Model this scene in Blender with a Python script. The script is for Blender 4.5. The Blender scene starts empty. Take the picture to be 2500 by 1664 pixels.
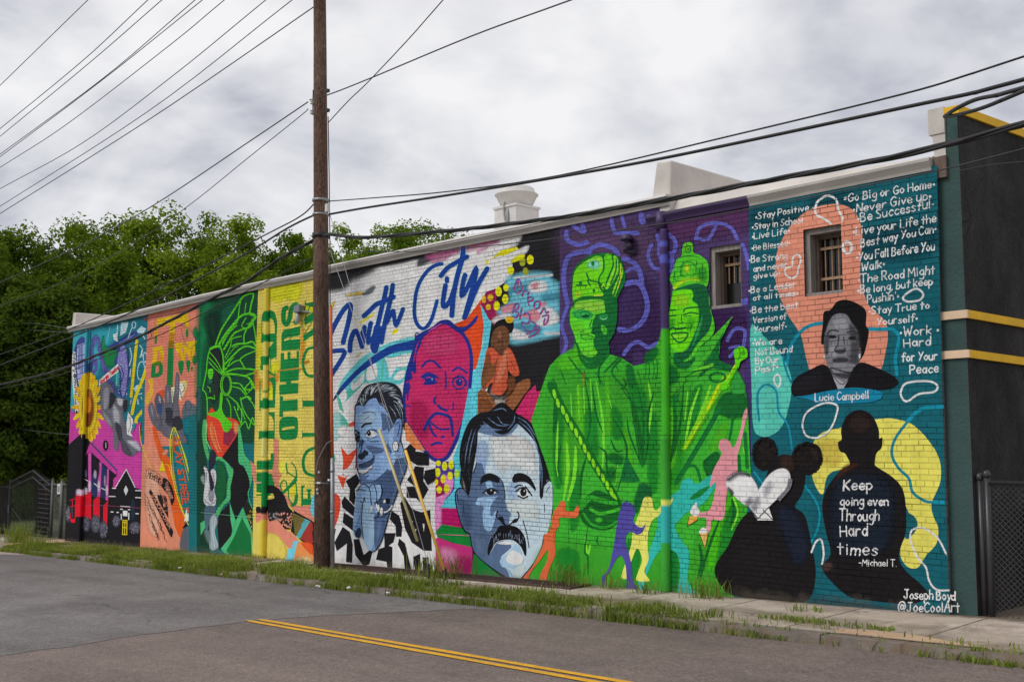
import bpy, bmesh, math, random
import numpy as np
from mathutils import Vector, geometry, noise as mnoise
random.seed(7)
# ---------------------------------------------------------------- camera, sky, sun, exposure
SC = bpy.context.scene
COL = SC.collection
YAW, PITCH, FPX = math.radians(46.88), math.radians(5.44), 2604.0
CAM = (0.0, -12.32, 1.77)
cam = bpy.data.objects.new('camera', bpy.data.cameras.new('camera'))
COL.objects.link(cam); SC.camera = cam
cam.location = CAM; cam.rotation_euler = (math.pi/2 + PITCH, 0, YAW)
cam.data.sensor_width = 36; cam.data.lens = 36*FPX/2500; cam.data.clip_end = 3000; cam.data.clip_start = .05
SUN_EL, SUN_ROT = math.radians(52), math.radians(205)
world = bpy.data.worlds.new('World'); SC.world = world; world.use_nodes = True
def sky_nodes():
    nt = world.node_tree; N = nt.nodes; L = nt.links; N.clear()
    out = N.new('ShaderNodeOutputWorld')
    bs = N.new('ShaderNodeBackground'); bs.inputs[1].default_value = .07
    bc = N.new('ShaderNodeBackground'); bc.inputs[1].default_value = .96
    sk = N.new('ShaderNodeTexSky'); sk.sky_type = 'NISHITA'; sk.sun_disc = False
    sk.sun_elevation = SUN_EL; sk.sun_rotation = SUN_ROT
    tc = N.new('ShaderNodeTexCoord'); sp = N.new('ShaderNodeSeparateXYZ'); L.new(tc.outputs['Generated'], sp.inputs[0])
    def math_(op, a, b=None):
        m = N.new('ShaderNodeMath'); m.operation = op
        for i, v in enumerate((a, b)):
            if v is None: continue
            if isinstance(v, (int, float)): m.inputs[i].default_value = v
            else: L.new(v, m.inputs[i])
        return m.outputs[0]
    zz = math_('ADD', math_('MAXIMUM', sp.outputs[2], 0.0), .30)
    cb = N.new('ShaderNodeCombineXYZ')
    L.new(math_('DIVIDE', sp.outputs[0], zz), cb.inputs[0]); L.new(math_('DIVIDE', sp.outputs[1], zz), cb.inputs[1])
    def nz(scale, det, rough, dist, off):
        mp = N.new('ShaderNodeMapping'); mp.inputs['Location'].default_value = off; L.new(cb.outputs[0], mp.inputs[0])
        n = N.new('ShaderNodeTexNoise'); n.inputs['Scale'].default_value = scale; n.inputs['Detail'].default_value = det
        n.inputs['Roughness'].default_value = rough; n.inputs['Distortion'].default_value = dist
        L.new(mp.outputs[0], n.inputs[0]); return n.outputs[0]
    a = nz(2.3, 7, .54, .5, (3.3, 1.9, 0)); b = nz(.95, 4, .5, .2, (7.1, 4.4, 0)); c = nz(7.5, 5, .5, .3, (1.1, 8.4, 0))
    s = math_('ADD', math_('ADD', math_('MULTIPLY', a, .46), math_('MULTIPLY', b, .38)), math_('MULTIPLY', c, .16))
    r = N.new('ShaderNodeValToRGB'); e = r.color_ramp.elements
    e[0].position = .405; e[0].color = (.40, .415, .475, 1)
    e[1].position = .59; e[1].color = (.83, .825, .835, 1)
    m = r.color_ramp.elements.new(.475); m.color = (.60, .605, .65, 1)
    m = r.color_ramp.elements.new(.53); m.color = (.72, .72, .745, 1)
    L.new(s, r.inputs[0])
    L.new(r.outputs[0], bc.inputs[0]); L.new(sk.outputs[0], bs.inputs[0])
    mx = N.new('ShaderNodeMixShader'); mx.inputs[0].default_value = .93
    L.new(bs.outputs[0], mx.inputs[1]); L.new(bc.outputs[0], mx.inputs[2]); L.new(mx.outputs[0], out.inputs[0])
sky_nodes()
sun = bpy.data.objects.new('sun', bpy.data.lights.new('sun', 'SUN')); COL.objects.link(sun)
sun.data.energy = 1.5; sun.data.angle = math.radians(28); sun.data.color = (1, .97, .92)
sd = Vector((-.28, -.62, .73)).normalized()           # towards the sun: behind the camera, high
sun.rotation_euler = sd.to_track_quat('Z', 'Y').to_euler()
SC.view_settings.view_transform = 'Standard'; SC.view_settings.look = 'None'
SC.view_settings.exposure = .27; SC.view_settings.gamma = 1
# ---------------------------------------------------------------- pixel -> place helpers (photo pixels, 2500 x 1664)
cy, sy, cp, sp_ = math.cos(YAW), math.sin(YAW), math.cos(PITCH), math.sin(PITCH)
def ray(px, py):
    u, v = px-1250, 832-py
    f = FPX*cp - v*sp_; z = FPX*sp_ + v*cp
    return u*cy - f*sy, u*sy + f*cy, z
def on_y(px, py, Y=0.0):
    a, b, c = ray(px, py); t = (Y-CAM[1])/b
    return CAM[0]+a*t, Y, CAM[2]+c*t
def on_x(px, py, X):
    a, b, c = ray(px, py); t = (X-CAM[0])/a
    return X, CAM[1]+b*t, CAM[2]+c*t
SL = .0353
def zg(x): return SL*x                                # the pavement climbs to the right
def on_ground(px, py, dz=0.0):
    a, b, c = ray(px, py); t = (CAM[2]-dz)/(SL*a - c)
    return CAM[0]+a*t, CAM[1]+b*t, CAM[2]+c*t
def lin(h):
    h = h.lstrip('#'); o = []
    if len(h) == 3: h = ''.join(c*2 for c in h)
    for i in (0, 2, 4):
        c = int(h[i:i+2], 16)/255
        o.append(c/12.92 if c <= .04045 else ((c+.055)/1.055)**2.4)
    return o
# ---------------------------------------------------------------- objects
def tag(o, label=None, cat=None, group=None, kind=None):
    for k, v in (('label', label), ('category', cat), ('group', group), ('kind', kind)):
        if v: o[k] = v
    return o
def empty(name, loc=(0, 0, 0), **k):
    o = bpy.data.objects.new(name, None); COL.objects.link(o); o.location = loc; o.empty_display_size = .2
    return tag(o, **k)
class MB:
    def __init__(s): s.v = []; s.f = []
    def face(s, pts):
        n = len(s.v); s.v += [tuple(p) for p in pts]; s.f.append(tuple(range(n, n+len(pts)))); return s
    def hexa(s, p):                                   # 8 corners: bottom 4 then top 4
        n = len(s.v); s.v += [tuple(q) for q in p]
        for q in ((3, 2, 1, 0), (4, 5, 6, 7), (0, 1, 5, 4), (1, 2, 6, 5), (2, 3, 7, 6), (3, 0, 4, 7)):
            s.f.append(tuple(n+i for i in q))
        return s
    def box(s, x0, x1, y0, y1, z0, z1):
        return s.hexa([(x0, y0, z0), (x1, y0, z0), (x1, y1, z0), (x0, y1, z0), (x0, y0, z1), (x1, y0, z1), (x1, y1, z1), (x0, y1, z1)])
    def tube(s, pts, r, n=8, cap=True):
        P = [Vector(p) for p in pts]; rs = r if isinstance(r, (list, tuple)) else [r]*len(P)
        rings = []; up0 = None
        for i, p in enumerate(P):
            d = (P[min(i+1, len(P)-1)]-P[max(i-1, 0)])
            d = d.normalized() if d.length > 1e-9 else Vector((0, 0, 1))
            if up0 is None:
                up0 = Vector((0, 0, 1)) if abs(d.z) < .9 else Vector((1, 0, 0))
            a = d.cross(up0)
            if a.length < 1e-4: a = d.cross(Vector((0, 1, 0)))
            a.normalize(); b = a.cross(d).normalized(); up0 = b
            k = len(s.v); rings.append(k)
            for j in range(n):
                t = 2*math.pi*j/n
                s.v.append(tuple(p + (a*math.cos(t)+b*math.sin(t))*rs[i]))
        for i in range(len(P)-1):
            for j in range(n):
                s.f.append((rings[i]+j, rings[i]+(j+1) % n, rings[i+1]+(j+1) % n, rings[i+1]+j))
        if cap:
            s.f.append(tuple(rings[0]+j for j in reversed(range(n)))); s.f.append(tuple(rings[-1]+j for j in range(n)))
        return s
    def lathe(s, c, prof, n=20):                      # prof: (r, z)
        rings = []
        for r, z in prof:
            rings.append(len(s.v))
            for j in range(n):
                t = 2*math.pi*j/n; s.v.append((c[0]+r*math.cos(t), c[1]+r*math.sin(t), c[2]+z))
        for i in range(len(rings)-1):
            for j in range(n):
                s.f.append((rings[i]+j, rings[i]+(j+1) % n, rings[i+1]+(j+1) % n, rings[i+1]+j))
        s.f.append(tuple(rings[0]+j for j in reversed(range(n)))); s.f.append(tuple(rings[-1]+j for j in range(n)))
        return s
    def build(s, name, mat, parent=None, smooth=False, col=None, **k):
        me = bpy.data.meshes.new(name); me.from_pydata(s.v, [], s.f); me.update()
        if mat: me.materials.append(mat)
        if smooth: me.polygons.foreach_set('use_smooth', [True]*len(me.polygons))
        if col:
            ca = me.color_attributes.new('Col', 'FLOAT_COLOR', 'POINT')
            a = np.ones((len(me.vertices), 4), np.float32)
            for i, v in enumerate(me.vertices): a[i, :3] = col(v.co)
            ca.data.foreach_set('color', a.ravel())
        o = bpy.data.objects.new(name, me); COL.objects.link(o)
        if parent:
            o.parent = parent
            if parent.data is None: o.location = [-q for q in parent.location]
        return tag(o, **k)
def spline(pts, closed=False, n=6):
    P = [np.array(p, float) for p in pts]; m = len(P); out = []
    if m < 3 and not closed: return [tuple(p) for p in P]
    for i in range(m if closed else m-1):
        if closed: p0, p1, p2, p3 = P[i-1], P[i], P[(i+1) % m], P[(i+2) % m]
        else: p0, p1, p2, p3 = P[max(i-1, 0)], P[i], P[i+1], P[min(i+2, m-1)]
        for j in range(n):
            t = j/n
            out.append(tuple(.5*((2*p1)+(p2-p0)*t+(2*p0-5*p1+4*p2-p3)*t*t+(3*p1-p0-3*p2+p3)*t**3)))
    if not closed: out.append(tuple(P[-1]))
    return out
# ---------------------------------------------------------------- materials
def nodes(name):
    m = bpy.data.materials.new(name); m.use_nodes = True
    nt = m.node_tree; b = nt.nodes['Principled BSDF']
    return m, nt, nt.nodes, nt.links, b
class G:                                              # small node-graph helper
    def __init__(s, nt): s.nt = nt
    def n(s, t, **k):
        q = s.nt.nodes.new(t)
        for a, b in k.items(): setattr(q, a, b)
        return q
    def l(s, a, b): s.nt.links.new(a, b)
    def put(s, sock, v):
        if hasattr(v, 'is_output') or hasattr(v, 'links'): s.l(v, sock)
        else: sock.default_value = v
    def math(s, op, *a, clamp=False):
        q = s.n('ShaderNodeMath', operation=op, use_clamp=clamp)
        for i, v in enumerate(a): s.put(q.inputs[i], v)
        return q.outputs[0]
    def noise(s, co, scale, det=4, rough=.55, dist=0, mp=None):
        if mp:
            m = s.n('ShaderNodeMapping'); m.inputs['Scale'].default_value = mp; s.l(co, m.inputs[0]); co = m.outputs[0]
        q = s.n('ShaderNodeTexNoise'); q.inputs['Scale'].default_value = scale; q.inputs['Detail'].default_value = det
        q.inputs['Roughness'].default_value = rough; q.inputs['Distortion'].default_value = dist
        s.l(co, q.inputs[0]); return q.outputs[0]
    def ramp(s, v, *st):
        q = s.n('ShaderNodeValToRGB'); e = q.color_ramp.elements
        while len(e) < len(st): e.new(.5)
        for i, (p, c) in enumerate(st):
            e[i].position = p; e[i].color = (c, c, c, 1) if isinstance(c, (int, float)) else (*c[:3], 1)
        s.l(v, q.inputs[0]); return q.outputs[0]
    def mix(s, f, a, b, mode='MIX'):
        q = s.n('ShaderNodeMix', data_type='RGBA', blend_type=mode)
        s.put(q.inputs[0], f)
        for i, v in ((6, a), (7, b)):
            if isinstance(v, (tuple, list)): q.inputs[i].default_value = (*v[:3], 1)
            else: s.l(v, q.inputs[i])
        return q.outputs[2]
    def bump(s, h, dist, strength=1, nrm=None):
        q = s.n('ShaderNodeBump'); q.inputs['Distance'].default_value = dist; q.inputs['Strength'].default_value = strength
        s.l(h, q.inputs['Height'])
        if nrm: s.l(nrm, q.inputs['Normal'])
        return q.outputs[0]
def simple(name, col, rough=.6, metal=0.0, var=.25, scale=6, bump=.004, stretch=None, bscale=40, spec=.4):
    m, nt, N, L, b = nodes(name); g = G(nt)
    co = g.n('ShaderNodeTexCoord').outputs['Object']
    if isinstance(col, str): col = lin(col)
    n1 = g.noise(co, scale, 6, .6, .3, stretch)
    v = g.ramp(n1, (.25, 1-var), (.75, 1+var*.6))
    c = g.mix(1.0, tuple(col), v, 'MULTIPLY')
    L.new(c, b.inputs['Base Color']); b.inputs['Roughness'].default_value = rough; b.inputs['Metallic'].default_value = metal
    b.inputs['Specular IOR Level'].default_value = spec
    if bump: L.new(g.bump(g.noise(co, bscale, 5, .6, 0, stretch), bump), b.inputs['Normal'])
    return m
LEDGE = (on_y(202, 1231), on_y(1611, 1349))
KEXP = .80
def albedo(h, k=None):
    return [min(.86, max(.008, c/(k or KEXP))) for c in lin(h)]
def masonry(name, attr=True, alpha=False, colour=None, bricks=True):
    """painted brick: flat paint colour from the mesh, dirt and recess shade painted into the joints, plaster base below the ledge"""
    m, nt, N, L, b = nodes(name); g = G(nt)
    co = g.n('ShaderNodeTexCoord').outputs['Object']
    sx = g.n('ShaderNodeSeparateXYZ'); g.l(co, sx.inputs[0])
    if attr:
        at = g.n('ShaderNodeVertexColor'); at.layer_name = 'Col'; base = at.outputs[0]; al = at.outputs[1]
    else:
        rgb = g.n('ShaderNodeRGB'); rgb.outputs[0].default_value = (*colour, 1); base = rgb.outputs[0]
    big = g.noise(co, .9, 5, .6, .4); fine = g.noise(co, 22, 6, .65)
    mid = g.noise(co, 5, 5, .6, .2)
    tone = g.math('ADD', g.math('MULTIPLY', g.ramp(big, (.3, .0), (.7, 1.0)), .15), g.math('MULTIPLY', g.ramp(fine, (.3, 0.0), (.7, 1.0)), .10))
    tone = g.math('ADD', g.math('ADD', tone, g.math('MULTIPLY', g.ramp(mid, (.35, 0.0), (.65, 1.0)), .09)), .78)
    # streaky rain dirt
    st = g.noise(co, 3.0, 5, .6, .2, (1.6, 1, .12))
    tone = g.math('MULTIPLY', tone, g.ramp(st, (.33, .88), (.55, 1.0)))
    c = g.mix(1.0, base, tone, 'MULTIPLY')
    height = g.math('MULTIPLY', fine, .35)
    if bricks:
        cb = g.n('ShaderNodeCombineXYZ')
        wob = g.math('MULTIPLY', g.math('SUBTRACT', g.noise(co, 1.3, 2, .5), .5), .018)
        g.l(sx.outputs[0], cb.inputs[0]); g.l(g.math('ADD', sx.outputs[2], wob), cb.inputs[1])
        bt = g.n('ShaderNodeTexBrick'); g.l(cb.outputs[0], bt.inputs[0])
        bt.offset = .5; bt.squash = .5; bt.squash_frequency = 6
        for k, v in (('Scale', 1.0), ('Mortar Size', .0058), ('Mortar Smooth', .25), ('Bias', 0.0), ('Brick Width', .222), ('Row Height', .0695)):
            bt.inputs[k].default_value = v
        bt.inputs['Color1'].default_value = (.93, .93, .93, 1); bt.inputs['Color2'].default_value = (1.05, 1.05, 1.05, 1); bt.inputs['Mortar'].default_value = (1, 1, 1, 1)
        lz = g.math('ADD', g.math('MULTIPLY', sx.outputs[0], (LEDGE[1][2]-LEDGE[0][2])/(LEDGE[1][0]-LEDGE[0][0])),
                    LEDGE[0][2]-LEDGE[0][0]*(LEDGE[1][2]-LEDGE[0][2])/(LEDGE[1][0]-LEDGE[0][0]))
        above = g.math('MAXIMUM', g.math('GREATER_THAN', sx.outputs[2], lz), g.math('GREATER_THAN', sx.outputs[0], -9.75))
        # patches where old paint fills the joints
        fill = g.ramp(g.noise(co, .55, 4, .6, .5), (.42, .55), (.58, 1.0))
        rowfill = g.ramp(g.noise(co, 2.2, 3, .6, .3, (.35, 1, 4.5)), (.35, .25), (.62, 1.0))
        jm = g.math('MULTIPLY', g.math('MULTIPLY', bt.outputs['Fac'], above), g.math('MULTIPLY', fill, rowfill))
        dark = g.math('SUBTRACT', 1.0, g.math('MULTIPLY', jm, .82))  # joint dirt plus the shade of the recess, put into the colour
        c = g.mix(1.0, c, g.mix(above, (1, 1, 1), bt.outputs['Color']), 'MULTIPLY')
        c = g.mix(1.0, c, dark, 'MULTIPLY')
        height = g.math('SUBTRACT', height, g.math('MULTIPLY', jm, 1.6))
        height = g.math('SUBTRACT', height, g.math('MULTIPLY', above, 2.2))
        # splash dirt near the pavement
        foot = g.math('SUBTRACT', sx.outputs[2], g.math('MULTIPLY', sx.outputs[0], SL))
        foot = g.math('ADD', foot, g.math('MULTIPLY', g.math('SUBTRACT', mid, .5), .35))
        c = g.mix(g.ramp(foot, (.02, .28), (.13, 0.0)), c, (.16, .13, .10))
    L.new(c, b.inputs['Base Color']); b.inputs['Roughness'].default_value = .8; b.inputs['Specular IOR Level'].default_value = .12
    L.new(g.bump(height, .006, .9), b.inputs['Normal'])
    if alpha:
        nn = g.noise(co, 34, 6, .75)
        a2 = g.math('ADD', al, g.math('MULTIPLY', g.math('SUBTRACT', nn, .5), g.math('MULTIPLY', 3.2, g.math('MULTIPLY', al, g.math('SUBTRACT', 1.0, al)))), clamp=True)
        L.new(a2, b.inputs['Alpha'])
    return m
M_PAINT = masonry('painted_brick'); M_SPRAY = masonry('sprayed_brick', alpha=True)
M_STUCCO_COL = masonry('painted_metal_zone', bricks=False)
# ================================================================ MURAL: painted shapes, traced once and laid on the wall plane
REG = {'A': (100, 700, 4.48), 'B': (100, 1030, 4.48), 'C': (450, 680, 4.48), 'D': (450, 1030, 4.48), 'E': (800, 560, 3.564), 'F': (800, 980, 3.564),
       'G': (1100, 480, 3.564), 'H': (1050, 960, 3.266), 'I': (1350, 500, 3.564), 'J': (1350, 920, 2.904), 'K': (1800, 380, 3.135), 'L': (1750, 860, 2.412),
       'U': (600, 1000, 7.84), 'V': (830, 640, 8.71), 'Z': (0, 0, 1.0), 'Y': (330, 1130, 7.84)}
cur = [0, 0, 1.0]
def R(k): cur[:] = REG[k]
def pts(s):
    o = []
    for q in s.split():
        a, b = q.split(','); o.append((cur[0]+float(a)/cur[2], cur[1]+float(b)/cur[2]))
    return o
PRIMS = []       # (panel, kind, colour rgb, [tri pixel lists], [tri alpha lists])
PANEL = [None]; PANELS = []
def panel(label): PANELS.append(label); PANEL[0] = len(PANELS)-1
def area(p): return .5*sum(p[i-1][0]*p[i][1]-p[i][0]*p[i-1][1] for i in range(len(p)))
def tess(poly):
    t = geometry.tessellate_polygon([[Vector((x, y, 0)) for x, y in poly]])
    return [[poly[i] for i in tri] for tri in t]
def emit(col, tris, alphas=None): PRIMS.append((PANEL[0], 'F' if alphas else 'P', albedo(col) if isinstance(col, str) else col, tris, alphas))
def P(col, s): p = pts(s); emit(col, tess(p))
def S(col, s, n=5): p = spline(pts(s), True, n); emit(col, tess(p))
def ell(cx, cy_, rx, ry, rot=0, n=28):
    a = math.radians(rot); o = []
    for i in range(n):
        t = 2*math.pi*i/n; x, y = rx*math.cos(t), ry*math.sin(t)
        o.append((cur[0]+(cx+x*math.cos(a)-y*math.sin(a))/cur[2], cur[1]+(cy_+x*math.sin(a)+y*math.cos(a))/cur[2]))
    return o
def E(col, cx, cy_, rx, ry, rot=0): emit(col, tess(ell(cx, cy_, rx, ry, rot)))
def EE(col, *es):
    for e in es: E(col, *e)
def feather(col, p, f, amax=1.0):
    f = f/cur[2]; n = len(p); sg = 1 if area(p) > 0 else -1
    inn, outp = [], []
    for i in range(n):
        d = Vector((p[(i+1) % n][0]-p[i-1][0], p[(i+1) % n][1]-p[i-1][1]))
        if d.length < 1e-6: d = Vector((1, 0))
        d.normalize(); nx, ny = d.y*sg, -d.x*sg
        inn.append((p[i][0]-nx*f*.5, p[i][1]-ny*f*.5)); outp.append((p[i][0]+nx*f*.5, p[i][1]+ny*f*.5))
    tr = tess(inn); al = [[amax]*3 for _ in tr]
    for i in range(n):
        j = (i+1) % n
        tr.append([inn[i], inn[j], outp[j]]); al.append([amax, amax, 0])
        tr.append([inn[i], outp[j], outp[i]]); al.append([amax, 0, 0])
    emit(col, tr, al)
def F(col, f, s, a=1.0): feather(col, spline(pts(s), True, 4), f, a)
def FE(col, f, cx, cy_, rx, ry, rot=0, a=1.0): feather(col, ell(cx, cy_, rx, ry, rot, 22), f, a)
def ribbon(p, w, caps=True, taper=0.0, var=0.0):
    q = [p[0]]
    for a in p[1:]:
        if math.hypot(a[0]-q[-1][0], a[1]-q[-1][1]) > .02: q.append(a)
    p = q; n = len(p)
    if n < 2: return []
    Lh, Rh = [], []
    for i in range(n):
        d1 = Vector((p[i][0]-p[i-1][0], p[i][1]-p[i-1][1])) if i else Vector((p[1][0]-p[0][0], p[1][1]-p[0][1]))
        d2 = Vector((p[i+1][0]-p[i][0], p[i+1][1]-p[i][1])) if i < n-1 else d1
        d1.normalize(); d2.normalize(); d = d1+d2
        if d.length < .3: d = d2.copy()
        d.normalize(); k = 1/max(.6, d.dot(d2)); h = w*.5*k
        if var: h *= 1+var*mnoise.noise((p[i][0]*.23, p[i][1]*.23, 1.7))*2
        if taper: t = i/(n-1); h *= 1-taper*abs(2*t-1)**2
        Lh.append((p[i][0]-d.y*h, p[i][1]+d.x*h)); Rh.append((p[i][0]+d.y*h, p[i][1]-d.x*h))
    tr = []
    for i in range(n-1):
        tr.append([Lh[i], Rh[i], Rh[i+1]]); tr.append([Lh[i], Rh[i+1], Lh[i+1]])
    if caps:
        for (c, a, b) in ((p[0], Lh[0], Rh[0]), (p[-1], Rh[-1], Lh[-1])):
            va = Vector((a[0]-c[0], a[1]-c[1])); a0 = math.atan2(va.y, va.x); r = va.length; prev = a
            for k in range(1, 7):
                t = a0+math.pi*k/6; q = (c[0]+r*math.cos(t), c[1]+r*math.sin(t))
                tr.append([c, prev, q]); prev = q
    return tr
def L(col, w, s, taper=0.0, n=5): emit(col, ribbon(spline(pts(s), False, n), w/cur[2], True, taper))
def LC(col, w, s, n=5):
    p = spline(pts(s), True, n); p.append(p[0]); emit(col, ribbon(p, w/cur[2]))
def LL(col, w, s, caps=False): emit(col, ribbon(pts(s), w/cur[2], caps))
def LS(col, w, *ss, taper=0.0):
    for s in ss: L(col, w, s, taper)
def RING(col, w, cx, cy_, rx, ry, rot=0): p = ell(cx, cy_, rx, ry, rot); p.append(p[0]); p.append(p[1]); emit(col, ribbon(p, w/cur[2], False))
GLY = {
'A': (7, "0,0 3.5,10 7,0;1.5,4 5.5,4"), 'B': (6, "0,0 0,10;~0,10 4,9.6 4.6,7.4 3,5.6 0,5.3;~0,5.3 4.4,4.8 5.6,2.4 4,.2 0,0"), 'C': (6, "~6,8.5 3.5,10 .5,7 .5,3 3,0 6,1.5"),
'D': (6, "0,0 0,10;~0,10 4,9 6,5 4,1 0,0"), 'E': (5.5, "5.5,10 0,10 0,0 5.5,0;0,5 4.6,5"), 'F': (5.5, "5.5,10 0,10 0,0;0,5.2 4.5,5.2"), 'G': (6.5, "~6,8.5 3.5,10 .5,7 .5,3 3,0 6,1.2;6,1.2 6.2,4.6 3.6,4.6"),
'H': (6, "0,0 0,10;6,0 6,10;0,5 6,5"), 'I': (1, ".5,0 .5,10"), 'J': (6, "~4,10 4,2 2.2,0 .2,2;1.4,10 6,10"), 'K': (5.5, "0,0 0,10;5.5,10 0,4.5;1,5.3 5.5,0"), 'L': (5, "0,10 0,0;0,0 5,0"),
'M': (8, "0,0 .5,10;.5,10 4,4;4,4 7.5,10;7.5,10 8,0"), 'N': (6, "0,0 0,10;0,10 6,0;6,0 6,10"), 'O': (6.2, "~3,10 0,7 0,3 3,0 6,3 6,7 3,10"), 'P': (5.5, "0,0 0,10;~0,10 4.5,9.5 5.5,7 4,5 0,4.8"),
'R': (5.8, "0,0 0,10;~0,10 4.5,9.5 5.3,7.2 4,5 0,4.8;2,4.8 5.8,0"), 'S': (5.6, "~5.5,8.8 3,10 .5,8 2.5,5.5 5,3.5 4,.5 0,1"), 'T': (7, "0,10 7,10;3.5,10 3.5,0"), 'U': (6, "~0,10 0,3 3,0 6,3 6,10"),
'V': (6.5, "0,10 3,0;3,0 6.5,10"), 'W': (8, "0,10 2,0;2,0 4,7;4,7 6,0;6,0 8,10"), 'X': (6, "0,10 6,0;6,10 0,0"), 'Y': (6, "0,10 3,5.2;6,10 1.5,0"),
'a': (5, "~4.9,3 2.6,6 .3,3 2.6,.1 4.9,3;5,6 5,0"), 'b': (5, "0,10 0,0;~0,4.5 2.5,6 5,3 2.5,0 0,1.2"), 'c': (4.8, "~4.8,5 2.5,6 .2,3 2.5,0 4.8,1"), 'd': (5, "4.8,10 4.8,0;~4.8,3 2.6,6 .2,3 2.6,0 4.8,3"),
'e': (5, "~.4,3.1 4.8,3.4 4.2,5.5 2,6 .2,3 2.2,.1 4.9,1"), 'f': (4.6, "~5,9 3.5,10 2,8.5 2,0;0,5.8 4.2,5.8"), 'g': (5, "~5,5 2.5,6 .2,3.3 2.5,.8 5,2.5;~5,6 5,-2 3,-4 .3,-3"), 'h': (4.9, "0,10 0,0;~0,4 2.5,6 4.8,4.5 4.8,0"),
'i': (1.6, ".8,6 .8,0;.8,8.2 .9,8.6"), 'k': (4.6, "0,10 0,0;4.5,6 0,2.6;.9,3.2 4.5,0"), 'l': (1.4, ".7,10 .7,0"), 'm': (6.9, "0,6 0,0;~0,4.2 1.8,6 3.4,4.5 3.4,0;~3.4,4.2 5.2,6 6.8,4.5 6.8,0"),
'n': (4.9, "0,6 0,0;~0,4 2.5,6 4.8,4.5 4.8,0"), 'o': (5, "~2.5,6 .1,3 2.5,0 4.9,3 2.5,6"), 'p': (5, "0,6 0,-4;~0,4.6 2.5,6 5,3 2.5,0 0,1.2"), 'r': (3.9, "0,6 0,0;~0,3.8 1.8,5.8 3.8,5.6"),
's': (4.4, "~4.2,5.2 2,6 .5,4.6 2.4,3.2 4.2,1.6 2.4,0 0,.8"), 't': (4.4, "2,9 2,0;0,6 4.4,6"), 'u': (5, "~0,6 0,1.8 2,0 4.8,2;4.8,6 4.8,0"), 'v': (4.8, "0,6 2.3,0;2.3,0 4.8,6"), 'w': (6.9, "0,6 1.7,0;1.7,0 3.4,5;3.4,5 5,0;5,0 6.8,6"),
'y': (4.4, "0,6 2.5,.8;5,6 1,-4"), 'x': (4.5, "0,6 4.5,0;4.5,6 0,0"), 'z': (4.5, "0,6 4.5,6;4.5,6 0,0;0,0 4.5,0"), '@': (9, "~6.5,6 4.5,7 3,5 3.5,3 5.5,3 6.6,5.5;~6.6,6.5 6.6,3.2 8,3 9,6 7,9.4 3,9.4 .3,6 1,1.5 4.5,0 7.5,1"),
'.': (1, ".5,0 .6,.3"), ',': (1.2, ".8,.4 .2,-1.5"), "'": (1, ".5,10 .4,7.8"), '-': (4, ".3,4 3.8,4"), '*': (2, "1,3.6 1.1,4"), '=': (3, "0,5.2 2.6,5.4;0,3.2 2.6,3.4")}
def dens_(q):
    o = []
    for a, b in zip(q[:-1], q[1:]): o += [(a[0]+(b[0]-a[0])*k/4, a[1]+(b[1]-a[1])*k/4) for k in range(4)]
    return o+[q[-1]]
def T(col, text, x0, y0, x1, y1, h, w, up=None, fat=1.0, jit=.35):
    """hand-painted single-line lettering along a baseline, in the current crop's pixels"""
    rng = random.Random(text); adv = []; x = 0
    for ch in text:
        if ch == ' ': x += 3.2; adv.append(None); continue
        adv.append(x); x += GLY[ch][0]*fat + (2.0 if ch != '*' else 1.6)
    tot = x-1.8; bx, by = (x1-x0)/tot, (y1-y0)/tot
    ux, uy = up if up else (.02*h, -h); ux /= 10; uy /= 10
    for ch, a in zip(text, adv):
        if a is None: continue
        jy = rng.uniform(-jit, jit); js = rng.uniform(.90, 1.08); jr = rng.uniform(-.08, .08)
        ww = w*(1.9 if ch == '*' else rng.uniform(.92, 1.1))
        for st in GLY[ch][1].split(';'):
            sm = st[0] == '~'; q = []
            for z in st.lstrip('~').split():
                gx, gy = map(float, z.split(',')); gx = a+(gx+gy*jr)*fat; gy = gy*js+jy
                q.append((cur[0]+(x0+bx*gx+ux*gy)/cur[2], cur[1]+(y0+by*gx+uy*gy)/cur[2]))
            emit(col, ribbon(spline(q, False, 5) if sm else dens_(q), ww/cur[2], True, 0, .17))
W = '#d9d8da'; BK = '#1b1a1d'; NB = '#173f92'
# ---- panel 1: teal and magenta, music street
panel('teal and magenta mural panel with sunflower, old hall and column at far end of wall')
R('A'); TL = '#1f7f92'
P('#176f80', '300,470 1800,140 1800,1700 300,1700')
F('#37a3b2', 50, '330,480 500,470 690,430 700,560 660,800 620,960 520,990 420,1150 330,1420 290,900')
F('#2c97a8', 60, '540,500 760,450 900,420 760,640 600,640')
F('#c03c98', 26, '300,1430 360,1380 430,1290 520,1260 640,1290 720,1350 800,1460 900,1560 1130,1560 1130,2700 290,2700')
P('#c03c98', '300,1560 1124,1560 1116,2300 300,2300')
F('#0f7f40', 26, '690,530 700,640 820,690 825,850 720,870 665,820 660,640')
F('#1a8d54', 12, '680,560 692,560 690,660 672,690')
S('#3a4688', '365,690 400,590 450,545 492,575 495,640 480,760 482,960 445,1060 425,1180 380,1165 390,1050 378,900 385,760')
P('#a3b0dc', '400,640 482,610 478,790 470,1040 420,1080 400,1000 392,800')
LS('#27305f', 7, '375,690 430,640 490,620', '385,760 480,740', '385,800 478,790', '390,960 470,940', '395,1010 460,990', '420,640 410,900', '445,630 440,950', '400,1080 450,1060')
LS('#56609f', 9, '460,640 455,940', '432,660 424,900')
F('#24508a', 16, '390,1080 440,1060 450,1140 400,1180')
L('#5a5a9e', 42, '560,800 562,680 585,570 612,560 640,640 655,740 690,880 720,960')
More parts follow.
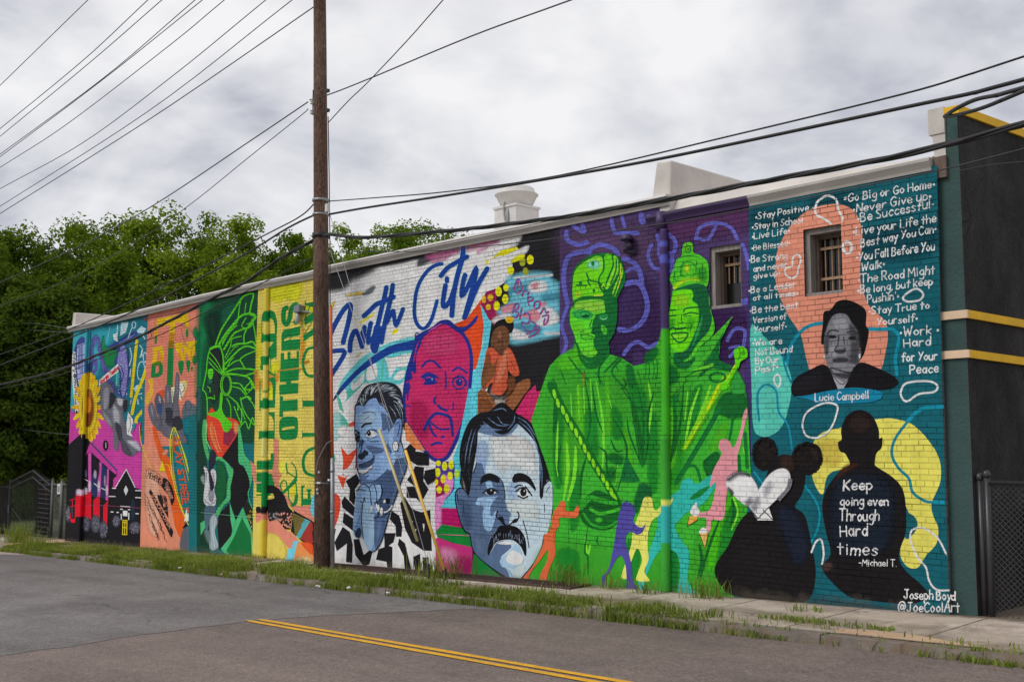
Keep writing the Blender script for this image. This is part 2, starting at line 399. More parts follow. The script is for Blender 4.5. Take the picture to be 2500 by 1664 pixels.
L('#413f78', 8, '545,800 545,680 570,560 610,520 650,600 672,740 720,900'); LS('#35356a', 6, '560,640 590,650', '600,560 640,560', '640,760 680,740', '555,760 590,770', '655,640 620,690')
L('#5a5a9e', 34, '560,860 600,800 600,900 540,980'); F('#31407c', 14, '520,860 560,820 560,960 530,980')
S('#2f4484', '720,665 860,580 990,500 1050,480 1045,560 960,625 930,650 960,830 966,1000 945,1150 900,1228 855,1165 868,1060 850,900 800,830 840,720 800,660')
S('#7d79b8', '880,650 920,650 950,860 946,1000 925,1150 893,1205 878,1080 884,950 835,820')
rr = random.Random(3)
for k in range(70):
    a, b = rr.uniform(850, 950), rr.uniform(680, 1180); LL('#c4c4e4' if k % 3 else '#4a4a8c', 5, f'{a},{b} {a+rr.uniform(-14,14)},{b+rr.uniform(-14,14)}')
LS('#15224e', 8, '800,690 930,610 1040,560', '870,860 905,960 870,1060', '950,660 965,850 968,1010', '860,580 1000,500', '1000,510 1030,600')
LS('#6f86c4', 6, '860,610 990,540', '900,600 1010,540', '940,575 1030,520')
S('#4a4a8c', '690,900 730,880 740,960 800,1060 840,1130 850,1190 800,1150 740,1050 690,980'); LS('#20255a', 5, '700,930 740,930', '730,1000 770,980', '760,1070 800,1040', '800,1130 840,1110')
CH = '#b4ced8'
P(CH, '880,390 962,385 932,500 868,536'); RING(CH, 9, 1018, 415, 20, 36); LL(CH, 9, '1000,445 955,560'); P(CH, '1050,480 1100,428 1155,458 1122,512 1060,500'); P('#e6eef0', '790,520 832,505 842,600 800,580')
LS(CH, 12, '1085,640 1112,690 1085,770', '975,660 995,760 970,860', '830,960 828,1070', '1060,560 1110,530 1140,570', '985,900 975,980', '1000,1120 1080,1090 1140,1130', '1040,1180 1130,1160', '1060,1230 1065,1280', '1100,700 1110,760', '840,420 835,560'); LS('#7fb6c4', 7, '760,440 720,600', '1000,1080 1000,1220', '890,420 910,450')
RING(CH, 9, 1095, 915, 38, 100, 6); RING(CH, 9, 1140, 770, 18, 55); E(CH, 1050, 1110, 24, 40, 20); LS('#e4ecf0', 6, '980,1280 990,1230', '1095,1200 1120,1260')
F('#3fb4b4', 10, '820,860 850,880 850,1080 830,1060', .8)
YS = '#efc80e'
LS(YS, 32, '1052,590 1020,900 990,1195'); LS(YS, 34, '1192,775 1120,1000 1040,1200 1000,1385'); LS(YS, 34, '1232,1030 1200,1190 1130,1330 1050,1430 1042,1480')
# banner and sign
P('#e6e6ea', '346,715 380,712 386,1000 402,1150 428,1310 382,1432 352,1100 336,880'); T('#18181c', 'HarlemHouse', 348, 725, 384, 1400, 34, 8, up=(33, 2), jit=.1)
P('#efe8e4', '635,1082 640,1018 848,838 852,926'); T('#c22c3c', 'Georgia Theatre', 654, 1066, 852, 902, 58, 7.5, up=(-10, -52), jit=.1)
# sunflower
for k in range(24):
    a = 2*math.pi*k/24; E('#f0bd1c' if k % 2 else '#e2a818', 522+98*math.cos(a), 1315+300*math.sin(a), 26, 92, math.degrees(math.atan2(300*math.sin(a), 98*math.cos(a)))-90)
E('#f2c02a', 522, 1315, 100, 290)
for k in range(20):
    a = 2*math.pi*(k+.5)/20; LL('#c98a12', 5, f'{522+70*math.cos(a)},{1315+220*math.sin(a)} {522+112*math.cos(a)},{1315+350*math.sin(a)}')
FE('#7a3c14', 30, 520, 1330, 62, 200); FE('#a8672e', 24, 535, 1180, 28, 60); FE('#d98c20', 18, 524, 1290, 34, 90); FE('#4c2410', 18, 478, 1380, 16, 130)
# grey singer
F('#666672', 14, '660,1090 740,1055 805,1130 785,1195 850,1212 945,1232 952,1310 905,1370 925,1480 955,1568 1000,1650 1112,1790 1060,1802 1000,1850 900,1800 880,1650 860,1600 850,1780 800,1750 790,1568 740,1450 668,1380')
F('#a6a6b0', 30, '800,1290 865,1380 860,1500 800,1460'); F('#2a2a32', 16, '760,1160 822,1200 790,1290 752,1330'); F('#2a2a32', 16, '900,1260 945,1240 945,1330 915,1360'); F('#8e8e99', 22, '690,1130 750,1110 740,1300 690,1330')
F('#bcbcc4', 16, '840,1220 900,1230 890,1300 850,1280'); F('#3a3a44', 18, '820,1480 880,1540 890,1700 850,1640'); F('#b6b6c0', 30, '960,1680 1060,1700 1090,1790 980,1720'); F('#4c4c58', 20, '880,1640 960,1760 1000,1840 900,1790'); F('#85858f', 24, '680,1350 760,1440 780,1540 700,1440')
P('#e0e0e6', '960,1365 1012,1450 1018,1500 985,1590 1010,1640 948,1610 940,1500'); LS('#3b3b48', 6, '970,1420 990,1500 960,1590'); P(TL, '1000,1500 1050,1490 1010,1600')
S('#55341f', '1170,1340 1112,1430 1085,1568 1100,1650 1160,1698 1205,1640 1218,1568 1205,1420')
for k in range(60):
    a, b = rr.uniform(1095, 1205), rr.uniform(1380, 1680); LL('#b4895e' if k % 2 else '#d9c4a2', 5, f'{a},{b} {a+rr.uniform(-10,18)},{b+rr.uniform(8,24)}')
F('#e6ded4', 8, '1210,1500 1240,1560 1230,1640 1205,1620')
# lower building
R('B')
P('#17161b', '440,170 520,180 545,225 485,375 545,320 660,425 740,500 832,578 792,620 788,722 830,722 940,515 1036,714 1112,742 1105,1380 440,1380')
P('#17161b', '300,252 442,128 440,1380 250,1380')
P('#c03c98', '545,225 830,520 832,578 740,500 660,425 548,318 484,372')
LL('#34345c', 17, '552,225 832,522'); LL('#6f70a0', 4, '560,222 838,518')
E('#17161b', 712, 252, 28, 56); LS('#d8d8e0', 6, '716,225 718,278')
P('#c550a0', '524,345 556,322 556,760 524,770'); P('#c550a0', '640,440 672,430 655,820 622,830'); P('#c550a0', '733,510 752,502 742,860 712,850')
P('#22305a', '560,350 640,440 620,830 560,800'); P('#22305a', '672,450 733,512 712,840 660,820'); F('#16161f', 20, '570,370 640,450 630,600 570,560')
RD = '#d3122a'
P(RD, '385,790 445,760 445,1032 380,1032'); P(RD, '450,790 558,770 556,1062 450,1024'); P(RD, '580,850 652,800 650,1052 578,1010'); P(RD, '688,910 738,860 730,1152 688,1090'); P(RD, '735,840 745,830 738,920'); P('#17161b', '560,840 580,850 578,1012 560,1040')
FE('#e9c6de', 26, 420, 765, 26, 32); FE('#e9c6de', 26, 490, 750, 26, 36); FE('#e6c0da', 20, 540, 700, 14, 60); FE('#e6c0da', 20, 640, 700, 12, 60); FE('#e6c0da', 18, 728, 745, 10, 55)
LL('#d8d8dc', 9, '478,618 520,640'); LL('#d8d8dc', 9, '588,668 638,706'); LL('#d8d8dc', 9, '668,718 716,742'); FE('#9898a8', 14, 600, 570, 16, 45); FE('#9898a8', 14, 706, 640, 8, 60); FE('#70708a', 14, 495, 560, 14, 45)
LL('#ece6ea', 10, '824,708 940,514 1038,714'); LL('#ece6ea', 11, '785,721 828,721'); LL('#ece6ea', 11, '1038,746 1110,749')
for q in ('748,810 822,812', '1038,822 1110,826', '874,918 992,926', '872,950 902,950', '958,955 987,955', '884,1000 887,1066', '968,990 966,1066', '768,980 800,980', '832,985 858,985', '990,995 1015,995', '1040,998 1076,999'): LL('#e6e6e8', 11, q)
P('#dfe4e2', '903,965 954,968 952,1028 903,1022'); P('#ccd6d2', '936,690 962,742 936,800 912,742')
F('#1d2a3a', 16, '990,860 1035,860 1030,1050 990,1050')
for q in ('903,1070 948,1072 945,1228 899,1226 903,1070', '926,1072 922,1226', '902,1095 946,1097', '900,1150 946,1152'): LL('#e2c21a', 9, q)
for (x, y, a, b) in ((498, 1110, 46, 80), (605, 1110, 50, 95), (692, 1170, 42, 90), (832, 1080, 40, 60), (1036, 1150, 62, 60), (304, 1000, 22, 90)):
    FE('#4b4b58', 26, x, y, a, b)
    for k in range(26):
        t = rr.uniform(0, 6.28); q = rr.uniform(.3, 1); LL('#7e7e8c', 5, f'{x+a*q*math.cos(t)},{y+b*q*math.sin(t)} {x+a*q*math.cos(t)+rr.uniform(-14,14)},{y+b*q*math.sin(t)+rr.uniform(4,22)}')
for q in ('320,855 384,832', '322,925 384,910', '325,990 340,1090', '350,845 352,920', '384,905 378,1095', '338,1060 380,1058'): LL(RD, 8, q)
P(RD, '336,1062 380,1058 378,1098 338,1096'); P('#3b3b48', '340,930 360,925 360,1040 345,1040')
LL('#a04a6a', 4, '450,902 740,912 1100,938')
# ---- panel 2: salmon
panel('salmon mural panel with yellow and green letters and a raised grey hand')
R('B')
P('#0d727c', '1115,-400 1800,-400 1790,1460 1100,1460')
F('#0f5560', 40, '1560,-120 1760,-100 1740,200 1560,200')
P('#f0896c', '1118,250 1200,215 1262,100 1332,290 1432,420 1500,800 1562,980 1548,1460 1090,1460'); F('#f4a288', 40, '1150,560 1300,640 1300,1200 1180,1150')
R('A')
P('#ef7f6a', '1180,270 1770,160 1748,480 1700,560 1690,640 1720,830 1712,1300 1560,1420 1520,1740 1250,1740 1140,1740 1145,1130')
F('#8a5a52', 40, '1190,330 1750,215 1750,240 1190,360', .55)
F('#5a6a74', 30, '1570,1300 1640,1270 1715,1340 1700,1500 1560,1480'); F('#0d727c', 40, '1540,1460 1760,1400 1770,1600 1540,1600'); F('#5a6a74', 20, '1590,1250 1640,1250 1650,1330 1600,1330')
TY = '#f4b310'
P(TY, '1278,350 1620,283 1628,430 1592,452 1588,402 1480,385 1472,515 1410,522 1420,412 1350,430 1300,452 1265,480')
P('#b8860e', '1412,505 1472,500 1466,600 1404,600'); P('#8a7416', '1404,590 1466,590 1462,680 1399,680'); P('#0c7c3c', '1400,670 1462,670 1450,1100 1384,1090')
S('#d99a1c', '1252,460 1292,440 1285,560 1250,570'); S('#3e7a30', '1256,540 1280,540 1274,615 1252,618'); P('#d9a018', '1588,430 1626,420 1620,480 1594,480'); S('#17803c', '1595,470 1622,470 1618,545 1596,545')
LL(TY, 46, '1262,672 1244,850'); LL('#0c7c3c', 46, '1244,840 1234,985'); LL(TY, 34, '1228,682 1340,662'); L(TY, 44, '1255,690 1310,678 1332,740 1310,812 1255,836'); L('#e58c1c', 40, '1322,760 1318,800 1270,832'); L('#4c7a22', 42, '1250,850 1310,836 1322,880'); L('#0c7c3c', 44, '1322,870 1312,950 1232,972')
P(TY, '1468,622 1562,600 1560,640 1600,642 1592,600 1718,588 1702,660 1672,820 1640,808 1602,720 1580,812 1530,822 1490,700'); P('#e98a2a', '1500,720 1520,720 1550,800 1530,822'); P('#ef7f6a', '1545,680 1570,660 1575,760'); P('#e98a2a', '1640,700 1665,700 1660,800 1645,800')
S('#17803c', '1508,830 1572,818 1545,972'); S('#17803c', '1598,820 1644,812 1622,942'); E('#17803c', 1660, 892, 11, 26)
P('#0f7f46', '1752,170 1900,140 1900,1740 1745,1740 1712,1400 1722,830 1690,802 1722,780 1692,640 1718,590 1690,520 1742,480')
FE('#0f7f46', 26, 1700, 500, 26, 60); FE('#0f7f46', 20, 1690, 800, 22, 50)
HG = '#61616c'
P('#f0d9ae', '1436,1100 1482,1088 1482,1270 1436,1290'); S('#f0c46a', '1520,1050 1598,1026 1604,1090 1575,1170 1532,1250 1515,1180'); S('#e6dccb', '1520,1070 1580,1060 1560,1180 1525,1230'); LS('#5a3a26', 7, '1560,1060 1580,1110 1550,1160', '1530,1120 1550,1220', '1450,1130 1455,1250')
F('#e8501c', 14, '1270,1170 1340,1130 1370,1180 1330,1220 1270,1230')
S(HG, '1500,930 1522,985 1518,1200 1490,1300 1455,1270 1472,1100 1484,960'); S(HG, '1390,1060 1428,1100 1442,1320 1376,1320 1360,1200 1368,1100'); S('#565662', '1285,1165 1332,1200 1372,1350 1300,1420 1252,1260'); S(HG, '1215,1262 1247,1300 1292,1450 1318,1580 1228,1500 1180,1340')
F(HG, 10, '1290,1350 1360,1290 1440,1270 1500,1230 1532,1400 1562,1568 1604,1710 1400,1650 1320,1568'); FE('#3a3a44', 22, 1430, 1480, 60, 40, 30); FE('#8b8b97', 18, 1500, 1080, 8, 90); FE('#8b8b97', 18, 1400, 1190, 10, 80); FE('#8b8b97', 18, 1225, 1350, 9, 60, -12); FE('#aaaab4', 14, 1310, 1230, 9, 40, -10); F('#33333d', 18, '1380,1330 1440,1340 1440,1470 1390,1450'); LS('#2c2c36', 6, '1375,1320 1390,1440', '1455,1280 1450,1400', '1315,1400 1330,1520'); F('#2f3038', 16, '1460,1440 1530,1420 1560,1540 1480,1560'); F('#35588c', 14, '1290,1280 1330,1290 1330,1400 1290,1370', .7)
S('#f0a83a', '1180,1020 1240,1005 1235,1110 1250,1130 1225,1200 1190,1280 1150,1260 1170,1160 1205,1100')
R('B')
S('#f05a1c', '1228,68 1262,58 1322,250 1422,420 1452,600 1522,850 1572,1000 1582,1100 1542,1260 1482,1150 1450,1000 1440,900 1472,858 1450,740 1402,620 1350,480 1290,330')
FE('#f0896c', 20, 1370, 330, 24, 40, 40)
for d in (0, 22): LC('#dfe02a' if d == 0 else '#a8b020', 9, f'{1465+d},60 {1430+d},150 {1425+d},300 {1450+d},600 {1530+d*.6},900 {1620},1100 {1660},{1150-d} {1700-d},1080 {1690-d},850 {1640-d},600 {1560-d},300 {1500-d},120')
LS('#f0c020', 7, '1085,40 1100,200 1140,330 1200,470 1232,512', '1370,462 1410,480 1450,620 1520,860 1560,950'); LL('#c9d21c', 8, '1480,70 1600,400 1660,700 1672,900')
P('#f4c014', '1338,420 1377,536 1304,540')
T('#e64e22', 'CLAY STREET', 1452, 172, 1580, 985, 64, 15, up=(66, -8), fat=1.1, jit=.1)
for i in range(9): RING('#3a5a78', 4, 1476+i*6, 470+i*40, 8, 14)
S('#5d5d69', '1580,1165 1640,1130 1740,1142 1762,1250 1768,1400 1545,1400 1550,1210'); S('#131316', '1556,1160 1620,1085 1660,1080 1700,880 1748,1100 1746,1136 1640,1122')
P('#e6e6e4', '1640,900 1700,895 1712,1060 1660,1076 1580,1082 1600,950 1630,940'); P('#e64e22', '1610,940 1640,900 1650,960 1610,1010'); P('#161616', '1650,955 1700,950 1702,985 1645,990'); LS('#dfe02a', 9, '1585,1010 1620,1110 1665,1150 1695,1090 1700,900')
R('Y')
P('#1d1a1e', '284,560 300,498 330,520 748,1300 722,1420 690,1390')
T('#f0896c', 'SAXACONA', 316, 610, 672, 1262, 58, 12, up=(52, -30), jit=.1)
LS('#4a2a28', 7, '230,124 300,120 420,170 550,285', '230,290 330,300 420,350 500,425', '230,124 222,200 232,290', '550,285 500,425'); T('#4a2426', 'MEMPHIS', 250, 262, 500, 392, 110, 8, up=(26, -108), jit=.1)
S('#1d1a1e', '560,285 620,300 700,400 760,560 770,700 720,800 690,720 640,600 520,440 540,380'); T('#c98a78', 'TENNESSEE', 590, 372, 716, 690, 40, 7, up=(38, -26), jit=.1); T('#d99a84', 'MUSIC', 585, 470, 700, 690, 44, 9, up=(40, -24), jit=.1)
P('#1d1a1e', '440,605 470,600 480,620 512,590 530,640 560,860 640,820 654,1050 560,890 470,720'); RING('#2a2022', 10, 575, 740, 52, 125, -4); RING('#2a2022', 8, 578, 700, 30, 60); RING('#2a2022', 8, 572, 790, 34, 50); E('#3a2a2a', 590, 690, 22, 40)
for (x0, y0, x1, y1) in ((205, 570, 620, 1500), (200, 690, 470, 1470), (370, 890, 600, 1440), (265, 960, 460, 1400), (320, 1130, 470, 1460), (255, 700, 560, 1330)):
    q = []; n = 26
    for i in range(n): t = i/(n-1); q.append(f'{x0+(x1-x0)*t+rr.uniform(-22,22)},{y0+(y1-y0)*t+rr.uniform(-18,18)}')
    L('#3a1f22', 7, ' '.join(q), n=3)
LL('#f6b49c', 6, '180,870 270,875'); LL('#f6b49c', 6, '560,905 960,922')
# ---- panel 3: green profile with feather headdress
panel('dark green mural panel with bright green outlined feather headdress profile')
R('C'); DG = '#0d4630'
P('#0d6b70', '60,1500 1000,1500 1000,3100 60,3100'); P(DG, '186,270 832,105 800,900 790,1700 770,1800 150,1800 160,900')
F('#0f7446', 90, '190,290 330,260 290,560 250,760 215,1000 190,1250 150,1250 160,800'); F('#0b3528', 90, '240,420 360,380 380,620 330,720 280,600'); F('#14573f', 60, '420,330 600,260 560,420 430,520')
P('#0a3f2e', '150,1500 200,1500 250,1700 300,3100 150,3100')
F('#2b5a58', 40, '150,1300 190,1200 200,1500 150,1560')
F('#22272a', 40, '310,780 400,790 440,1010 330,900'); F('#22302c', 40, '300,960 400,1040 400,1240 330,1360 290,1200')
LG = '#54c41f'
for w, s in ((18, '360,720 420,560 560,340 640,220 690,180 770,170 745,290 730,370'), (11, '640,210 620,300 605,420'), (10, '690,270 675,370'), (22, '395,720 470,600 590,455 650,400 720,385 770,390 795,420 770,460 720,520'), (12, '430,725 500,600 590,510'),
             (12, '690,430 650,500 650,530 700,540 740,500 760,440'), (20, '450,775 500,690 560,600 640,560 710,540 770,490'), (14, '700,550 670,620 670,700'), (14, '770,490 790,600 800,690'), (11, '460,860 520,740 540,660 640,630'), (20, '540,740 600,715 690,710 760,690 800,740'),
             (18, '455,940 540,850 640,760 720,740 800,770'), (12, '460,990 560,910 620,890'), (14, '800,790 700,830 630,880 650,930 680,980'), (18, '460,1030 560,990 700,985 790,1000 780,1030 700,1050'), (20, '490,1040 600,1050 700,1070 750,1120 790,1200'), (14, '530,1140 620,1150 660,1200 700,1260'),
             (14, '750,1120 680,1200 740,1210 780,1180'), (12, '530,1180 620,1200 700,1290 760,1360 790,1420'), (18, '630,1320 700,1290 740,1310'), (12, '500,1280 580,1350 640,1450 640,1568'), (12, '480,1310 520,1400 520,1568'), (12, '560,1400 600,1500 640,1600'), (12, '630,1300 650,1400 700,1500 780,1600'),
             (26, '300,770 350,745 405,740'), (16, '405,740 430,800 445,900 440,1040'), (10, '290,800 350,870 400,950 440,1040'), (10, '280,860 350,930 430,1040'), (10, '285,910 350,980 430,1050'), (12, '300,770 280,830 265,920 260,1000 245,1080 220,1200 225,1220 250,1250 265,1320 270,1450 275,1568'),
             (10, '430,700 520,560 600,470'), (9, '470,880 560,760 600,740'), (10, '470,1000 520,900 560,860'), (12, '440,830 455,960 450,1040'), (9, '740,400 780,420 740,480 700,500'), (16, '265,1310 300,1300 330,1310'), (8, '345,1275 350,1320'), (10, '270,1180 295,1200 295,1240'), (9, '640,1420 680,1540'), (14, '560,1330 600,1370 600,1440'), (14, '720,1240 760,1190 740,1120'), (12, '600,1660 680,1560 720,1640 760,1520 790,1600')): L(LG, w, s)
S(LG, '275,1000 332,990 325,1080 290,1102'); LS(DG, 7, '300,1020 330,1016', '290,1050 326,1044'); F('#1a6a4c', 12, '280,1100 320,1110 315,1150 285,1150')
RING('#48b81e', 14, 476, 1160, 46, 100); RING('#6fd23a', 8, 474, 1160, 60, 118); E('#10382a', 476, 1160, 36, 86)
R('D')
F('#d8402a', 10, '262,-40 300,-140 330,-150 380,-80 440,-60 590,-20 612,100 432,382 370,352 300,252 268,120')
F('#e86a3a', 24, '290,20 330,0 360,160 400,330 330,250 290,130'); P('#8c2a44', '450,92 560,66 592,120 500,262 440,232'); F('#ef8a4c', 14, '560,0 605,20 605,100 570,120'); LS('#f09a70', 7, '300,60 330,200 390,330', '340,40 380,210 420,320')
S(LG, '412,-320 440,-290 430,-150 470,-60 540,20 500,100 450,95 400,-20 300,-72 268,-90 370,-120 402,-190')
L('#4cae6a', 42, '242,-10 232,150 262,320 292,400'); L('#8abf70', 12, '262,20 258,180 300,290')
L('#4cae6a', 44, '380,400 470,420 500,500 540,540 500,700 500,830 430,900 370,1020'); P('#4cae6a', '470,480 550,505 555,560 520,640'); F('#145c34', 26, '370,440 440,460 480,560 480,740 440,860 370,900')
P('#1a191c', '608,130 612,330 622,452 672,492 732,622 722,770 692,900 642,932 580,1062 520,880 530,680 556,540 550,500 430,384'); P('#1a191c', '512,880 542,1062 530,1240 400,1400 378,1100 402,1000')
S('#48b274', '612,20 650,180 680,350 742,440 762,600 745,700 724,800 772,960 765,980 712,790 735,700 722,600 668,480 618,450 608,330', 3)
P('#48b274', '514,880 582,1072 546,1185 524,1062'); P('#48b274', '418,1380 530,1240 582,1078 660,930 764,1200 768,1520 500,1480'); P('#0f6e38', '480,1400 570,1240 650,1040 745,1222 758,1500 520,1460'); P('#48b274', '190,1100 240,1070 245,1190 195,1230'); F('#0a3528', 10, '200,1240 250,1160 290,1320 200,1330')
P('#232420', '702,850 772,960 795,1100 784,1262 752,1150 690,1000 664,930')
for k in range(44):
    a, b = rr.uniform(690, 790), rr.uniform(880, 1240)
    if a > 690+(b-1000)*.25 and a > 770-(b-850)*.35: E('#8a8a3e', a, b, 7, 13, 20)
S('#2b2a35', '330,303 366,350 352,450 325,500 312,640 342,690 312,752 280,600 285,480 290,360'); LS('#2b2a35', 14, '150,350 160,400 215,470 235,560'); LS('#2b2a35', 10, '150,390 145,410')
S('#c9c9cf', '230,492 262,502 300,600 312,520 360,530 366,640 345,740 366,830 352,910 290,934 236,880 230,800 250,600'); LS('#7a7a88', 8, '290,600 300,700 280,800', '330,560 345,640 330,720', '240,850 300,900 360,860', '260,540 262,640', '290,850 340,880'); F('#8c8c98', 16, '300,740 340,760 330,860 290,840'); S('#2b2a35', '286,520 310,560 346,700 310,752 290,640')
S('#4c6274', '245,930 356,920 352,1000 302,1082 262,1192 242,1082'); F('#93a3a8', 16, '300,1060 352,1000 382,1090 352,1200 392,1360 310,1390 300,1200'); LS('#c4ccce', 4, '320,1060 330,1200 350,1360', '360,1050 345,1180 380,1340', '262,1180 290,1260 300,1380'); F('#6f8288', 20, '240,1180 300,1200 290,1330 250,1250', .7); F('#8fa6a0', 14, '200,600 236,580 240,680 206,640', .8)
LL('#6fae90', 4, '200,985 450,1010 780,1040')
# ---- panel 4: yellow lettering
panel('yellow mural panel with tall green lettering reading upward')
R('C'); YB = '#ecc55c'; GR = '#0a7f3e'
P(YB, '830,110 1800,-80 1800,3200 762,3200 792,1568 800,1000')
for f, s in ((50, '940,100 1290,50 1260,200 960,230'), (40, '830,560 860,540 860,960 810,960'), (40, '1130,120 1280,90 1260,240 1130,200'), (34, '960,960 1060,900 1050,1020 960,1060'), (40, '1340,300 1430,280 1420,380 1340,400'), (30, '1020,200 1100,180 1080,260 1010,260'), (34, '920,1180 1000,1190 990,1300 930,1300')): F('#efdc28', f, s, .85)
for f, s in ((44, '800,1000 850,1100 1000,1090 1010,1150 860,1200 800,1200'), (40, '1310,560 1345,620 1330,900 1390,900 1290,930 1290,780'), (26, '960,1040 1060,1050 1040,1120 960,1100'), (30, '1060,1000 1290,980 1290,1010 1070,1030'), (30, '900,1500 925,1500 925,1900 900,1900')): F('#f0962e', f, s, .75)
P(GR, '866,600 1032,600 1032,690 860,702'); S(GR, '868,462 882,372 950,348 1008,372 1036,480 1032,605 1012,605 1008,500 985,450 940,436 902,462', 4); LL(GR, 9, '868,605 870,450')
P(GR, '855,862 895,832 1000,690 1032,688 1032,852 925,912 862,962'); P(GR, '850,990 856,940 870,945 1006,1048 1016,1075 1000,1066'); LL(GR, 10, '964,885 970,1012'); P(YB, '905,900 960,868 962,930 930,940'); LL(GR, 9, '1024,842 1024,884'); LL(GR, 9, '1012,1010 1014,1080')
P(GR, '846,1332 1016,1328 1012,1412 846,1414'); LL(GR, 12, '850,1112 848,1452'); S(GR, '945,1102 1018,1088 1012,1335 992,1335 985,1160', 3); P(GR, '868,1208 968,1200 936,1232 926,1335 893,1335 893,1232')
R('U'); P(GR, '478,45 592,36 592,405 568,405 572,225 540,130 482,90'); P(GR, '290,402 592,392 590,640 570,560 558,552 282,556')
P(GR, '248,968 360,968 360,842 445,832 445,960 512,958 514,828 585,826 584,1140 246,1140'); P(GR, '242,1200 360,1200 590,1225 586,1500 500,1640 240,1640')
P('#f0a08a', '232,1375 450,1378 232,1408'); P('#e8d24a', '236,1570 470,1600 240,1612')
S(GR, '700,182 780,132 980,132 1036,200 1030,480 960,562 740,572 688,500 675,300', 4); S(YB, '735,345 850,325 960,315 976,335 965,355 850,368 740,388 730,365', 3)
R('C'); P(GR, '1060,1512 1066,1278 1106,1290 1100,1332 1262,1318 1262,1442 1102,1452 1102,1512'); P(GR, '1066,1010 1278,988 1272,1112 1188,1120 1188,1142 1272,1140 1266,1252 1060,1272 1060,1160 1136,1152 1136,1130 1066,1132')
P(GR, '1072,1000 1276,972 1276,790 1250,790 1250,868 1180,872 1184,800 1150,800 1150,880 1114,882 1114,812 1076,812'); P(GR, '1082,792 1286,772 1292,660 1186,668 1186,642 1286,622 1292,520 1180,548 1112,560 1086,602'); P(YB, '1114,668 1150,645 1184,642 1180,665 1116,682')
L(GR, 50, '1140,318 1110,350 1108,460 1140,500 1172,440 1192,335 1228,288 1256,300 1262,420 1236,478')
P(GR, '1338,232 1360,272 1440,252 1440,318 1352,292 1338,338'); P(GR, '1330,440 1440,360 1440,452 1338,515'); P(GR, '1324,622 1440,540 1440,612 1324,692'); LL(GR, 10, '1398,300 1340,440'); LL(GR, 9, '1425,460 1330,620')
L(GR, 30, '1460,755 1375,770 1326,870 1326,980 1372,1058 1460,1064'); P(GR, '1314,1300 1322,1332 1460,1332 1460,1398 1326,1400 1312,1442')
R('D'); P(GR, '1310,80 1320,115 1460,115 1460,158 1320,160 1308,192'); L(GR, 34, '1470,272 1365,320 1322,430 1350,548 1460,590'); P(GR, '1300,690 1342,690 1322,722 1322,832 1460,840 1460,900 1322,905 1300,962'); P(GR, '1350,730 1422,730 1402,760 1406,835 1370,835 1370,760')
F('#ee8672', 16, '1000,200 1048,202 1052,330 1050,420 1085,560 1052,650 1100,760 1250,910 1430,915 1432,1070 1230,970 1000,650 1005,400'); P('#ee8672', '744,418 806,482 806,662 776,652'); P('#ee8672', '905,535 1006,525 1006,560'); F('#efd84a', 20, '1060,430 1130,460 1100,560 1060,540'); F('#efd030', 18, '1180,700 1240,680 1240,790 1170,780')
S(GR, '1240,580 1256,640 1180,720 1110,780 1085,770 1160,690 1220,620', 3); LS(GR, 13, '1140,450 1150,540 1235,600', '1192,440 1240,500 1252,600', '1095,770 1075,690 1100,640 1135,650 1145,720', '1160,745 1165,830 1195,890', '1240,650 1252,760 1245,860'); L(GR, 36, '1250,800 1236,880 1205,905'); P(GR, '1140,480 1150,500 1152,560 1140,580')
S('#1d1b1d', '893,742 920,700 990,690 1060,730 1122,810 1162,920 1212,980 1190,1032 1080,1062 960,1052 930,960 880,952 930,852 1002,832 990,780 920,770', 4); S('#1d1b1d', '806,930 850,924 862,985 812,990', 3); P('#ee8672', '802,992 860,988 856,1080 806,1100')
P('#282321', '930,960 1080,1010 1212,990 1182,1172 1080,1162 1032,1062 940,1142')
for k in range(70):
    a, b = rr.uniform(930, 1200), rr.uniform(990, 1160)
    if b < 1170 and not (1000 < a < 1080 and b > 1090): E('#d9907c' if a > 1060 else '#8f8a8c', a, b, 7, 12, 25)
P('#1f1e1f', '1220,962 1440,1085 1440,1400 1300,1290 1188,1190')
for k in range(16):
    for j in range(14):
        a, b = 1212+k*15+j*3, 975+j*26+k*7
        if a < 1436 and b < 1200+(a-1200)*.75 and b > 985+(a-1220)*.52: E('#6cc8e2' if abs((a-1390)+(b-1050)*.62) < 32 else ('#8a7a3c' if a+b*.3 < 1690 else '#c0453c'), a, b, 6.5, 11, 25)
S('#ee8672', '888,1290 930,970 955,1080 1040,1066 1122,1162 1192,1202 1262,1290 1205,1400 1060,1260 960,1212'); P('#6cc5da', '1215,1300 1292,1290 1232,1580 1126,1560 1160,1380 1202,1370'); S('#ec8a4c', '1292,1302 1430,1420 1440,1600 1235,1580 1252,1380', 3); F('#e8542a', 22, '1310,1310 1430,1330 1430,1440 1370,1390'); F('#f0c088', 34, '1260,1480 1400,1470 1420,1560 1260,1560'); F('#ecc55c', 30, '940,1210 1100,1290 1130,1480 900,1480')
P('#6cc5da', '1425,800 1445,790 1445,1060 1402,970 1405,900')
